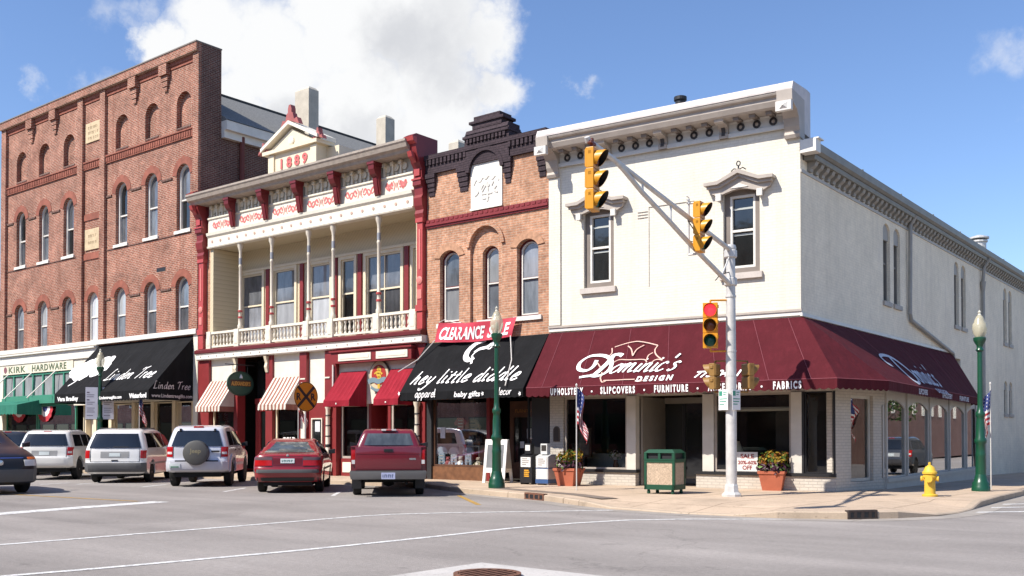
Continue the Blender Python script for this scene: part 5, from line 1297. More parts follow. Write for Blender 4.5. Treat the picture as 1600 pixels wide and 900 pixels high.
# ---- hooded windows
for lp in (wL, wR):
    w = window(wb, T, lp, .20, GREYD, PANE_DARK, fw=.15, rails=(), sill=None, fd=.10)
    mb = MB(); i1 = inset_loop(lp, .15); i2 = inset_loop(lp, .21); ring(mb, T, i1, i2, -.21, -.11)
    u0, u1 = i2[0][0], i2[1][0]; z0, z1 = i2[0][1], i2[2][1]
    mb.box(T, u0, u1, -.19, -.12, z0+(z1-z0)*.50, z0+(z1-z0)*.50+.06)
    mb.build('sash', TRIM_WHITE, w)
    mb = MB(); mb.box(T, u0, u1, -.195, -.185, z0+.80, z0+.85); mb.box(T, u0, u1, -.195, -.185, z1-.30, z1-.25); mb.each('blind_rail', mat('blind_grey', (.42, .44, .42), .6) if lp is wL else bpy.data.materials['blind_grey'], w)
    mb = MB(); mb.box(T, lp[0][0]-.08, lp[1][0]+.08, -.1, .10, lp[0][1]-.16, lp[0][1]-.004); mb.build('sill', SILL, w)
    uc = (lp[0][0]+lp[1][0])/2; hwid = .80
    mb = MB()
    prof = [(-.86, 8.06), (-.80, 7.90), (-.62, 7.80), (-.60, 7.70), (-.49, 7.70), (-.49, 7.82), (-.2, 7.90), (0, 7.93), (.2, 7.90), (.49, 7.82), (.49, 7.70), (.60, 7.70), (.62, 7.80), (.80, 7.90), (.86, 8.06), (.5, 8.08), (0, 8.30), (-.5, 8.08)]
    mb.face_prism(T, [(uc+x, z) for x, z in prof], .003, .14)
    hd = mb.build('window_hood', GREYT, w)
    mb = MB()
    top = [(-.92, 8.07), (-.55, 8.07), (0, 8.30), (.55, 8.07), (.92, 8.07), (.92, 8.15), (.55, 8.16), (0, 8.41), (-.55, 8.16), (-.92, 8.15)]
    mb.face_prism(T, [(uc+x, z) for x, z in top], .003, .30); mb.face_prism(T, [(uc+x*.94, z-.075) for x, z in top], .004, .22)
    mb.build('hood_moulding', GREYT, hd)
    mb = MB(); mb.face_prism(T, [(uc-.24, 7.95), (uc+.24, 7.95), (uc, 8.06)], .142, .16)
    for s in (-1, 1): mb.box(T, uc+s*.55-.07, uc+s*.55+.07, .14, .22, 7.66, 7.84)
    mb.each('hood_ornament', TRIM_WHITE, hd)
    mb = MB(); mb.tube([T(uc, .2, 8.38), T(uc, .2, 8.50)], .02, 6)
    pts = [T(uc+.05*math.cos(t), .2, 8.56+.06*math.sin(t)) for t in [2*PI*k/10 for k in range(11)]]; mb.tube(pts, .016, 5)
    for s in (-1, 1): mb.tube([T(uc, .2, 8.40), T(uc+s*.12, .2, 8.44), T(uc+s*.2, .2, 8.38)], .015, 5)
    mb.build('iron_finial', BLACKP, hd)
for s_, e_ in (((-4.19, 7.55), 1), ((-4.19, 7.62), 1), ((-4.19, 7.69), 1)): pass
mb = MB()
for z in (7.52, 7.60, 7.68): mb.box(T, -4.5, -4.2, .002, .02, z, z+.015)
mb.each('brick_seam', GREYT, wb)
# ---- base cornice, awning
mb = MB(); mb.box(T, UL4, .04, .002, .06, 4.54, 4.64); mb.box(FS, -.06, 14.1, .002, .06, 4.52, 4.60); b1 = mb.build('band_course', TRIM_WHITE, wb)
mb = MB(); mb.box(T, UL4, .04, .002, .09, 4.642, 4.70); mb.build('band_moulding', GREYT, b1)
zt, zb, val = 4.50, 2.86, .26
q0 = FW(UL4+.02, .06, zt); q1 = FW(.05, .06, zt); r0_ = FS(.02, .06, zt); r1 = FS(14.1, .06, zt)
p0 = FW(UL4+.02, 1.33, zb); ux, _ = FW.hit(1308, 593, 1.33); p1 = FW(ux, 1.33, zb); us_, _ = FS.hit(1389, 601, 1.95); p2 = FS(us_, 1.95, zb); p3 = FS(13.4, 1.12, zb)
mb = MB()
def vsub(a, b, n): return [tuple(Vector(a).lerp(Vector(b), k/n)) for k in range(n+1)]
def sheet(a, b, c, d, m=0): mb.quad(a, b, c, d, m=m)
apex = tuple((Vector(q1)+Vector(r0_))/2)
RIBS = [0, .06, .20, .35, .50, .655, .81, .93, 1.0]
NF = Vector(FW.n+(0,))*.77+Vector((0, 0, .64))
def front_sheet(s, t): return tuple(Vector(p0).lerp(Vector(p1), s).lerp(Vector(q0).lerp(Vector(apex), s), t)-NF*sag(s, t, 0, RIBS, .03))
gs = sorted({a_+(b_-a_)*k/6 for a_, b_ in zip(RIBS, RIBS[1:]) for k in range(7)})
for a_, b_ in zip(gs, gs[1:]):
    for j in range(8): mb.quad(front_sheet(a_, j/8), front_sheet(b_, j/8), front_sheet(b_, (j+1)/8), front_sheet(a_, (j+1)/8))
mb.add([p1, p2, apex], [(0, 1, 2)]); NS, NT = 24, 6
def side_sheet(s, t, off=0.0):
    a = Vector(p2).lerp(Vector(p3), s); b = Vector(apex).lerp(Vector(r1), s); n = Vector((.84, 0, .54))
    return a.lerp(b, t)+n*off
for i in range(NS):
    for j in range(NT): mb.quad(side_sheet(i/NS, j/NT), side_sheet((i+1)/NS, j/NT), side_sheet((i+1)/NS, (j+1)/NT), side_sheet(i/NS, (j+1)/NT))
mb.add([p0, FW(UL4+.02, .06, zb), q0], [(0, 1, 2)]); mb.add([p3, FS(13.6, .06, zb), r1], [(0, 1, 2)])
def val_run(a, b, pitch=.2, scal=.04):
    a, b = Vector(a), Vector(b); n = max(1, int((b-a).length/pitch)); dz = Vector((0, 0, 1))
    for i in range(n):
        for j in range(6):
            t0, t1 = (i+j/6)/n, (i+(j+1)/6)/n
            h0 = val-scal*(1-math.sin(PI*j/6)); h1 = val-scal*(1-math.sin(PI*(j+1)/6))
            A_, B_ = a.lerp(b, t0), a.lerp(b, t1); mb.quad(A_-dz*h0, B_-dz*h1, B_, A_)
val_run(p0, p1); val_run(p1, p2); val_run(p2, p3); val_run(p3, FS(13.6, .06, zb)); val_run(p0, FW(UL4+.02, .06, zb))
aw = mb.build('burgundy_awning', AWN_BURG, wb)
mb = MB()
def seam(a, b, r=.012): mb.tube([a, b], r, 5)
for t in (.06, .20, .35, .50, .655, .81, .93): seam(tuple(Vector(p0).lerp(Vector(p1), t)+Vector((0, 0, .008))), tuple(Vector(q0).lerp(Vector(apex), min(1, t*1.02))+Vector((0, 0, .008))), .007)
seam(p0, p1, .010); seam(p1, p2, .010); seam(p2, p3, .010)
for t in (.25, .5, .75): seam(tuple(Vector(p2).lerp(Vector(p3), t)), tuple(Vector(apex).lerp(Vector(r1), t)), .007)
mb.each('seam', mat('faded_seam', (.22, .06, .075), .9), aw)
# lettering on the front slope
sl = Slope(FW, UL4+.02, ux, 1.33, zb, .06, zt, off=.018, ribs=RIBS)
mb = MB()
# big script name: initial drawn large, then the rest
xD0, yD0 = sl.px(905, 592); xm, ym = sl.px(948, 586); xe, ye = sl.px(1066, 577)
Zd = lambda x, y: (880+x/5.714, 520+y/5.714)
def DD(pts, w, **k): brush(mb, sl.P, [sl.px(*Zd(*p)) for p in pts], w, **k)
DD([(528, 205), (505, 192), (455, 198), (400, 262), (330, 330), (270, 378), (200, 392), (145, 402)], .15, nib=R(10), thin=.5)
DD([(300, 245), (270, 300), (215, 338), (160, 335), (135, 308), (155, 262), (225, 218), (320, 200), (395, 212), (430, 250), (420, 310), (370, 360), (300, 386), (240, 382)], .125, nib=R(30), thin=.5)
put_script(mb, sl.at(xm+.0, ym+.07), "ominic's", (xe-xm)*.90, slant=.55, w=.26, thin=.42, nib=R(25), gap=.06)
mb.build('script_lettering', LETTER, aw); mb = MB()
x0, y0 = sl.px(993, 596); x1, y1 = sl.px(1051, 592)
put_text(mb, sl.at(x0, y0), 'DESIGN', width=(x1-x0), size=.24, bold=.012, spacing=1.5, sx=.55, shear=.12)
mb.build('small_lettering', LETTER, aw); mb = MB()
xq, yq = sl.px(1084, 590); xr_, yr_ = sl.px(1158, 584)
put_text(mb, sl.at(xq, yq), '773-0461', width=(xr_-xq), size=.30, bold=.010, shear=.3, sx=.8)
mb.build('phone_number', LETTER, aw)
mb = MB()
def sofa(pts, w=.035): brush(mb, sl.P, [sl.px(*p) for p in pts], w, thin=.75)
Zd = lambda x, y: (880+x/5.714, 520+y/5.714)
for pts in ([(460, 125), (560, 95), (660, 80), (760, 90), (845, 110)], [(845, 110), (818, 150), (830, 195), (885, 240)], [(435, 135), (435, 175), (415, 200)], [(580, 118), (610, 150), (622, 210)], [(725, 110), (660, 150), (622, 210)], [(800, 175), (760, 200), (745, 240)], [(440, 270), (500, 240), (600, 245), (720, 238), (745, 262)], [(780, 280), (810, 245), (850, 235), (885, 245)], [(330, 400), (345, 440), (365, 440), (385, 430)], [(360, 428), (480, 425), (640, 418)], [(640, 430), (680, 435), (710, 425)], [(345, 350), (335, 400)], [(340, 320), (300, 260)]):
    sofa([Zd(*p) for p in pts])
mb.build('sofa_outline', mat('peach_line', (.62, .40, .33), .7), aw)
mb = MB(); nrm = (Vector(FW.n+(0,)))*.012
e = (Vector(p1)-Vector(p0)).normalized()
def valP(px, py):
    u, z = FW.hit(px, py, 1.345); return u, z
for t_, a, b in (('UPHOLSTERY', 860, 911), ('SLIPCOVERS', 938, 992), ('FURNITURE', 1022, 1075), ('ACCESSORIES', 1106, 1174), ('FABRICS', 1208, 1252)):
    u0, z0 = valP(a, 612); u1, _ = valP(b, 612); mb = MB()
    put_text(mb, (lambda u0: (lambda x, y: FW(u0+x, 1.345, zb-.215+y)))(u0), t_, width=u1-u0, size=.245, bold=.012, spacing=1.45); mb.build('valance_lettering', LETTER, aw)
for px in (924.5, 1006.5, 1090, 1190):
    u, z = valP(px, 612); mb = MB(); mb.lathe(FW(u, 1.345, zb-.15), [(.028, 0), (.0, -.002)], 8, axis='y'); mb.build('valance_dot', LETTER, aw)
# side slope lettering, with the shade put into a dimmer bluish white
def quadmap(A_, B_, Cc, off=.02):
    A_, X, Y = Vector(A_), (Vector(B_)-Vector(A_)).normalized(), None
    Y = (Vector(Cc)-A_); Y = (Y-X*Y.dot(X)).normalized(); n = X.cross(Y)*off
    return (lambda x, y: tuple(A_+X*x+Y*y+n)), A_, X, Y, X.cross(Y)
SLEN = (Vector(p3)-Vector(p2)).length; SHGT = (Vector(r1)-Vector(p3)).length
def Ps(x, y): return tuple(side_sheet(x/SLEN, y/SHGT, .02))
def proj(p):
    x, y, z = p[0], p[1], p[2]-EYE
    r_ = x*cY+y*sY; fw = -x*sY+y*cY; u_ = z*cP-fw*sP; w_ = fw*cP+z*sP
    return 800+FPX*r_/w_, PYC-FPX*u_/w_
def sp_px(px, py):
    "nearest place on the side sheet under a pixel"
    best = min(((i/80, j/40) for i in range(81) for j in range(41)), key=lambda q: (lambda a: (a[0]-px)**2+(a[1]-py)**2)(proj(side_sheet(*q))))
    return best[0]*SLEN, best[1]*SHGT
mb = MB()
x0, y0 = sp_px(1418, 592); x1, y1 = sp_px(1474, 606)
w_ = x1-x0
def PD2(x, y): return Ps(x0+x*w_*.26+.30*y, y0-.10+y*.95)
brush(mb, PD2, [(.55, 1.0), (.45, .55), (.50, .12), (.8, .02)], .16, nib=R(20), thin=.7); brush(mb, PD2, [(.6, .0), (1.1, .1), (1.3, .45), (.9, .95), (.3, 1.05), (-.3, .95), (-.35, .7), (-.1, .62)], .16, nib=R(30), thin=.55)
put_script(mb, lambda x, y: Ps(x0+w_*.36+x, y0-.02+y), "ominic's", w_*.62, slant=.35, w=.26, thin=.55)
mb.build('side_lettering', mat('shaded_lettering', (.55, .55, .60), .7), aw); mb = MB()
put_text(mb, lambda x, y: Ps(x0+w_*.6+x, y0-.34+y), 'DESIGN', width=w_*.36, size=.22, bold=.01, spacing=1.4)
mb.build('side_lettering', bpy.data.materials['shaded_lettering'], aw)
mb = MB()
d32 = (Vector(p3)-Vector(p2)).normalized()
for k, (t_, s_, w_) in enumerate((('773-0461', 3.2, 1.1), ('773-0461', 6.3, 1.5), ('FURNITURE', 9.0, 1.6))):
    mb = MB(); o_ = Vector(p2)+d32*s_+Vector((.014, 0, -.2)); put_text(mb, (lambda o_: (lambda x, y: tuple(o_+d32*x+Vector((0, 0, y)))))(o_), ['SLIPCOVERS', 'UPHOLSTERY', 'FURNITURE'][k], width=w_, size=.2, bold=.006); mb.build('side_valance_lettering', bpy.data.materials['shaded_lettering'], aw)
# ---- shopfront, front side
T = FW
mb = MB()
mb.box(T, UL4, -6.88, -.3, .0, SW, 4.4)
for a, b in ((-6.86, -4.6), (-2.82, .05)): mb.box(T, a, b, -.28, -.02, SW, .50)
mb.box(T, .05, .83, -.28, -.02, SW, .50)
mb.box(T, UL4, -.02, -.3, -.05, 2.62, 4.4); mb.box(T, -.02, .86, -.3, -.05, 2.62, 2.95)
mb.each('shopfront_brickwork', BRICK_GB, wb)
mb = MB()
for a, b in ((-4.86, -4.58), (-2.63, -2.32), (-.27, -.0)): mb.box(T, a, b, -.25, .0, .585, 2.62)
mb.each('shopfront_post', mat('post_greige', (.60, .565, .50), .5), wb)
mb = MB(); mb.box(T, -6.88, -4.55, -.28, .03, .50, .58); mb.box(T, -2.84, .84, -.28, .03, .50, .58)
for u in (.03, .80): mb.box(T, u-.03, u+.03, -.1, .0, .58, 2.62)
mb.build('black_sill', BLACKP, wb)
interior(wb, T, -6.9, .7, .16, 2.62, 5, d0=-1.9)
shopglass(wb, T, -6.86, -4.87, .585, 2.62, -.10, GREYT, .05, mull=())
shopglass(wb, T, -2.31, -.28, .585, 2.62, -.10, GREYT, .05); shopglass(wb, T, .07, .77, .585, 2.62, -.08, BLACKP, .03)
# high transom rail seen through the glass, and the recessed entry
mb = MB(); mb.box(T, -2.3, -.3, -.35, -.25, 2.16, 2.26); mb.box(T, -2.3, -.3, -.3, -.2, 2.18, 2.22); mb.box(T, -6.8, -4.9, -1.4, -1.3, .3, 1.0); mb.each('display_rail', mat('rail_greige', (.4, .38, .33), .6), wb)
mb = MB(); mb.box(T, -4.55, -4.48, -1.8, -.25, .16, 2.6); mb.box(T, -2.72, -2.65, -1.8, -.25, .16, 2.6); mb.box(T, -3.02, -2.94, -1.82, -1.72, .16, 2.6); mb.box(T, -4.48, -2.72, -1.82, -1.72, 2.45, 2.62); mb.box(T, -4.48, -2.72, -1.82, -1.72, .16, .3)
mb.build('entry_frame', mat('entry_taupe', (.25, .225, .19), .6), wb)
mb = MB(); mb.box(T, -3.94, -3.86, -1.80, -1.74, .3, 2.45); mb.quad(T(-4.48, -1.77, .3), T(-3.02, -1.77, .3), T(-3.02, -1.77, 2.45), T(-4.48, -1.77, 2.45), m=1); mb.build('entry_door', [BLACKP, PANE_DARK], wb)
# ---- shopfront, cross street side
A1 = FW(.83, -.02, 0); B1 = (-8.28, 26.4); C1 = (-8.72, 38.1)
FA = Frame((A1[0], A1[1]), tuple((Vector(B1)-Vector(A1[:2])).normalized())); LA = (Vector(B1)-Vector(A1[:2])).length
FB = Frame(B1, tuple((Vector(C1)-Vector(B1)).normalized())); LB = (Vector(C1)-Vector(B1)).length
mb = MB()
mb.box(FA, .0, .75, -.25, .0, SW-.03, 2.95); mb.box(FA, .75, 1.9, -.25, -.0, 2.55, 2.95); mb.box(FA, .75, 1.9, -.25, 0, SW-.03, .35)
mb.box(FA, 1.9, LA, -.25, 0, SW-.03, 2.95)
mb.build('angled_brick_pier', BRICK_GB, wb)
shopglass(wb, FA, .78, 1.88, .36, 2.55, -.12, mat('entry_pale', (.5, .47, .41), .6), .08, name='side_door', m=GLASS_SIDE)
interior(wb, FB, .1, LB-.1, .1, 2.7, 4.0, d0=-.25); interior(wb, FA, .1, LA-.05, .15, 2.7, 1.5, d0=-.25)
spans = []
for a, b in ((1379.5, 1414), (1418.5, 1450.5), (1453.5, 1481), (1484, 1507), (1510.5, 1530)):
    spans.append((FB.hit(a, 690)[0], FB.hit(b, 690)[0]))
loops = [arch_loop(a, b, .42, 2.52, .22, 8) for a, b in spans]
mb = MB()
cuts = [0]+[(spans[i][1]+spans[i+1][0])/2 for i in range(4)]+[LB]
for (a, b), lp in zip(zip(cuts, cuts[1:]), loops): mb.wall(FB, [(a, .40), (b, .40), (b, 2.95), (a, 2.95)], [lp], -.05)
mb.box(FB, 0, LB, -.2, .06, -.15, .30); mb.box(FB, 0, LB, -.2, .10, .30, .40); mb.quad(FB(LB, 0, -.2), FB(LB, -1.2, -.2), FB(LB, -1.2, 2.95), FB(LB, 0, 2.95))
mb.build('arcade_front', mat('arcade_greige', (.50, .465, .41), .55, var=.08), wb)
for lp in loops:
    us = [p[0] for p in lp]
    w = window(wb, FB, lp, .035, bpy.data.materials['arcade_greige'], GLASS_SIDE, fw=.02, fd=.03, rails=(), name='arcade_window')
for i in range(6):
    u = cuts[i] if 0 < i < 5 else (cuts[0]+.1 if i == 0 else LB-.12)
    mb = MB(); mb.box(FB, u-.045, u+.045, .002, .05, .41, 2.75); mb.build('arcade_mullion', bpy.data.materials['arcade_greige'], wb)
# ================================================================== street furniture
def wp(px, py, w):
    "point on a sight line at camera depth w"
    r = ray(px, py); k = w/(-r[0]*sY+r[1]*cY); return (r[0]*k, r[1]*k, EYE+r[2]*k)
def globe_mat():
    m, nt, out = new_mat('acorn_glass')
    a = N(nt, 'ShaderNodeBsdfPrincipled', Roughness=.18); a.inputs['Base Color'].default_value = (.62, .57, .42, 1)
    t = N(nt, 'ShaderNodeBsdfTransparent', Color=(.95, .95, .9, 1)); x = nt.nodes.new('ShaderNodeMixShader'); x.inputs[0].default_value = .45
    L(nt, a.outputs[0], x.inputs[1]); L(nt, t.outputs[0], x.inputs[2]); L(nt, x.outputs[0], out.inputs[0]); return m
ACORN = globe_mat()
def lamp(x, y, z, lab):
    t = thing('street_lamp', lab, 'street lamp', (x, y, z), group='green street lamps along the pavement')
    c = (x, y, z)
    MB().lathe(c, [(.22, 0), (.22, .13), (.20, .16), (.205, .22), (.165, .28), (.14, .40), (.125, .46)], 20).build('base', GREENP, t, 40)
    mb = MB(); mb.lathe(c, [(.125, .46), (.118, .95), (.128, 1.0), (.115, 1.05), (.11, 1.28), (.142, 1.33), (.146, 1.40), (.11, 1.47), (.104, 1.85), (.092, 1.95), (.088, 2.02), (.115, 2.06), (.112, 2.14), (.076, 2.2), (.066, 2.35), (.058, 3.85)], 20)
    mb.build('shaft', GREENP, t, 40)
    MB().lathe(c, [(.07, 3.82), (.10, 3.86), (.07, 3.92), (.075, 3.98), (.13, 4.08), (.15, 4.14), (.15, 4.20), (.11, 4.22)], 20).build('lamp_holder', GREENP, t, 40)
    g = MB().lathe(c, [(.11, 4.22), (.155, 4.32), (.175, 4.46), (.165, 4.58), (.135, 4.62), (.125, 4.68), (.08, 4.78), (.045, 4.82)], 20).build('globe', ACORN, t, 60)
    MB().lathe(c, [(.05, 4.82), (.03, 4.86), (.045, 4.90), (.0, 4.97)], 12).build('finial', ACORN if False else mat('finial_pale', (.5, .48, .4), .3) if 'finial_pale' not in bpy.data.materials else bpy.data.materials['finial_pale'], t, 40)
    MB().lathe(c, [(.03, 4.24), (.045, 4.3), (.045, 4.48), (.0, 4.55)], 10).build('bulb', bpy.data.materials['finial_pale'], t, 40)
    return t
pM = gp(776, 762.5, SW); lamp(pM[0], pM[1], SW, 'green street lamp in front of the black hey little diddle awning').scale = (1, 1, .972)
yR = 26.9; lamp(rp(1532, yR), yR, gz(yR)+SW, 'green street lamp on the cross street beside the yellow hydrant').scale = (1, 1, .925)
yL = 21.15; xL = rp(156, yL); lL = lamp(xL, yL, SW, 'green street lamp carrying two white banners behind the white minivan')
# double banner on the left lamp
bt = thing('lamp_banner', 'pair of white printed banners on the far left street lamp', 'banner', (xL, yL, SW))
vd = Vector((ray(156, 620)[0], ray(156, 620)[1])).normalized(); fb = Frame((xL, yL), (-vd.y*-1*-1 if False else vd.y, -vd.x))
for s in (-1, 1):
    mb = MB(); a, b = (.09, .52) if s > 0 else (-.55, -.09)
    mb.box(fb, a, b, -.012, .012, 2.22, 3.52); bn = mb.build('banner_cloth', mat('banner_cloth', (.66, .65, .70), .8, var=.08) if s < 0 else bpy.data.materials['banner_cloth'], bt)
    mb = MB(); random.seed(5)
    for z, w in ((3.28, .10), (3.2, .28), (3.12, .26), (2.98, .10), (2.9, .3), (2.82, .22), (2.66, .3), (2.58, .26), (2.5, .3), (2.36, .24)):
        h = .05 if w < .15 else .022
        mb.box(fb, a+.05, a+.05+w, .0125, .015, z, z+h)
    mb.each('printed_mark', mat('print_grey', (.16, .13, .17), .8) if s < 0 else bpy.data.materials['print_grey'], bn)
mb = MB()
for z in (2.2, 3.54): mb.tube([fb(-.56, 0, z), fb(.53, 0, z)], .012, 6)
mb.each('banner_rod', BLACKP, bt)
# ------------------------------------------------------------------ traffic signal pole with truss arm
SIGY = mat('signal_yellow', (.62, .27, .012), .4, var=.06)
SIGT = mat('signal_tan_back', (.26, .14, .035), .5, var=.1)
VIS = mat('signal_visor_black', (.012, .012, .012), .5, var=0)
pp = gp(1143, 775.5, SW)
tp = thing('signal_pole', 'tall silver traffic signal pole with a truss mast arm over the street', 'signal pole', pp)
MB().lathe(pp, [(.125, .1), (.122, 2.4), (.108, 4.4), (.10, 5.64)], 20).build('pole', METAL, tp, 40)
mb = MB(); mb.lathe(pp, [(.23, 0), (.23, .05), (.17, .10), (.15, .24), (.125, .30)], 8); mb.build('base', METAL, tp)
MB().lathe(pp, [(.12, 5.62), (.13, 5.65), (.11, 5.72), (.0, 5.75)], 16).build('pole_cap', METAL, tp, 40)
mb = MB()
for z in (5.02, 5.66): mb.lathe((pp[0], pp[1], z), [(.13, -.09), (.145, -.07), (.145, .07), (.13, .09)], 16)
for z in (2.35, 2.75, 3.3, 4.55): mb.lathe((pp[0], pp[1], z+SW), [(.125, -.02), (.125, .02)], 16)
mb.each('clamp', METAL, tp)
ee = wp(919, 219, 16.2)
av = Vector((ee[0]-pp[0], ee[1]-pp[1])).normalized(); FArm = Frame((pp[0], pp[1]), (av.x, av.y))
def ap_(px, py): u, z = FArm.hit(px, py); return FArm(u, 0, z)
mb = MB()
up = [ap_(1143, 392), ap_(1077, 341), ap_(1000, 281), ap_(950, 242), ap_(919, 219)]
lw = [ap_(1143, 447), ap_(1077, 380), ap_(1047, 347), ap_(1004, 301), ap_(975, 266), ap_(962, 252)]
mb.tube(up, [.055, .052, .048, .045, .043], 10); mb.tube(lw, [.055, .05, .048, .045, .043, .043], 10)
for a, b in (((1099, 360), (1099, 403)), ((1048, 319), (1048, 348)), ((1004, 285), (1004, 300))): mb.tube([ap_(*a), ap_(*b)], .022, 6)
mb.tube([ap_(1143, 392), ap_(1127, 432)], .02, 6); mb.tube([ap_(919, 222), ap_(917, 214)], .05, 8)
mb.build('mast_arm', METAL, tp, 40)
mb = MB(); mb.tube([ap_(1118, 438), FArm(.55, .05, 5.12), ap_(1140, 425)], .012, 5); mb.tube([ap_(1075, 345), FArm(1.6, .06, 5.62), ap_(1070, 375)], .012, 5)
mb.each('cable', BLACKP, tp)
def signal(name, loc, face, lab, n=3, sect=.345, cols=None, lit=None, body=SIGY, vis_in=VIS, group='yellow traffic signals at the corner', vis=True, hang=0, wide=.152, tun=.20):
    "loc = centre of the top of the housing; face = direction it looks"
    t = thing(name, lab, 'traffic signal', loc, group=group)
    f = Vector(face).normalized(); F = Frame((loc[0], loc[1]), (-f.y, f.x))   # u across, d = out of the lens side
    F.n = (f.x, f.y); z0 = loc[2]; h = sect*n; w = wide
    mb = MB()
    for k in range(n):
        zt_ = z0-k*sect; zb_ = zt_-sect+.008
        mb.prism([F(-w, -.05, zb_), F(w, -.05, zb_), F(w, .08, zb_), F(-w, .08, zb_)], [F(-w, -.05, zt_), F(w, -.05, zt_), F(w, .08, zt_), F(-w, .08, zt_)])
        mb.prism([F(-w*.8, -.085, zb_+.03), F(w*.8, -.085, zb_+.03), F(w, -.05, zb_+.004), F(-w, -.05, zb_+.004)], [F(-w*.8, -.085, zt_-.03), F(w*.8, -.085, zt_-.03), F(w, -.05, zt_-.004), F(-w, -.05, zt_-.004)])
        for s in (-1, 1): mb.box(F, s*w-.02*(s > 0)-.0*(s < 0), s*w+.02, -.02, .05, zt_-.12, zt_-.05)
    mb.build('housing', body, t, bevel=.008)
    for k in range(n):
        zc = z0-(k+.5)*sect; r = w*.80
        m = cols[k]
        mb = MB(); seg = 20
        pr = [(r, .082), (r*.75, .10), (r*.4, .113), (0, .118)]
        kk = len(mb.v); rings = []
        for rr, d in pr:
            rings.append([F(rr*math.cos(2*PI*j/seg), d, zc+rr*math.sin(2*PI*j/seg)) for j in range(seg)])
        for a, b in zip(rings, rings[1:]):
            for j in range(seg): mb.quad(a[j], a[(j+1) % seg], b[(j+1) % seg], b[j])
        mb.build('lens', m, t, 60)
        if vis:
            mb = MB(); R0, R1 = r+.016, r+.016; arc = 26
            o1, o2, i1, i2 = [], [], [], []
            for j in range(arc+1):
                an = R(-52)+R(284)*j/arc; dep = .08+tun*(.55+.45*math.sin(an))
                for lst, rr, d in ((o1, R0, .08), (o2, R0*.99, dep), (i1, R0-.008, .08), (i2, R0*.99-.008, dep)): lst.append(F(rr*math.cos(an), d, zc+rr*math.sin(an)))
            for j in range(arc):
                mb.quad(o1[j], o1[j+1], o2[j+1], o2[j], m=0); mb.quad(i1[j], i1[j+1], i2[j+1], i2[j], m=1); mb.quad(o2[j], o2[j+1], i2[j+1], i2[j], m=0)
            mb.build('visor', [body, vis_in], t, 50)
    return t, F
RED_OFF = mat('lens_red_dark', (.10, .008, .006), .2, var=0); AMB_OFF = mat('lens_amber_dark', (.16, .045, .008), .2, var=0); GRN_OFF = mat('lens_green_dark', (.008, .07, .045), .2, var=0)
RED_ON = emis('lens_red_lit', (1.0, .02, .03), 2.2)
s1 = wp(925, 233, 16.25); s2 = wp(1092, 316, 20.1)
t1, F1 = signal('traffic_signal', s1, (.95, .22), 'yellow traffic signal hanging at the outer tip of the mast arm', cols=(RED_OFF, AMB_OFF, GRN_OFF))
mb = MB(); mb.tube([(s1[0], s1[1], s1[2]+.18), (s1[0], s1[1], s1[2]-.02)], .03, 8); mb.box(F1, -.12, .12, -.05, .03, s1[2]+.08, s1[2]+.12); mb.build('hanger', bpy.data.materials['rust_red_pipe'], t1)
t2, F2 = signal('traffic_signal', s2, (.97, .12), 'yellow traffic signal at the middle of the mast arm by the right window', cols=(RED_OFF, AMB_OFF, GRN_OFF))
mb = MB(); mb.tube([F2(0, -.22, s2[2]+.10), F2(0, -.22, s2[2]-1.08)], .022, 6)
for dz in (0.0, -1.06): mb.tube([F2(0, -.22, s2[2]+dz), F2(0, -.06, s2[2]+dz)], .025, 6)
for k in range(3): mb.box(F2, -.14, .02, -.23, -.21, s2[2]+.12-.07*k, s2[2]+.13-.07*k)
mb.build('hanger', METAL, t2)
s3 = wp(1110, 473.5, 22.25)
t3, F3 = signal('traffic_signal', s3, (.42, -1), 'yellow traffic signal on the pole with its red light lit', cols=(RED_ON, AMB_OFF, GRN_OFF), wide=.165)
mb = MB()
for z in (s3[2]+.06, s3[2]-1.10): mb.tube([(s3[0], s3[1], z), (pp[0], pp[1], z+.02)], .022, 6); mb.tube([(s3[0], s3[1], z), (s3[0], s3[1], s3[2]-.05 if z > s3[2] else s3[2]-1.0)], .022, 6)
mb.build('bracket', SIGY, t3)
s4 = wp(1117, 568, 22.5); s5 = wp(1168, 568, 22.6)
for (s_, fc, lab) in ((s4, (-1, -.05), 'tan backed signal facing left on the pole below the red light'), (s5, (.55, .95), 'tan backed signal facing right on the pole above the small signs')):
    t, Fq = signal('crossing_signal', s_, fc, lab, n=2, sect=.30, cols=(AMB_OFF, GRN_OFF), body=SIGT, group='crossing signals on the silver pole')
    mb = MB()
    for z in (s_[2]+.05, s_[2]-.66): mb.tube([(s_[0], s_[1], z), (pp[0], pp[1], z)], .02, 6); mb.tube([(s_[0], s_[1], z), (s_[0], s_[1], s_[2]-.05 if z > s_[2] else s_[2]-.55)], .02, 6)
    mb.build('bracket', SIGT, t)
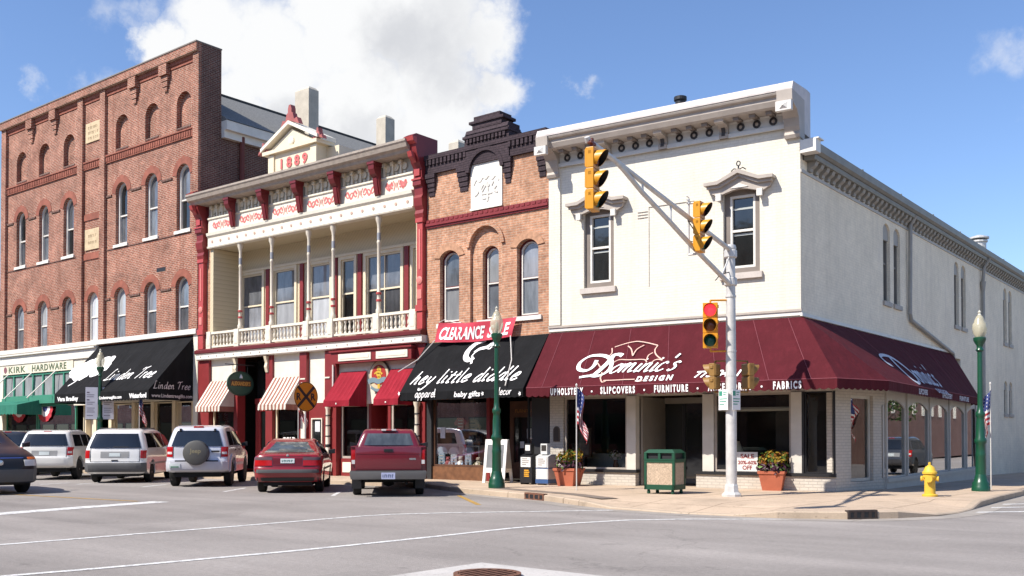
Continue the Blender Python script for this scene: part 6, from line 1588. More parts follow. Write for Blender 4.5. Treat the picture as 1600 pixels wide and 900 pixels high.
for (a, b, fc, lab) in ((1130, 1148, (-.35, -1), 'small white and green notice on the left of the silver signal pole'), (1148, 1159, (1, -.2), 'small white and green notice on the right side of the silver signal pole')):
    f = Vector(fc).normalized(); q = wp((a+b)/2, 626, 22.35); F = Frame((pp[0]+f.x*.14, pp[1]+f.y*.14), (-f.y, f.x)); F.n = (f.x, f.y)
    if a == 1130: F.o = (F.o[0]-.06, F.o[1]-.04)
    t = thing('pole_notice', lab, 'sign', (F.o[0], F.o[1], 2.1)); z0, z1 = 2.10, 2.56
    mb = MB(); mb.box(F, -.145, .145, 0, .006, z0, z1); mb.build('plate', LETTER, t)
    mb = MB(); mb.box(F, -.13, -.03, .007, .009, z1-.14, z1-.03)
    for z, w in ((z1-.07, .14), (z1-.12, .10), (z1-.22, .24), (z1-.28, .22), (z1-.34, .16)): mb.box(F, .0 if z > z1-.15 else -.12, (.0 if z > z1-.15 else -.12)+(w if z < z1-.15 else w*.8), .007, .009, z, z+.022)
    mb.each('printed_mark', mat('sign_green', (.05, .28, .19), .5) if a == 1130 else bpy.data.materials['sign_green'], t)
# ------------------------------------------------------------------ litter bin
q = gp(1039, 771, SW); FB_ = Frame((q[0], q[1]), (math.cos(.08), math.sin(.08)))
t = thing('litter_bin', 'green litter bin with beige pebble panels standing on the corner pavement', 'litter bin', (q[0], q[1], SW))
hw_, hd_ = .36, .29
mb = MB()
for su in (-1, 1):
    for sd in (-1, 1): mb.box(FB_, su*hw_-.03, su*hw_+.03, sd*hd_-.03, sd*hd_+.03, SW+.10, SW+.80)
mb.box(FB_, -hw_-.03, hw_+.03, -hd_-.03, hd_+.03, SW+.10, SW+.22); mb.box(FB_, -hw_-.032, hw_+.032, -hd_-.032, hd_+.032, SW+.74, SW+.80)
mb.build('frame', GREENB, t)
mb = MB(); mb.box(FB_, -hw_+.03, hw_-.03, -hd_-.015, hd_+.015, SW+.22, SW+.74); mb.box(FB_, -hw_-.015, hw_+.015, -hd_+.03, hd_-.03, SW+.221, SW+.741); mb.build('pebble_panel', mat('pebble_panel', (.46, .35, .25), .9, var=.25, scale=30, fine=.3, bump=.5, bscale=70), t)
mb = MB(); mb.box(FB_, -hw_-.04, hw_+.04, -hd_-.04, hd_+.04, SW+.802, SW+.83)
for su in (-1, 1):
    for sd in (-1, 1): mb.box(FB_, su*hw_-.035, su*hw_+.035, sd*hd_-.035, sd*hd_+.035, SW+.83, SW+.97)
mb.box(FB_, -.03, .03, -hd_-.03, hd_+.03, SW+.83, SW+.97)
mb.prism([FB_(-hw_-.04, -hd_-.04, SW+.97), FB_(hw_+.04, -hd_-.04, SW+.97), FB_(hw_+.04, hd_+.04, SW+.97), FB_(-hw_-.04, hd_+.04, SW+.97)], [FB_(-hw_+.05, -hd_+.05, SW+1.05), FB_(hw_-.05, -hd_+.05, SW+1.05), FB_(hw_-.05, hd_-.05, SW+1.05), FB_(-hw_+.05, hd_-.05, SW+1.05)])
mb.build('lid', GREENB, t)
mb = MB(); mb.box(FB_, -hw_+.02, hw_-.02, -hd_+.02, hd_-.02, SW+.83, SW+.965); mb.build('dark_mouth', BLACK, t)
for su in (-1, 1):
    for sd in (-1, 1): MB().lathe(FB_(su*(hw_-.05), sd*(hd_-.05), SW), [(.035, 0), (.045, .03), (.03, .1)], 10).build('foot', GREENB, t)
# ------------------------------------------------------------------ hydrant
q = gp(1453, 775.5, SW); c = q
HY = mat('hydrant_yellow', (.66, .42, .045), .45, var=.12, scale=9)
t = thing('fire_hydrant', 'yellow fire hydrant near the kerb of the cross street', 'hydrant', c)
MB().lathe(c, [(.17, 0), (.17, .04), (.12, .06), (.115, .40), (.15, .43), (.15, .47), (.125, .49)], 20).build('barrel', HY, t, 40)
MB().lathe(c, [(.125, .49), (.16, .51), (.16, .55), (.13, .58), (.10, .66), (.05, .70), (.03, .71), (.03, .77), (.0, .78)], 20).build('bonnet', HY, t, 40)
for an, l_, r_ in ((0, .19, .06), (PI, .19, .06), (-PI/2, .21, .08)):
    d = Vector((math.cos(an+.15), math.sin(an+.15), 0)); o = Vector(c)+Vector((0, 0, .40))
    MB().tube([o+d*.08, o+d*(l_-.04), o+d*(l_-.04), o+d*l_], [r_*.75, r_*.75, r_, r_], 12).build('outlet_cap', HY, t, 30)
# ------------------------------------------------------------------ planters with coleus
POT = mat('terracotta_pot', (.44, .125, .065), .8, var=.14, fine=.06)
LEAFM = [mat('leaf_purple', (.055, .016, .030), .5, var=.3), mat('leaf_yellow', (.50, .34, .035), .5, var=.25), mat('leaf_green', (.10, .19, .028), .5, var=.3), mat('leaf_orange', (.42, .16, .04), .5, var=.2)]
def leafball(mb, c, rx, rz, n, m, sz, seed):
    random.seed(seed)
    for _ in range(n):
        while True:
            p = Vector((random.uniform(-1, 1), random.uniform(-1, 1), random.uniform(-.6, 1)))
            if .35 < p.length < 1: break
        o = Vector(c)+Vector((p.x*rx, p.y*rx, p.z*rz)); nrm = (p.normalized()+Vector((random.uniform(-.7, .7), random.uniform(-.7, .7), random.uniform(-.2, .8)))).normalized()
        a = nrm.orthogonal().normalized(); a.rotate(Matrix.Rotation(random.uniform(0, 6.28), 3, nrm)); b = nrm.cross(a); s = sz*random.uniform(.7, 1.4)
        mi = m[int(random.random()*len(m))]
        mb.add([o-a*s, o-a*s*.2+b*s*.5+nrm*s*.12, o+a*s, o-a*s*.2-b*s*.5+nrm*s*.12], [(0, 1, 2, 3)], mi)
def planter(px, py, lab, lab2, seed, hh=.50, top=.33):
    q = gp(px, py, SW) if px > 1000 else (rp(px, 22.4), 22.4, SW); F = Frame((q[0], q[1]), (math.cos(.12*seed), math.sin(.12*seed)))
    t = thing('planter', lab, 'planter', q)
    mb = MB(); a, b = .23, top-.02
    sq = lambda r, z: [F(-r, -r, z), F(r, -r, z), F(r, r, z), F(-r, r, z)]
    z = SW
    mb.prism(sq(a, z), sq(b, z+hh-.08), caps=True); mb.prism(sq(b+.02, z+hh-.08), sq(b+.025, z+hh-.01)); mb.build('pot', POT, t)
    mb = MB(); mb.quad(*sq(b-.02, z+hh)); mb.build('soil', DARKF, t)
    p = thing('potted_coleus', lab2, 'plant', (q[0], q[1], SW+hh))
    mb = MB(); leafball(mb, (q[0], q[1], SW+hh+.06), .42, .24, 330, [0, 0, 0, 2], .055, seed); mb.build('purple_leaves', LEAFM, p)
    mb = MB(); leafball(mb, (q[0]+.03, q[1], SW+hh+.26), .33, .26, 280, [1, 1, 2, 2, 3], .055, seed+9)
    for k in range(7): an = k*2.1+seed; leafball(mb, (q[0]+.30*math.cos(an), q[1]+.30*math.sin(an), SW+hh+.22+.06*(k % 4)), .12, .16, 34, [1, 2, 2, 3], .05, seed*20+k); mb.build('yellow_leaves', LEAFM, p)
    mb = MB()
    for k in range(7): an = k*.9; mb.tube([(q[0], q[1], SW+hh), (q[0]+.18*math.cos(an), q[1]+.18*math.sin(an), SW+hh+.35)], .008, 5)
    mb.each('stem', LEAFM[2], p)
planter(889, 756, 'terracotta planter beside the white newspaper box', 'yellow and purple coleus in the planter beside the newspaper boxes', 1)
planter(1208, 766, 'terracotta planter in front of the shop window with the sale card', 'yellow and purple coleus in the planter below the sale card', 2)
# ------------------------------------------------------------------ newspaper boxes
def newsbox(px, py, lab, body, hw_, H, front, extra):
    q = (rp(px, 22.45), 22.45, SW); F = Frame((q[0], q[1]), (1, .03)); t = thing('newspaper_box', lab, 'newspaper box', q, group='newspaper boxes outside the shop')
    mb = MB(); mb.box(F, -hw_, hw_, -.22, .2, SW+.04, SW+H); mb.prism([F(-hw_, -.22, SW+H), F(hw_, -.22, SW+H), F(hw_, .2, SW+H), F(-hw_, .2, SW+H)], [F(-hw_, -.20, SW+H+.06), F(hw_, -.20, SW+H+.06), F(hw_, .02, SW+H+.06), F(-hw_, .02, SW+H+.06)])
    for s in (-1, 1): mb.box(F, s*(hw_-.03)-.02, s*(hw_-.03)+.02, -.2, .18, SW, SW+.04)
    mb.build('cabinet', body, t, bevel=.006)
    mb = MB(); mb.box(F, -.10, .12, -.05, .12, SW+H+.06, SW+H+.36); mb.build('coin_mechanism', front[0], t, bevel=.006)
    mb = MB(); mb.box(F, -.07, .09, .12, .13, SW+H+.16, SW+H+.32); mb.build('card_holder', front[1], t)
    mb = MB(); mb.box(F, -hw_+.04, hw_-.04, .2, .215, SW+H*.62, SW+H*.97); d = mb.build('window_door', front[2], t)
    mb = MB()
    for k, w in enumerate((.18, .24, .22, .14)): mb.box(F, -.12, -.12+w, .216, .219, SW+H*.90-.055*k, SW+H*.90-.055*k+.02)
    mb.build('front_page', mat('newsprint', (.2, .17, .15), .9) if 'newsprint' not in bpy.data.materials else bpy.data.materials['newsprint'], d)
    extra(F, t, H)
    return t
PAPER = mat('white_paper', (.68, .66, .63), .8, var=.05)
def ex1(F, t, H):
    mb = MB()
    for k, w in enumerate((.16, .18, .16, .17)): mb.box(F, -.06, -.06+w, .201, .206, SW+H*.48-.055*k, SW+H*.48-.055*k+.035)
    mb.build('yellow_lettering', mat('yellow_print', (.62, .30, .02), .6), t)
def ex2(F, t, H):
    mb = MB(); mb.box(F, -.215, .215, -.225, .212, SW+.045, SW+H*.20); mb.box(F, -.215, .215, -.225, .206, SW+H*.575, SW+H*.605); mb.build('blue_base', mat('navy_box', (.04, .09, .22), .4), t); mb = MB(); mb.box(F, -.17, .17, .201, .208, SW+H*.22, SW+H*.56); mb.build('lower_card', PAPER, t)
newsbox(828, 753, 'black newspaper box with yellow lettering beside the sandwich board', BLACKP, .21, .80, (BLACKP, PAPER, PAPER), ex1)
newsbox(853, 754.5, 'white and blue newspaper box beside the flower planter', mat('pale_cabinet', (.50, .50, .49), .45), .21, .80, (mat('pale_box', (.62, .62, .6), .5), DARK, PAPER), ex2)
# ------------------------------------------------------------------ sandwich board
q = (rp(771, 22.5), 22.5, SW)
t = thing('sandwich_board', 'white wooden sandwich board standing behind the green lamp post', 'sandwich board', q)
wdt = .74; F = Frame((rp(754, 22.3), 22.3), (.985, .17))
WB_ = mat('white_board_wood', (.74, .72, .68), .5, var=.06); H = 1.28
def lean(d0, d1): return lambda u, d, z: F(u, d0+(d1-d0)*(z-SW)/H+d, z)
for nm, d0, d1, s in (('front_board', 0, -.20, 1), ('back_board', -.52, -.26, -1)):
    TL = lean(d0, d1); mb = MB()
    mb.box(TL, 0, .09, -.02, .02, SW, SW+H); mb.box(TL, wdt-.09, wdt, -.02, .02, SW, SW+H); mb.box(TL, .09, wdt-.09, -.02, .02, SW+H-.16, SW+H); mb.box(TL, .09, wdt-.09, -.02, .02, SW+.30, SW+.44)
    bo = mb.build(nm, WB_, t)
    mb = MB(); mb.box(TL, .09, wdt-.09, -.012, .010, SW+.44, SW+H-.16); pnl = mb.build('notice_panel', mat('grey_chalkboard', (.16, .165, .17), .7, var=.2) if s > 0 else bpy.data.materials['grey_chalkboard'], bo)
mb = MB()
for u in (wdt+.0,):
    z1, z0 = SW+H-.02, SW+.42
    f0 = -.20*(z0-SW)/H; b0 = -.52+.26*(z0-SW)/H
    mb.prism([F(u-.01, f0, z0), F(u-.01, b0, z0), F(u-.01, -.26, z1), F(u-.01, -.20, z1)], [F(u+.01, f0, z0), F(u+.01, b0, z0), F(u+.01, -.26, z1), F(u+.01, -.20, z1)])
mb.build('side_panel', mat('tan_board', (.62, .54, .43), .6), t)
# ------------------------------------------------------------------ flags
FLAGM = [mat('flag_red', (.42, .03, .045), .8, var=.1), mat('flag_white', (.74, .72, .72), .8, var=.06), mat('flag_navy', (.035, .05, .17), .8, var=.1)]
def flag(loc, lab, top, hoist=.92, fly=1.25, ang=0.0, seed=1, droop=.9):
    t = thing('flag', lab, 'flag', loc, group='american flags along the pavement')
    x, y, z = loc
    mb = MB(); mb.tube([(x, y, z), (x, y, z+top)], .016, 8); mb.lathe((x, y, z+top), [(.0, .10), (.03, .05), (.018, 0)], 8); mb.build('staff', mat('flag_staff', (.55, .53, .5), .4) if 'flag_staff' not in bpy.data.materials else bpy.data.materials['flag_staff'], t)
    nu, nv = 40, 26; P = {}
    random.seed(seed); ph = random.random()*6
    for i in range(nu+1):
        s = i/nu
        for j in range(nv+1):
            v = j/nv
            out = .36*(1-math.exp(-2.2*s))*(1-.25*v); drop = droop*fly*(s**1.15)*.80
            zz = z+top-.06-v*hoist*(1-.42*s)-drop+.05*math.sin(6*s+ph)
            fold = .09*s**.5*math.sin(9*s+4*v+ph)+.05*math.sin(17*s-3*v)
            o = out*(.75+.3*math.sin(5*s+3*v+ph))
            P[i, j] = (x+.02+o*math.cos(ang)-fold*math.sin(ang), y+o*math.sin(ang)+fold*math.cos(ang), zz)
    mb = MB()
    for i in range(nu):
        for j in range(nv):
            stripe = int(j*13/nv); can = (i < nu*.40 and stripe < 7)
            m = 2 if can else (0 if stripe % 2 == 0 else 1)
            if can and (i*3+1) % 5 == 0 and j % 3 == 1: m = 1
            mb.quad(P[i, j], P[i+1, j], P[i+1, j+1], P[i, j+1], m=m)
    mb.build('cloth', FLAGM, t, 70)
    return t
rg = YAW
q = gp(901, 766, SW); flag(q, 'american flag hanging limp in front of the burgundy awning shop', 2.62, ang=rg, seed=1)
yy = 21.3; flag((rp(466, yy), yy, SW), 'american flag behind the red sedan near the railroad sign', 3.0, ang=rg+.2, seed=4, hoist=.8, fly=1.4)
yy = 21.3; flag((rp(217.5, yy), yy, SW), 'american flag behind the white minivan under the black Linden Tree awning', 3.05, ang=rg, seed=8, hoist=.8, fly=1.2)
yy = 28.2; flag((rp(1548, yy), yy, gz(yy)+SW), 'american flag beside the green lamp post on the cross street', 2.75, ang=PI+.3, seed=6)
# ------------------------------------------------------------------ railroad crossing sign
yy = 21.35; xx = rp(477, yy); w_ = -xx*sY+yy*cY
zc = EYE+(683-619.5)/FPX*w_; rr = 23.2/FPX*w_
t = thing('railroad_sign', 'round amber railroad crossing sign with black cross and two letters R', 'road sign', (xx, yy, SW))
f = Vector((1, -.03)).normalized(); F = Frame((xx, yy), (-f.y, f.x)); F.n = (f.x, f.y)
def disc(F, r, d0, d1, zc, m, name, par, e=1.0, seg=40):
    mb = MB(); ring0 = [F(r*e*math.cos(2*PI*k/seg), d0, zc+r*math.sin(2*PI*k/seg)) for k in range(seg)]; ring1 = [F(r*e*math.cos(2*PI*k/seg), d1, zc+r*math.sin(2*PI*k/seg)) for k in range(seg)]
    mb.prism(ring0, ring1); return mb.build(name, m, par)
AMB = mat('sign_amber', (.56, .21, .012), .45, var=.05)
disc(F, rr, .03, .036, zc, AMB, 'disc', t)
mb = MB()
seg = 40; a = [F(rr*.985*math.cos(2*PI*k/seg), .0375, zc+rr*.985*math.sin(2*PI*k/seg)) for k in range(seg)]; b = [F(rr*.94*math.cos(2*PI*k/seg), .0375, zc+rr*.94*math.sin(2*PI*k/seg)) for k in range(seg)]
for k in range(seg): mb.quad(a[k], a[(k+1) % seg], b[(k+1) % seg], b[k])
hwb = .05
for s in (-1, 1):
    dx, dz = .707, .707*s; l = rr*.94
    mb.add([F(-dx*l-dz*hwb*s*s, .038, zc-dz*l+dx*hwb), F(-dx*l+dz*hwb, .038, zc-dz*l-dx*hwb), F(dx*l+dz*hwb, .038, zc+dz*l-dx*hwb), F(dx*l-dz*hwb, .038, zc+dz*l+dx*hwb)], [(0, 1, 2, 3)])
for s in (-1, 1): put_text(mb, lambda x, y: F(s*rr*.60-.10+x, .039, zc-.11+y), 'R', width=.20, size=.32, bold=.012)
mb.build('black_legend', BLACK, t)
mb = MB(); mb.tube([(xx, yy, SW), (xx, yy, zc+rr*.8)], .028, 8); mb.build('post', METAL, t)
# ------------------------------------------------------------------ hanging oval shop sign, round crest
T = FR; uS = -31.15
u0, zc = T.hit(375.5, 599.5, .62)
x_ = u0; F = Frame((x_, ROWY-.62), (0, 1)); F.n = (1, 0)
t = thing('hanging_shop_sign', 'dark green oval hanging sign lettered in gold over the red double door', 'sign', (x_, ROWY-.62, zc))
disc(F, .46, -.03, .03, zc, mat('sign_green_dark', (.018, .055, .038), .4), 'board', t, e=1.28); disc(F, .40, .0305, .036, zc, mat('sign_green_mid', (.03, .09, .062), .4), 'panel', t, e=1.28)
mb = MB(); mb.box(F, -.47, .47, .037, .04, zc-.10, zc+.14); mb.build('dark_band', mat('sign_brown', (.05, .03, .02), .5), t)
mb = MB(); put_text(mb, lambda x, y: F(-.43+x, .042, zc-.07+y), "ALEXANDER'S", width=.86, size=.20, bold=.012, sx=.8); mb.build('gold_lettering', mat('sign_gold', (.50, .27, .06), .45), t)
mb = MB(); mb.lathe((x_+.04, ROWY-.62, zc+.27), [(.07, -.07), (.05, .0), (.0, .09)], 8); mb.build('white_emblem', PAPER, t)
mb = MB(); mb.tube([T(x_, -.0, zc+.70), T(x_, 1.3, zc+.70)], .018, 6)
for dd in (.3, .95): mb.tube([T(x_, dd, zc+.70), T(x_, dd, zc+.40)], .01, 5)
mb.build('iron_bracket', BLACKP, t)
u0, zc = T.hit(592, 588.5, .08)
t = thing('crest_sign', 'round painted crest sign between the two red awnings', 'sign', (u0, ROWY-.08, zc))
F = Frame((u0, ROWY-.01), (1, 0))
disc(F, .56, .0, .05, zc, mat('crest_dark', (.10, .065, .045), .5), 'rim', t, e=.86); disc(F, .52, .051, .065, zc, mat('crest_cream', (.60, .50, .32), .5), 'cream_field', t, e=.86); disc(F, .34, .066, .08, zc+.06, mat('crest_red', (.36, .03, .02), .5), 'red_field', t, e=1.0)
mb = MB(); Pc = lambda x, y: F(x, .083, zc+y)
brush(mb, Pc, [(-.06, .30), (.06, .22), (-.05, .1), (.06, 0), (-.03, -.1)], .14, thin=.9); brush(mb, Pc, [(-.2, .1), (0, .18), (.18, .08)], .06, thin=.9); brush(mb, Pc, [(0, -.25), (.02, -.40)], .12, thin=.9); mb.build('gold_crest', mat('crest_gold', (.60, .38, .05), .4), t)
mb = MB(); brush(mb, lambda x, y: F(x, .088, zc+y), [(-.50, -.16), (-.25, -.10), (0, -.16), (.25, -.10), (.50, -.16)], .17, thin=.95); brush(mb, lambda x, y: F(x, .086, zc+y), [(-.36, -.34), (-.15, -.44), (.15, -.44), (.36, -.34)], .10, thin=.9); mb.build('blue_ribbon', mat('ribbon_blue', (.17, .24, .27), .5), t)
# ------------------------------------------------------------------ clearance banner
t = thing('sale_banner', 'red clearance sale banner tied above the black awning', 'banner', T(-19.5, .2, 4.5))
cs = [(-21.17, 4.50), (-18.04, 4.48), (-17.89, 5.06), (-20.97, 5.10)]
def Pb(s, v, off=0.0):
    u = (cs[0][0]*(1-v)+cs[3][0]*v)*(1-s)+(cs[1][0]*(1-v)+cs[2][0]*v)*s; z = (cs[0][1]*(1-s)+cs[1][1]*s)*(1-v)+(cs[3][1]*(1-s)+cs[2][1]*s)*v-.07*math.sin(PI*s)
    d = .20+.05*math.sin(s*21+2.5*v)*(1-.6*s)+.03*math.sin(s*9-v*3); return T(u, d+off, z)
mb = MB(); nu, nv = 70, 10
for i in range(nu):
    for j in range(nv): mb.quad(Pb(i/nu, j/nv), Pb((i+1)/nu, j/nv), Pb((i+1)/nu, (j+1)/nv), Pb(i/nu, (j+1)/nv))
cl = mb.build('cloth', mat('banner_red', (.52, .045, .075), .7, var=.12), t, 60)
mb = MB()
def banner_text(txt, s0, s1):
    vs_, fs_, w = text_polys(txt, size=1.0, bold=.035, sx=.75)
    mb.add([Pb(s0+(s1-s0)*x/w, .16+.86*y, .012) for x, y in vs_], fs_)
banner_text('CLEARANCE', .05, .63); mb.build('lettering', LETTER, cl); mb = MB(); banner_text('SALE', .68, .95)
mb.build('lettering', LETTER, cl)
mb = MB(); mb.tube([Pb(.985, .05), T(-17.75, .6, 3.75), T(-17.45, 1.28, 2.95)], .016, 5); mb.tube([Pb(.0, .1), T(-21.62, .5, 3.95), T(-22.0, 1.0, 3.55)], .016, 5); mb.tube([Pb(.0, 1), T(-20.9, .05, 5.2), T(-20.3, .03, 5.05), Pb(.35, .98)], .012, 5)
mb.each('tie_rope', mat('rope', (.62, .58, .54), .8), t)
# ------------------------------------------------------------------ cards and goods in the windows
T = FW
t = thing('sale_card', 'white sale card standing in the corner shop window above the planter', 'sign', T(-1.42, -.2, .6))
mb = MB(); mb.box(T, -1.70, -1.15, -.062, -.05, .60, 1.10); mb.build('card', PAPER, t)
mb = MB()
for s_, z, w in (('SALE', .94, .36), ('20%-60%', .785, .50), ('OFF', .645, .26)): mb = MB(); put_text(mb, lambda x, y: T(-1.425+x, -.046, z+y), s_, width=w, center=0, size=.15 if w != .5 else .13, bold=.004); mb.build('red_lettering', mat('card_red', (.24, .02, .02), .6) if 'card_red' not in bpy.data.materials else bpy.data.materials['card_red'], t)
mb = MB(); mb.lathe(T(-7.10, .004, 1.55), [(.10, 0), (.10, -.02)], 16, axis='y'); 
t = thing('wall_plaque', 'small dark plaque on the white brick pier beside the newspaper boxes', 'plaque', T(-7.10, .01, 1.55))
mb = MB(); lp = arch_loop(-7.20, -6.99, 1.36, 1.80, .10, 8); mb.face_prism(T, lp, .004, .03); mb.build('plate', mat('bronze', (.06, .045, .035), .5), t)
mb = MB(); ring(mb, T, inset_loop(lp, .008), inset_loop(lp, .022), .03, .036); mb.build('raised_rim', mat('bronze_rim', (.14, .10, .07), .5), t)
T = FR
def garment(lab, u, d, z, sc, m, kind, trim):
    t = thing('baby_garment', lab, 'baby garment', T(u, d, z))
    if kind == 'shirt': pl = [(-.12, 0), (.12, 0), (.13, .22), (.22, .14), (.26, .22), (.13, .38), (.05, .40), (0, .37), (-.05, .40), (-.13, .38), (-.26, .22), (-.22, .14), (-.13, .22)]
    else: pl = [(-.13, .0), (-.04, 0), (-.01, .16), (.02, .16), (.05, 0), (.14, 0), (.13, .45), (.20, .34), (.25, .40), (.13, .56), (.04, .58), (0, .55), (-.04, .58), (-.13, .56), (-.25, .40), (-.20, .34), (-.13, .45)]
    mb = MB(); mb.face_prism(T, [(u+x*sc, z+y*sc) for x, y in pl], d-.04, d+.02); mb.build('cloth', m, t)
    mb = MB()
    for k in range(3): mb.box(T, u-.09*sc, u+.09*sc, d+.021, d+.026, z+(.08+.10*k)*sc, z+(.11+.10*k)*sc)
    mb.build('trim', trim, t)
BLUEC = mat('baby_blue', (.36, .47, .60), .9, var=.1); PALEB = mat('pale_blue_grey', (.50, .54, .60), .9, var=.1); PINK = mat('rose_pink', (.55, .16, .17), .9, var=.1); OLIVE = mat('khaki_cloth', (.30, .25, .15), .9, var=.1)
garment('pale blue baby outfit at the left end of the shop window', -21.22, -.20, .60, 1.0, BLUEC, 'suit', PAPER)
garment('grey blue baby outfit hanging on the left of the display stand', -20.72, -.22, .62, .95, PALEB, 'suit', BLUEC)
garment('blue baby outfit hanging on the right of the display stand', -20.12, -.22, .62, .95, BLUEC, 'suit', PALEB)
garment('rose pink baby shirt hanging high in the shop window', -20.55, -.35, 1.72, 1.0, PINK, 'shirt', PAPER)
garment('khaki baby dress hanging high in the shop window', -20.05, -.35, 1.55, 1.25, OLIVE, 'shirt', BLACK)
def toy(lab, u, d, z, c, c2, s=1.0):
    t = thing('soft_toy', lab, 'soft toy', T(u, d, z)); p = T(u, d, z)
    MB().lathe(p, [(.0, 0), (.08*s, .02*s), (.10*s, .09*s), (.06*s, .17*s), (.0, .18*s)], 12).build('body', c, t, 60)
    h = (p[0], p[1], p[2]+.16*s); mb = MB().lathe(h, [(.0, 0), (.06*s, .03*s), (.07*s, .07*s), (.04*s, .12*s), (.0, .13*s)], 12)
    for k in (-1, 1): mb.lathe((h[0]+k*.055*s, h[1], h[2]+.10*s), [(.0, 0), (.025*s, .015*s), (.0, .04*s)], 8)
    mb.build('head', c, t, 60)
    mb = MB()
    for k in (-1, 1): mb.tube([(p[0]+k*.08*s, p[1]-.02, p[2]+.12*s), (p[0]+k*.12*s, p[1]-.08*s, p[2]+.04*s)], .028*s, 7)
    mb.each('arm', c2, t, 60)
toy('orange soft toy on the shelf of the display stand', -20.62, -.6, 1.22, mat('toy_orange', (.45, .17, .07), .9), mat('toy_brown', (.2, .09, .04), .9))
toy('pale blue soft toy in the middle of the display shelf', -20.34, -.6, 1.22, BLUEC, PALEB, 1.1); toy('brown soft toy at the right end of the display shelf', -20.05, -.6, 1.22, bpy.data.materials['toy_brown'], bpy.data.materials['toy_orange'])
toy('red soft toy on the window floor beside the blue outfit', -20.97, -.22, .57, PINK, PALEB, 1.0); toy('white soft toy on the window floor below the stand', -20.42, -.2, .57, PAPER, BLUEC, 1.1); toy('tan soft toy at the right of the window floor', -19.7, -.2, .57, STUCCO, OLIVE, 1.0)
# things standing in the furniture shop windows
T = FW
q = T(-5.35, -.32, .60); t = thing('flower_vase', 'white flowers in a small vase at the right of the left corner shop window', 'vase', q)
MB().lathe(q, [(.06, 0), (.09, .08), (.05, .2), (.07, .24)], 14).build('vase', mat('dark_vase', (.12, .06, .05), .3), t, 50)
mb = MB(); leafball(mb, (q[0], q[1], q[2]+.36), .20, .16, 60, [0, 0, 1], .05, 3); mb.build('flowers', [mat('petal_white', (.75, .72, .68), .6), LEAFM[2]], t)
q = T(-6.6, -.5, .60); t = thing('framed_picture', 'dark framed picture leaning in the left corner shop window', 'picture', q)
mb = MB(); lp = [(-6.75, .9), (-6.25, .9), (-6.25, 1.75), (-6.75, 1.75)]; ring(mb, T, lp, inset_loop(lp, .07), -.56, -.5); mb.build('frame', mat('picture_frame', (.10, .06, .03), .4), t)
mb = MB(); l2 = inset_loop(lp, .07); mb.quad(*[T(u, -.54, z) for u, z in l2]); mb.build('canvas', mat('picture_canvas', (.22, .19, .14), .7, var=.6, scale=5), t)
q = T(-1.95, -.55, .6); t = thing('table_lamp', 'table lamp with a cream shade in the window behind the sale card', 'table lamp', q)
MB().lathe(q, [(.10, 0), (.10, .02), (.03, .06), (.07, .2), (.02, .36), (.02, .5)], 14).build('lamp_base', mat('lamp_bronze', (.2, .12, .05), .35), t, 50); MB().lathe(q, [(.24, .48), (.13, .78)], 18, cap=False).build('lamp_shade', mat('lamp_shade_cream', (.6, .5, .34), .8), t, 50)
T = FR
# bunting in the hardware window
for u, lab in ((-49.35, 'red white and blue bunting fan at the left of the hardware shop window'), (-46.75, 'red white and blue bunting fan at the right of the hardware shop window')):
    t = thing('bunting', lab, 'bunting', T(u, -.05, 2.6)); mb = MB(); n = 14
    for k in range(n):
        a0, a1 = PI+PI*k/n, PI+PI*(k+1)/n; dp = lambda a, k_: (.0 if k_ % 2 else .05)
        for m, (r0, r1) in ((2, (.02, .25)), (1, (.25, .48)), (0, (.48, .74))):
            pt = lambda r, a, kk: T(u+r*math.cos(a)*1.05, -.06+dp(a, kk)*r, 2.95+r*math.sin(a))
            mb.quad(pt(r0, a0, k), pt(r1, a0, k), pt(r1, a1, k+1), pt(r0, a1, k+1), m=m)
    mb.build('pleated_fan', FLAGM, t)
# ================================================================== vehicles
def paint(name, c, met=0.0):
    return mat(name, c, .28, metal=met, var=.04, coat=.8, spec=.5)
P_WHITE = paint('car_white', (.70, .69, .67)); P_WHITE2 = paint('car_warm_white', (.66, .65, .62)); P_SILVER = paint('car_silver', (.60, .60, .63), .2); P_RED = paint('car_red', (.24, .008, .012)); P_MAROON = paint('car_maroon', (.15, .008, .017)); P_NAVY = mat('car_navy', (.006, .006, .012), .35, var=.04, coat=.25, spec=.35); P_BLACK = paint('car_black', (.012, .012, .014)); P_GREY = paint('car_dark_grey', (.05, .05, .055), .3)
TYRE = mat('tyre_rubber', (.014, .014, .014), .85, var=.2); RIMM = mat('alloy_rim', (.42, .42, .42), .35, metal=.7, var=.1); UNDER = mat('underbody', (.012, .012, .012), .9, var=.1)
CGLASS = pane_mat('car_glass', (.010, .011, .012), .2, rough=.03, wav=.0); CGLASS2 = pane_mat('car_glass_clearer', (.06, .07, .075), .5, rough=.04, wav=.0)
TAIL = mat('tail_lamp_red', (.40, .010, .012), .18, var=.15, scale=20); TAILC = mat('tail_lamp_smoke', (.11, .07, .075), .2, var=.2); CLEAR = mat('lamp_clear', (.62, .60, .58), .15, var=.1); AMBER = mat('lamp_amber', (.62, .13, .02), .25, var=.1)
PLAST = mat('grey_plastic', (.095, .095, .097), .6, var=.1); PLASTL = mat('light_grey_plastic', (.28, .28, .28), .5, var=.1); CHROME = mat('dull_chrome', (.55, .55, .55), .25, metal=.9, var=.05); PLATE = mat('number_plate', (.55, .60, .60), .5, var=.1); PLATEB = mat('plate_blue', (.42, .45, .62), .5, var=.1); PLATEG = mat('plate_green', (.10, .22, .15), .5, var=.1)
def chaikin(p, n):
    for _ in range(n):
        q = [p[0]]
        for a, b in zip(p, p[1:]): q += [(a[0]*.75+b[0]*.25, a[1]*.75+b[1]*.25), (a[0]*.25+b[0]*.75, a[1]*.25+b[1]*.75)]
        q.append(p[-1]); p = q
    return p
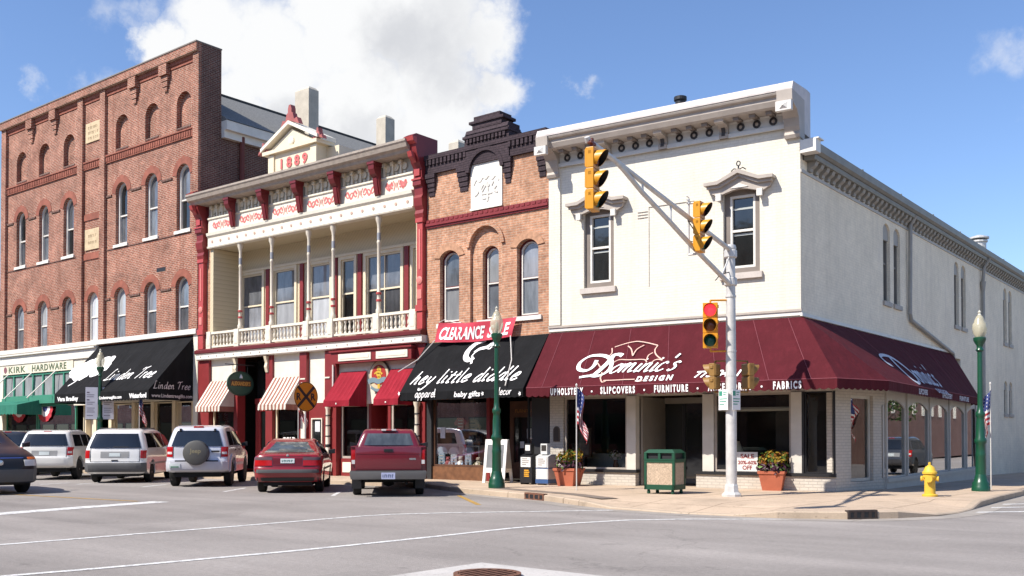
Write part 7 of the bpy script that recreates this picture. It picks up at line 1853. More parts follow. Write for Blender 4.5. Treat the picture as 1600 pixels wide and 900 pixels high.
def lerp_tab(tab, z):
    if z <= tab[0][0]: return tab[0][1]
    for (a, va), (b, vb) in zip(tab, tab[1:]):
        if z <= b: return va+(vb-va)*(z-a)/(b-a)
    return tab[-1][1]
class Car:
    def __init__(s, name, label, cat, loc, rz, top, wtab, axles, ra, zbot, body, bev=.07, plan=.07, smooth=2, edge=.80):
        s.t = thing(name, label, cat, loc, rz); BASE[s.t.name] = None
        s.w = lambda z: lerp_tab(wtab, z); s.plan = plan; s.bev = bev; s.edge = edge
        tp_ = chaikin(top, smooth)
        s.top = tp_
        bot = []
        for yc in sorted(axles, reverse=True):
            h = math.sqrt(max(ra*ra-(zbot-ra*.9)**2, .01)); a0 = math.asin(min(1, (zbot-ra*.86)/ra))
            for k in range(13):
                a = a0+(PI-2*a0)*k/12; bot.append((yc+ra*math.cos(a), ra*.86+ra*math.sin(a)))
        s.bot = bot
        loop = tp_+bot
        n = len(loop)
        area = sum(loop[i][0]*loop[(i+1) % n][1]-loop[(i+1) % n][0]*loop[i][1] for i in range(n))
        sg = 1 if area > 0 else -1
        nrm = []
        for i in range(n):
            a, b = loop[i-1], loop[(i+1) % n]; dx, dy = b[0]-a[0], b[1]-a[1]; l = math.hypot(dx, dy) or 1; nrm.append((sg*dy/l*-1*-1, -sg*dx/l))
        ymin = min(p[0] for p in loop); ymax = max(p[0] for p in loop); s.ymin, s.ymax = ymin, ymax
        cols = [-1, -.985, -.95, -.9, -.84, -.7, -.4, 0, .4, .7, .84, .9, .95, .985, 1]
        mb = MB(); V = []
        for xn in cols:
            e = s.inset(xn)
            for (y, z), (ny, nz) in zip(loop, nrm):
                # keep wheel arches crisp: only the upper outline is rounded over
                k = 1.0 if (y, z) not in bot else .15
                yy, zz = y-ny*e*k*-1*-1, z-nz*e*k
                mid = (ymin+ymax)/2; f = abs(y-mid)/((ymax-ymin)/2)
                if f > .55: yy -= math.copysign(s.plan*abs(xn)**4*(f-.55)/.45, y-mid)
                V.append((xn*s.w(z), yy, zz))
        F_ = []
        for c in range(len(cols)-1):
            for i in range(n): j = (i+1) % n; F_.append((c*n+i, c*n+j, (c+1)*n+j, (c+1)*n+i))
        rim_ = [(V[i][1], V[i][2]) for i in range(n)]
        def inside(y, z):
            c_ = False
            for (y0, z0), (y1, z1) in zip(rim_, rim_[1:]+rim_[:1]):
                if (z0 > z) != (z1 > z) and y < (y1-y0)*(z-z0)/(z1-z0)+y0: c_ = not c_
            return c_
        zs = sorted({t_[0] for t_ in wtab}|{.45, .6, .75, .9, 1.0, 1.1, 1.2, 1.35, 1.5, 1.6}); ex = []
        for k in range(int((ymax-ymin)/.12)):
            for z in zs:
                y = ymin+.06+k*.12
                if inside(y, z) and min((y-p[0])**2+(z-p[1])**2 for p in rim_) > .0025: ex.append((y, z))
        from mathutils.geometry import delaunay_2d_cdt
        dv, de, df, ov, *_ = delaunay_2d_cdt([Vector(p) for p in rim_]+[Vector(p) for p in ex], [], [tuple(range(n))], 1, 1e-6)
        for sg in (-1, 1):
            k0 = len(V)
            for p, src in zip(dv, ov):
                rim_i = [i for i in src if i < n]
                V.append(V[rim_i[0] if sg < 0 else (len(cols)-1)*n+rim_i[0]] if rim_i else (sg*s.w(p.y), p.x, p.y))
            for f in df: F_.append(tuple(k0+i for i in f))
        mb.add(V, F_)
        s.body = mb.build('body', body, s.t, 32, local=True, weld=True)
    def inset(s, xn):
        a = abs(xn)
        if a <= s.edge: return 0
        t = (a-s.edge)/(1-s.edge); return s.bev*(1-math.sqrt(max(0, 1-t*t)))
    def ry(s, x, z, front=False):
        "y of the rear (or front) skin at height z"
        pts = s.top; best = None
        cand = []
        for a, b in zip(pts, pts[1:]):
            if min(a[1], b[1])-1e-6 <= z <= max(a[1], b[1])+1e-6 and abs(b[1]-a[1]) > 1e-6:
                cand.append(a[0]+(b[0]-a[0])*(z-a[1])/(b[1]-a[1]))
        y = (max(cand) if front else min(cand)) if cand else (s.ymax if front else s.ymin)
        xn = max(-1, min(1, x/s.w(z))); sg = -1 if front else 1
        return y+sg*(s.inset(xn)+s.plan*abs(xn)**4)
    def patch(s, name, x0, x1, z0, z1, m, off=.016, front=False, x0t=None, x1t=None, parent=None, nx=14, nz=6, back=.05, bulge=0):
        "a piece lying on the rear or front skin"
        x0t = x0 if x0t is None else x0t; x1t = x1 if x1t is None else x1t
        sg = 1 if front else -1
        mb = MB(); g = {}
        for i in range(nx+1):
            for j in range(nz+1):
                z = z0+(z1-z0)*j/nz; x = (x0+(x1-x0)*i/nx)*(1-j/nz)+(x0t+(x1t-x0t)*i/nx)*j/nz
                g[i, j] = (x, s.ry(x, z, front)+sg*off, z)
        bk = lambda p: (p[0], p[1]-sg*(off+back), p[2])
        for i in range(nx):
            for j in range(nz): mb.quad(g[i, j], g[i+1, j], g[i+1, j+1], g[i, j+1])
        for i in range(nx): mb.quad(g[i, 0], g[i+1, 0], bk(g[i+1, 0]), bk(g[i, 0])); mb.quad(g[i, nz], g[i+1, nz], bk(g[i+1, nz]), bk(g[i, nz]))
        for j in range(nz): mb.quad(g[0, j], g[0, j+1], bk(g[0, j+1]), bk(g[0, j])); mb.quad(g[nx, j], g[nx, j+1], bk(g[nx, j+1]), bk(g[nx, j]))
        return mb.build(name, m, parent or s.t, 40, local=True)
    def side(s, name, poly, m, off=.006, both=True, parent=None, th=.03):
        "glass or trim on the flanks, polygon of (y, z)"
        for sg in ((-1, 1) if both else (1,)):
            mb = MB(); n = len(poly)
            tris = tessellate_polygon([[Vector((p[0], p[1], 0)) for p in poly]])
            a = [(sg*(s.w(z)+off), y, z) for y, z in poly]; b = [(sg*(s.w(z)-th), y, z) for y, z in poly]
            mb.add(a+b, [tuple(t) for t in tris]+[(i, (i+1) % n, n+(i+1) % n, n+i) for i in range(n)]); mb.build(name, m, parent or s.t, local=True)
    def box(s, name, x0, x1, y0, y1, z0, z1, m, bevel=.0, parent=None):
        return MB().box(XYZ, x0, x1, y0, y1, z0, z1).build(name, m, parent or s.t, local=True, bevel=bevel, smooth=40 if bevel else None)
    def wheels(s, axles, r, tr, rim=RIMM, spokes=5):
        for y in axles:
            for sg in (-1, 1):
                x = sg*tr
                o = MB().lathe((x, y, r), [(r*.62, -.10), (r*.93, -.105), (r, -.08), (r, .08), (r*.93, .105), (r*.62, .10)], 28, axis='x').build('wheel', TYRE, s.t, 40, local=True)
                mb = MB(); mb.lathe((x+sg*.055, y, r), [(r*.64, -.03), (r*.64, .02), (r*.58, .03), (r*.55, -.01)], 24, axis='x', cap=False); mb.lathe((x+sg*.04, y, r), [(r*.57, 0), (0, 0)], 20, axis='x', cap=False)
                for k in range(spokes):
                    a = 2*PI*k/spokes; c_, s_ = math.cos(a), math.sin(a); w = r*.11
                    pts = [(q*c_-h*s_, q*s_+h*c_) for q, h in ((.08*r, -w), (.58*r, -w*.8), (.58*r, w*.8), (.08*r, w))]
                    mb.prism([(x+sg*.045, y+p[0], r+p[1]) for p in pts], [(x+sg*.085, y+p[0], r+p[1]) for p in pts])
                mb.lathe((x+sg*.06, y, r), [(r*.16, -.02), (r*.16, .03), (r*.1, .04)], 12, axis='x'); mb.build('rim', rim, o, 40, local=True)
    def under(s, y0, y1, hw, z0, z1): s.box('underbody', -hw, hw, y0, y1, z0, z1, UNDER)
    def mirrors(s, y, z, m, x=None):
        for sg in (-1, 1):
            x_ = (s.w(z)+.02)*sg
            mb = MB(); mb.prism([(x_, y-.05, z-.02), (x_+sg*.20, y-.07, z-.01), (x_+sg*.20, y-.07, z+.13), (x_, y-.05, z+.09)], [(x_, y+.08, z-.02), (x_+sg*.16, y+.05, z), (x_+sg*.16, y+.05, z+.11), (x_, y+.08, z+.08)]); mb.build('mirror', m, s.t, local=True, bevel=.01)
    def rails(s, y0, y1, x, z, m):
        for sg in (-1, 1):
            mb = MB(); mb.tube([(sg*x, y0, z-.02), (sg*x, y0+.1, z+.045), (sg*x, y1-.1, z+.045), (sg*x, y1, z-.02)], .02, 7); mb.build('roof_rail', m, s.t, 40, local=True)
HEAD = R(45)
def stall(px, py): p = gp(px, py); return (p[0], p[1], 0)
def plate_text(c, x0, x1, z0, z1, y, m, par):
    mb = MB(); random.seed(int((x1-x0)*1000)); n = 6; w = (x1-x0)*.8/n
    for k in range(n):
        x = x0+(x1-x0)*.1+k*w
        mb.box(XYZ, x, x+w*.28, y-.004, y, z0+(z1-z0)*.25, z0+(z1-z0)*.72)
        if k % 2: mb.box(XYZ, x+w*.28, x+w*.7, y-.004, y, z0+(z1-z0)*.62, z0+(z1-z0)*.72)
    mb.build('worn_characters', m, par, local=True)
NUMB = mat('plate_characters', (.05, .07, .14), .6, var=0)
# ---- maroon pickup
x, y, z = stall(607, 772.5)
c = Car('pickup_truck', 'maroon pickup truck with grey rear bumper parked nearest the black hey little diddle awning', 'pickup truck', (x, y, z), HEAD,
        [(-1.02, .56), (-1.06, .62), (-1.06, .80), (-.9, .86), (.7, .86), (.80, .95), (.86, 1.22), (.98, 1.56), (1.08, 1.68), (1.35, 1.715), (1.9, 1.71), (2.1, 1.64), (2.75, 1.22), (2.95, 1.18), (3.85, 1.10), (4.02, .98), (4.06, .6), (3.95, .46)],
        [(.4, .87), (.9, .90), (1.2, .885), (1.66, .70)], (0, 3.02), .46, .50, P_MAROON, bev=.10)
mbw = MB()
for sg in (-1, 1):
    pl = [(-1.06, .60), (-.47, .60)]+[(.46*math.cos(a), .40+.46*math.sin(a)) for a in [PI*.86-PI*.72*k/10 for k in range(11)]]+[(.47, .58), (.83, .58), (.83, 1.24), (-1.06, 1.24)]
    mbw.face_prism(lambda u, d, zz: (d, u, zz), pl, sg*.82, sg*.905)
mbw.each('bed_side', P_MAROON, c.t, local=True, bevel=.02, smooth=40)
tg = c.box('tailgate', -.815, .815, -1.12, -1.05, .66, 1.245, P_MAROON, .02)
c.box('tailgate_handle', -.11, .11, -1.135, -1.118, 1.12, 1.19, BLACKP, .005, tg); c.box('badge', .52, .68, -1.126, -1.119, .92, .965, CHROME, 0, tg)
mb = MB(); mb.box(XYZ, -.78, .78, -1.126, -1.119, .70, .72); mb.box(XYZ, -.78, .78, -1.126, -1.119, 1.06, 1.075); mb.build('crease', P_MAROON, tg, local=True)
for sg in (-1, 1):
    lt = c.box('tail_light', sg*.905-(.10 if sg > 0 else 0), sg*.905+(.10 if sg < 0 else 0), -1.10, -.98, .80, 1.16, TAIL, .01); c.box('reverse_lamp', sg*.90-(.08 if sg > 0 else 0), sg*.90+(.08 if sg < 0 else 0), -1.108, -1.0, .82, .92, CLEAR, 0, lt)
bp_ = MB(); bp_.prism([(-.92, -1.25, .44), (.92, -1.25, .44), (.92, -1.02, .44), (-.92, -1.02, .44)], [(-.95, -1.30, .64), (.95, -1.30, .64), (.93, -1.02, .64), (-.93, -1.02, .64)]); bo = bp_.build('rear_bumper', mat('bumper_steel', (.20, .20, .20), .42, metal=.5), c.t, local=True, bevel=.02, smooth=40)
c.box('step_pad', -.93, .93, -1.29, -1.04, .64, .652, PLAST, 0, bo); pl = c.box('number_plate', -.17, .17, -1.298, -1.285, .45, .61, PLATEB, 0, bo); plate_text(c, -.17, .17, .45, .61, -1.299, NUMB, pl)
c.patch('rear_window', -.66, .66, 1.27, 1.585, CGLASS2, .026, x0t=-.56, x1t=.56); 
# cab back window must sit on the cab, not the bed
c.wheels((0, 3.02), .365, .80); c.under(-.95, 3.8, .62, .38, .62)
mb = MB()
for sg in (-1, 1): mb.box(XYZ, sg*.80-.12, sg*.80+.12, -.50, -.47, .18, .60)
mb.each('mud_flap', BLACKP, c.t, local=True)
mb = MB(); mb.lathe((0, 0, .36), [(.10, -.14), (.16, 0), (.10, .14)], 12, axis='x'); mb.tube([(-.7, 0, .36), (.7, 0, .36)], .045, 8); mb.tube([(.45, -1.1, .33), (.45, -.4, .36)], .03, 8); mb.build('rear_axle', UNDER, c.t, 40, local=True)
c.side('side_window', [(1.12, 1.27), (2.45, 1.27), (2.0, 1.60), (1.18, 1.60)], CGLASS); c.mirrors(2.35, 1.22, BLACKP)
c.box('roof_lamp', -.20, .20, .99, 1.06, 1.655, 1.70, CLEAR, .005); c.box('stop_lamp', -.07, .07, .98, 1.05, 1.66, 1.695, TAIL, .004)
PK = c
for y_ in (1.1, 2.55): c.side('door_seam', [(y_, .52), (y_+.014, .52), (y_+.014, 1.2), (y_, 1.2)], UNDER, off=.004, th=.01)
c.side('door_handle', [(1.2, 1.06), (1.36, 1.06), (1.36, 1.10), (1.2, 1.10)], BLACKP, off=.02)
# ---- red sedan
x, y, z = stall(455, 768)
c = Car('red_sedan', 'bright red sedan with a blue green number plate parked beside the maroon pickup', 'sedan', (x, y, z), HEAD,
        [(-.88, .30), (-.98, .38), (-1.03, .56), (-1.02, .66), (-.98, .72), (-.95, .98), (-.88, 1.045), (-.45, 1.05), (.1, 1.33), (.45, 1.43), (.9, 1.455), (1.3, 1.43), (1.6, 1.36), (2.35, 1.0), (2.6, .95), (3.3, .84), (3.55, .70), (3.62, .5), (3.5, .28)],
        [(.3, .86), (.75, .895), (.98, .875), (1.42, .62)], (0, 2.68), .37, .27, P_RED, bev=.09, plan=.12)
rw = c.patch('rear_window', -.66, .66, 1.075, 1.36, CGLASS2, .026, x0t=-.54, x1t=.54)
c.patch('bumper_strip', -.89, .89, .545, .635, PLAST, .02, nx=14); c.patch('lower_valance', -.80, .80, .32, .42, BLACKP, .01, nx=10)
for sg in (-1, 1):
    a, b = sorted((sg*.40, sg*.855)); c.patch('tail_light', a, b, .735, .875, TAIL, .014); c.patch('smoked_lamp', a, b, .88, .955, TAILC, .014)
c.patch('plate_recess', -.38, .38, .74, .93, mat('recess_red', (.12, .006, .012), .4), .008); pl = c.patch('number_plate', -.18, .18, .80, .92, PLATE, .02); plate_text(c, -.18, .18, .80, .92, c.ry(0, .86)-.023, mat('plate_green_chars', (.05, .2, .15), .6), pl)
c.patch('trunk_seam', -.62, .62, .965, .975, UNDER, .004); mb = MB(); mb.lathe((0, c.ry(0, 1.0)-.012, 1.0), [(.035, 0), (.02, -.01)], 12, axis='y'); mb.build('round_badge', PLASTL, c.t, local=True)
c.side('side_window', [(.05, 1.03), (2.05, 1.03), (1.55, 1.33), (.95, 1.385), (.48, 1.36)], CGLASS); c.side('door_trim', [(-.3, .60), (3.0, .60), (3.0, .66), (-.3, .66)], PLAST)
c.wheels((0, 2.68), .32, .76); c.under(-.85, 3.4, .62, .20, .45); c.mirrors(1.95, 1.02, BLACKP)
for y_ in (.55, 1.25, 2.25): c.side('door_seam', [(y_, .36), (y_+.012, .36), (y_+.012, 1.0), (y_, 1.0)], UNDER, off=.004, th=.01)
c.patch('trunk_seam', -.70, .70, .70, .708, UNDER, .006)
# ---- silver off-roader with spare wheel
x, y, z = stall(316, 759)
c = Car('silver_suv', 'silver white off-roader with a grey covered spare wheel on its tailgate', 'suv', (x, y, z), HEAD,
        [(-.78, .44), (-.88, .50), (-.90, .78), (-.86, .86), (-.84, 1.16), (-.70, 1.68), (-.60, 1.79), (-.2, 1.845), (.6, 1.86), (1.2, 1.83), (1.5, 1.75), (2.05, 1.24), (2.3, 1.17), (3.0, 1.10), (3.2, .98), (3.28, .6), (3.15, .42)],
        [(.4, .89), (1.15, .90), (1.75, .735)], (0, 2.65), .47, .42, P_SILVER, bev=.08)
c.patch('rear_window', -.74, .74, 1.22, 1.68, CGLASS, .026, x0t=-.60, x1t=.60)
c.patch('rear_bumper', -.90, .90, .50, .76, mat('bumper_silver', (.52, .52, .55), .4), .06, nx=12); c.patch('bumper_step', -.62, .62, .755, .80, BLACKP, .03, nx=8)
for sg in (-1, 1):
    a, b = sorted((sg*.70, sg*.885)); c.patch('tail_light', a, b, .90, 1.20, TAIL, .014, nx=3); a, b = sorted((sg*.72, sg*.86)); c.patch('reverse_lamp', a, b, .98, 1.05, CLEAR, .018, nx=3)
sp_ = MB().lathe((.0, -.96, 1.02), [(.0, -.16), (.30, -.16), (.36, -.13), (.37, 0), (.37, .10), (.0, .10)], 32, axis='y', cap=False).build('spare_wheel_cover', mat('grey_vinyl', (.085, .083, .078), .55, var=.15), c.t, 45, local=True)
mb = MB(); put_text(mb, lambda x_, y_: (-.16+x_, -1.123, 1.02+y_), 'Jeep', width=.32, size=.18, bold=.004); mb.build('cover_lettering', mat('tan_lettering', (.24, .21, .13), .6), sp_, local=True)
c.box('door_handle', .42, .66, -.90, -.86, 1.04, 1.09, BLACKP, .008); pl = c.patch('number_plate', -.78, -.46, .57, .70, PLATE, .075, nx=3); c.patch('plate_band', -.74, -.50, .585, .625, PLATEG, .078, nx=3, parent=pl)
c.box('stop_lamp', -.14, .14, -.62, -.52, 1.765, 1.815, TAIL, .01)
for xx_ in (-.5, .5): c.box('wiper_hinge', xx_-.03, xx_+.03, -.73, -.66, 1.66, 1.74, BLACKP)
c.side('side_window', [(-.45, 1.24), (.35, 1.24), (.35, 1.66), (-.36, 1.66)], CGLASS); c.side('side_window', [(.44, 1.24), (1.05, 1.24), (1.05, 1.68), (.44, 1.67)], CGLASS); c.side('side_window', [(1.13, 1.24), (1.85, 1.24), (1.45, 1.66), (1.13, 1.68)], CGLASS)
c.side('wheel_flare', [(-.58, .46), (-.50, .80), (-.25, .98), (.25, .98), (.50, .80), (.58, .46), (.47, .46), (.38, .74), (.18, .87), (-.18, .87), (-.38, .74), (-.47, .46)], bpy.data.materials['bumper_silver'], off=.04)
c.wheels((0, 2.65), .375, .79); c.under(-.75, 3.1, .66, .30, .60); c.mirrors(1.75, 1.22, BLACKP); c.rails(-.35, 1.15, .62, 1.80, BLACKP)
for y_ in (.40, 1.10, 2.0): c.side('door_seam', [(y_, .52), (y_+.014, .52), (y_+.014, 1.2), (y_, 1.2)], UNDER, off=.004, th=.01)
for y_ in (.45, 1.16): c.side('side_handle', [(y_, 1.08), (y_+.15, 1.08), (y_+.15, 1.12), (y_, 1.12)], BLACKP, off=.02)
for x_ in (-.69, .68): c.patch('hatch_seam', x_, x_+.012, .86, 1.2, UNDER, .006, nx=2)
c.side('body_trim', [(.5, .62), (2.1, .62), (2.1, .70), (.5, .70)], bpy.data.materials['bumper_silver'], off=.02)
# ---- white minivan
x, y, z = stall(192, 753)
c = Car('white_minivan', 'white minivan with a dark grey rear bumper between two white off-roaders', 'minivan', (x, y, z), HEAD,
        [(-.90, .30), (-1.02, .40), (-1.05, .60), (-1.00, .70), (-.97, 1.08), (-.78, 1.58), (-.62, 1.71), (-.2, 1.765), (.8, 1.79), (1.7, 1.75), (2.2, 1.62), (3.0, 1.12), (3.55, .96), (3.8, .78), (3.88, .5), (3.75, .28)],
        [(.3, .94), (.9, .965), (1.1, .955), (1.7, .77)], (0, 2.88), .40, .27, P_WHITE, bev=.10, plan=.10)
c.patch('rear_window', -.80, .80, 1.14, 1.60, CGLASS, .026, x0t=-.66, x1t=.66); c.patch('rear_bumper', -.955, .955, .36, .66, PLAST, .05, nx=14)
for sg in (-1, 1):
    a, b = sorted((sg*.79, sg*.95)); c.patch('tail_light', a, b, .80, 1.06, TAIL, .016, nx=3); c.patch('reverse_lamp', a*.99, b*.98, .765, .80, CLEAR, .014, nx=3)
pr = c.patch('plate_recess', -.44, .44, .82, 1.02, PLASTL, .006); pl = c.patch('number_plate', -.17, .17, .86, .97, PLATE, .014, nx=3); c.patch('handle', -.10, .10, .72, .755, BLACKP, .014, nx=3)
c.side('side_window', [(-.62, 1.14), (.55, 1.14), (.55, 1.62), (-.42, 1.62)], CGLASS); c.side('side_window', [(.62, 1.14), (1.65, 1.14), (1.65, 1.63), (.62, 1.63)], CGLASS); c.side('side_window', [(1.72, 1.14), (2.75, 1.14), (2.15, 1.56), (1.72, 1.62)], CGLASS)
c.wheels((0, 2.88), .33, .83, rim=RIMM); c.under(-.85, 3.7, .7, .22, .50); c.mirrors(2.55, 1.14, P_WHITE); c.rails(-.3, 1.5, .66, 1.74, BLACKP)
for y_ in (.58, 1.68, 2.7): c.side('door_seam', [(y_, .36), (y_+.014, .36), (y_+.014, 1.1), (y_, 1.1)], UNDER, off=.004, th=.01)
for x_ in (-.765, .753): c.patch('hatch_seam', x_, x_+.012, .70, 1.12, UNDER, .006, nx=2)
c.patch('hatch_seam', -.76, .76, .69, .70, UNDER, .006); c.side('body_trim', [(-.4, .60), (2.4, .60), (2.4, .66), (-.4, .66)], PLASTL, off=.015)
c.patch('rear_wiper', -.05, .42, 1.165, 1.185, BLACKP, .04)
# ---- white off-roader at the far left
x, y, z = stall(83, 748.5)
def jeep(name, label, loc, rz, paint_, cat='suv'):
    c = Car(name, label, cat, loc, rz,
        [(-.82, .42), (-.95, .50), (-.97, .76), (-.92, .84), (-.90, 1.14), (-.72, 1.60), (-.58, 1.70), (-.2, 1.74), (.7, 1.755), (1.2, 1.71), (1.45, 1.63), (2.1, 1.16), (2.4, 1.10), (3.15, 1.02), (3.3, .90), (3.36, .6), (3.2, .40)],
        [(.4, .90), (1.05, .915), (1.66, .73)], (0, 2.69), .44, .40, paint_, bev=.08, plan=.10)
    c.patch('rear_window', -.76, .76, 1.19, 1.60, CGLASS, .026, x0t=-.62, x1t=.62); c.patch('rear_bumper', -.93, .93, .50, .78, paint_, .06, nx=14)
    for sg in (-1, 1):
        a, b = sorted((sg*.745, sg*.905)); c.patch('tail_light', a, b, .86, 1.14, TAIL, .016, nx=3); a, b = sorted((sg*.77, sg*.88)); c.patch('reverse_lamp', a, b, .93, 1.0, CLEAR, .02, nx=3)
    c.patch('plate_recess', -.42, .42, .84, 1.02, PLASTL, .006); c.patch('number_plate', -.17, .17, .87, .99, PLATE, .014, nx=3); c.box('stop_lamp', -.12, .12, -.60, -.5, 1.675, 1.705, TAIL)
    c.side('side_window', [(-.50, 1.17), (.42, 1.17), (.42, 1.58), (-.38, 1.58)], CGLASS); c.side('side_window', [(.50, 1.17), (1.15, 1.17), (1.15, 1.59), (.50, 1.59)], CGLASS); c.side('side_window', [(1.22, 1.17), (1.95, 1.17), (1.45, 1.57), (1.22, 1.59)], CGLASS)
    c.wheels((0, 2.69), .36, .80); c.under(-.8, 3.2, .68, .28, .58); c.mirrors(1.85, 1.14, paint_); c.rails(-.3, 1.1, .62, 1.70, PLAST)
    for y_ in (.46, 1.19, 2.05): c.side('door_seam', [(y_, .5), (y_+.014, .5), (y_+.014, 1.13), (y_, 1.13)], UNDER, off=.004, th=.01)
    for x_ in (-.725, .713): c.patch('hatch_seam', x_, x_+.012, .80, 1.15, UNDER, .006, nx=2)
    for sg in (-1, 1):
        a, b = sorted((sg*.50, sg*.82)); c.patch('headlight', a, b, .80, .96, CLEAR, .02, front=True, nx=3)
    c.patch('front_grille', -.46, .46, .76, .98, BLACKP, .015, front=True)
    return c
jeep('white_suv', 'white off-roader with grey plate recess, leftmost of the white vehicles', (x, y, z), HEAD, P_WHITE2)
jeep('dark_suv', 'dark off-roader roof just visible behind the navy minivan at the left edge', (-39.3, 18.3, 0), HEAD, P_BLACK)
# ---- navy minivan driving out of the left edge, front towards us
q = gp(34, 769)
axf = 2.88
dirh = Vector((1, -.10)).normalized(); lf = Vector((-dirh.y, dirh.x))
pos = Vector(q[:2])-lf*.82*1.08-dirh*axf*1.08
c = Car('navy_minivan', 'dark navy minivan with a round silver badge cut by the left edge', 'minivan', (pos.x, pos.y, 0), math.atan2(-dirh.x, dirh.y),
        [(-.90, .30), (-1.02, .40), (-1.05, .60), (-.97, 1.05), (-.78, 1.55), (-.6, 1.69), (-.1, 1.70), (.9, 1.70), (1.4, 1.62), (1.75, 1.50), (2.55, 1.15), (3.1, 1.08), (3.62, .95), (3.80, .78), (3.84, .5), (3.75, .26)],
        [(.3, .93), (.9, .95), (1.1, .94), (1.7, .76)], (0, 2.88), .40, .25, P_NAVY, bev=.12, plan=.22)
c.patch('windscreen', -.70, .70, 1.19, 1.46, CGLASS2, .012, front=True, x0t=-.60, x1t=.60); c.patch('front_grille', -.52, .52, .66, .86, BLACKP, .012, front=True); c.patch('front_bumper', -.90, .90, .30, .60, PLAST, .04, front=True, nx=14)
for sg in (-1, 1):
    a, b = sorted((sg*.56, sg*.88)); c.patch('headlight', a, b, .68, .83, CLEAR, .02, front=True, nx=6); a, b = sorted((sg*.66, sg*.90)); c.patch('turn_lamp', a, b, .835, .895, AMBER, .02, front=True, nx=4)
mb = MB(); mb.lathe((0, c.ry(0, .76, True)+.01, .76), [(.07, 0), (.07, .02), (.03, .03)], 20, axis='y'); mb.build('round_badge', CHROME, c.t, 40, local=True)
c.patch('hood_highlight', -.56, .56, .865, .885, mat('blue_highlight', (.05, .08, .26), .2), .016, front=True)  # blue highlight along the hood edge, painted on as a strip
c.side('side_window', [(.62, 1.14), (1.65, 1.14), (1.65, 1.48), (1.3, 1.58), (.62, 1.60)], CGLASS); c.side('side_window', [(1.72, 1.14), (2.35, 1.14), (1.78, 1.44), (1.72, 1.46)], CGLASS); c.side('side_window', [(-.62, 1.14), (.55, 1.14), (.55, 1.60), (-.42, 1.60)], CGLASS)
c.wheels((0, 2.88), .33, .82); c.under(-.85, 3.6, .7, .22, .50); c.mirrors(2.55, 1.14, P_NAVY); c.t.scale = (1.08, 1.08, 1.08)
# ---- what the shop windows mirror: a dark off-roader across the side street
jeep('grey_suv', 'dark grey off-roader on the side street, mirrored in the arcade windows', (-4.0, 47.2, gz(47)), R(2), P_GREY)
# ================================================================== neighbours and the other side of the crossing
nb = thing('neighbour_building', 'dark red brick building edge beyond the tall brick building at the left edge', 'building', (-56, ROWY, 0))
mb = MB(); mb.box(XYZ, -66, -51.35, ROWY+.3, ROWY+20, 0, 8.6); mb.box(XYZ, -66, -51.3, ROWY+.15, ROWY+.6, 8.6, 9.0); mb.build('wall', BRICK_DK, nb)
for x in (-63, -60, -57, -54):
    window(nb, Frame((0, ROWY+.3), (1, 0)), [(x, 5), (x+1, 5), (x+1, 7.4), (x, 7.4)], -.05, TRIM_WHITE, PANE_GREY, rails=(.5,))
def block(name, label, x0, x1, y0, y1, h, m, face):
    t = thing(name, label, 'building', ((x0+x1)/2, (y0+y1)/2, 0))
    mb = MB(); mb.box(XYZ, x0, x1, y0, y1, -1, h); mb.build('wall', m, t)
    mb = MB(); mb.box(XYZ, x0-.3, x1+.3, y0-.3, y1+.3, h, h+.5); mb.build('cornice', GREYT, t)
    return t
b1 = block('unseen_opposite_block', 'unseen brick shop block behind the camera, added to darken window reflections', -170, -6, -30, -17, 15.5, BRICK_RED, 'n')  # unseen block, built tall to keep bright sky out of the window reflections
F_ = Frame((0, -17), (-1, 0)); F_.n = (0, 1)
for k in range(42):
    u = 8+k*3.7
    window(b1, F_, [(u, 5), (u+1.2, 5), (u+1.2, 7.6), (u, 7.6)], -.04, TRIM_WHITE, PANE_DARK, rails=(.5,)); shopglass(b1, F_, u-1, u+2.2, .6, 3.2, .03, BLACKP, m=PANE_DARK)
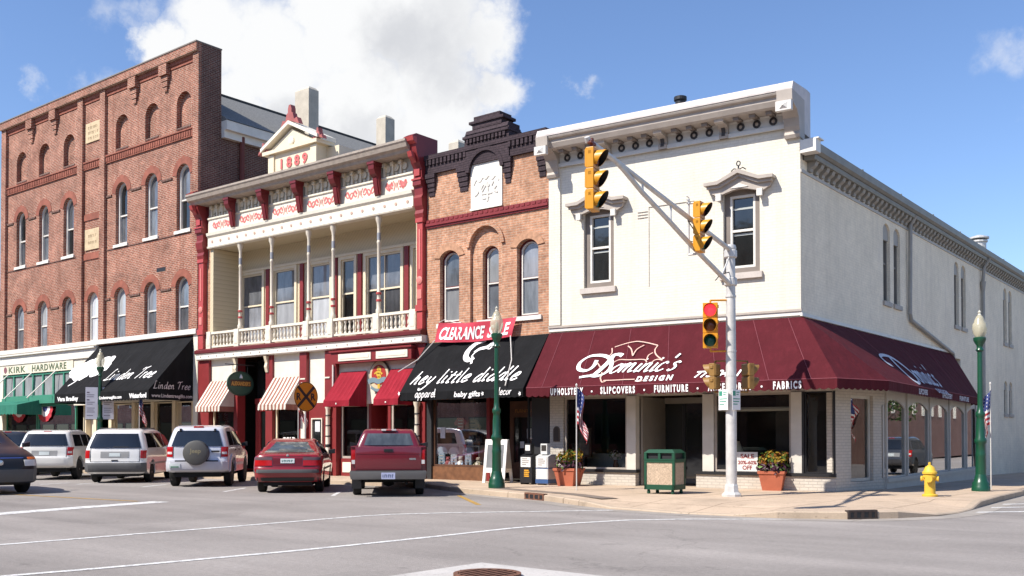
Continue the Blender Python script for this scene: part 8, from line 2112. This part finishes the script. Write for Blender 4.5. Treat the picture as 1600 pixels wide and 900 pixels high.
b2 = block('unseen_side_street_block', 'unseen dark brick block across the side street, added to darken arcade reflections', 9.5, 26, 62, 170, 8.5, BRICK_DK, 'w')  # unseen block added for the arcade glass, its brick dark for the reflections
F_ = Frame((9.5, 62), (0, -1)); F_.n = (-1, 0)
for k in range(16): window(b2, F_, [(-4-5*k-1.3, 4), (-4-5*k, 4), (-4-5*k, 6.5), (-4-5*k-1.3, 6.5)], -.04, TRIM_WHITE, PANE_DARK, rails=(.5,))
b3 = block('unseen_corner_block', 'unseen low brick block behind the camera to the right, added for reflections', 10, 40, -40, -14, 8.0, BRICK_DK, 'n')  # unseen mass added behind the camera for the glass to reflect
LEAFT = [mat('tree_leaf', (.055, .10, .022), .6, var=.4), mat('tree_leaf_light', (.10, .16, .04), .6, var=.3)]; BARK = mat('bark', (.10, .075, .055), .9, var=.3)
def tree(x, y, h, r, lab, seed):
    z = gz(y); t = thing('street_tree', lab, 'tree', (x, y, z), group='trees across the side street')
    random.seed(seed); mb = MB(); mb.tube([(x, y, z), (x+.1, y, z+h*.3), (x, y+.1, z+h*.5), (x+.1, y, z+h*.85)], [.20, .16, .12, .03], 8)
    tips = []
    for k in range(9):
        a = k*2.4; z0 = z+h*(.32+.05*k); e = (x+r*.75*math.cos(a), y+r*.75*math.sin(a), z0+r*.5); mb.tube([(x, y, z0), ((x+e[0])/2, (y+e[1])/2, z0+r*.15), e], [.08, .05, .015], 6); tips.append(e)
    mb.build('trunk', BARK, t, 50)
    mb = MB(); tips.append((x, y, z+h*.9))
    for e in tips: leafball(mb, e, r*.55, r*.5, 260, [0, 0, 1], .17, int(seed*100+e[2]*10))
    mb.build('crown', LEAFT, t)
for k, (x, y, h, r) in enumerate(((3.4, 54, 6.4, 2.6), (4.2, 64, 7.0, 2.9), (4.6, 78, 7.5, 3.0), (8.5, 30, 5.5, 2.0))): tree(x, y, h, r, ['leafy street tree across the side street, nearest the dark off-roader', 'leafy street tree across the side street, beyond the dark off-roader', 'tallest leafy street tree far along the side street', 'small leafy street tree on the far side of the crossing'][k], k+2)
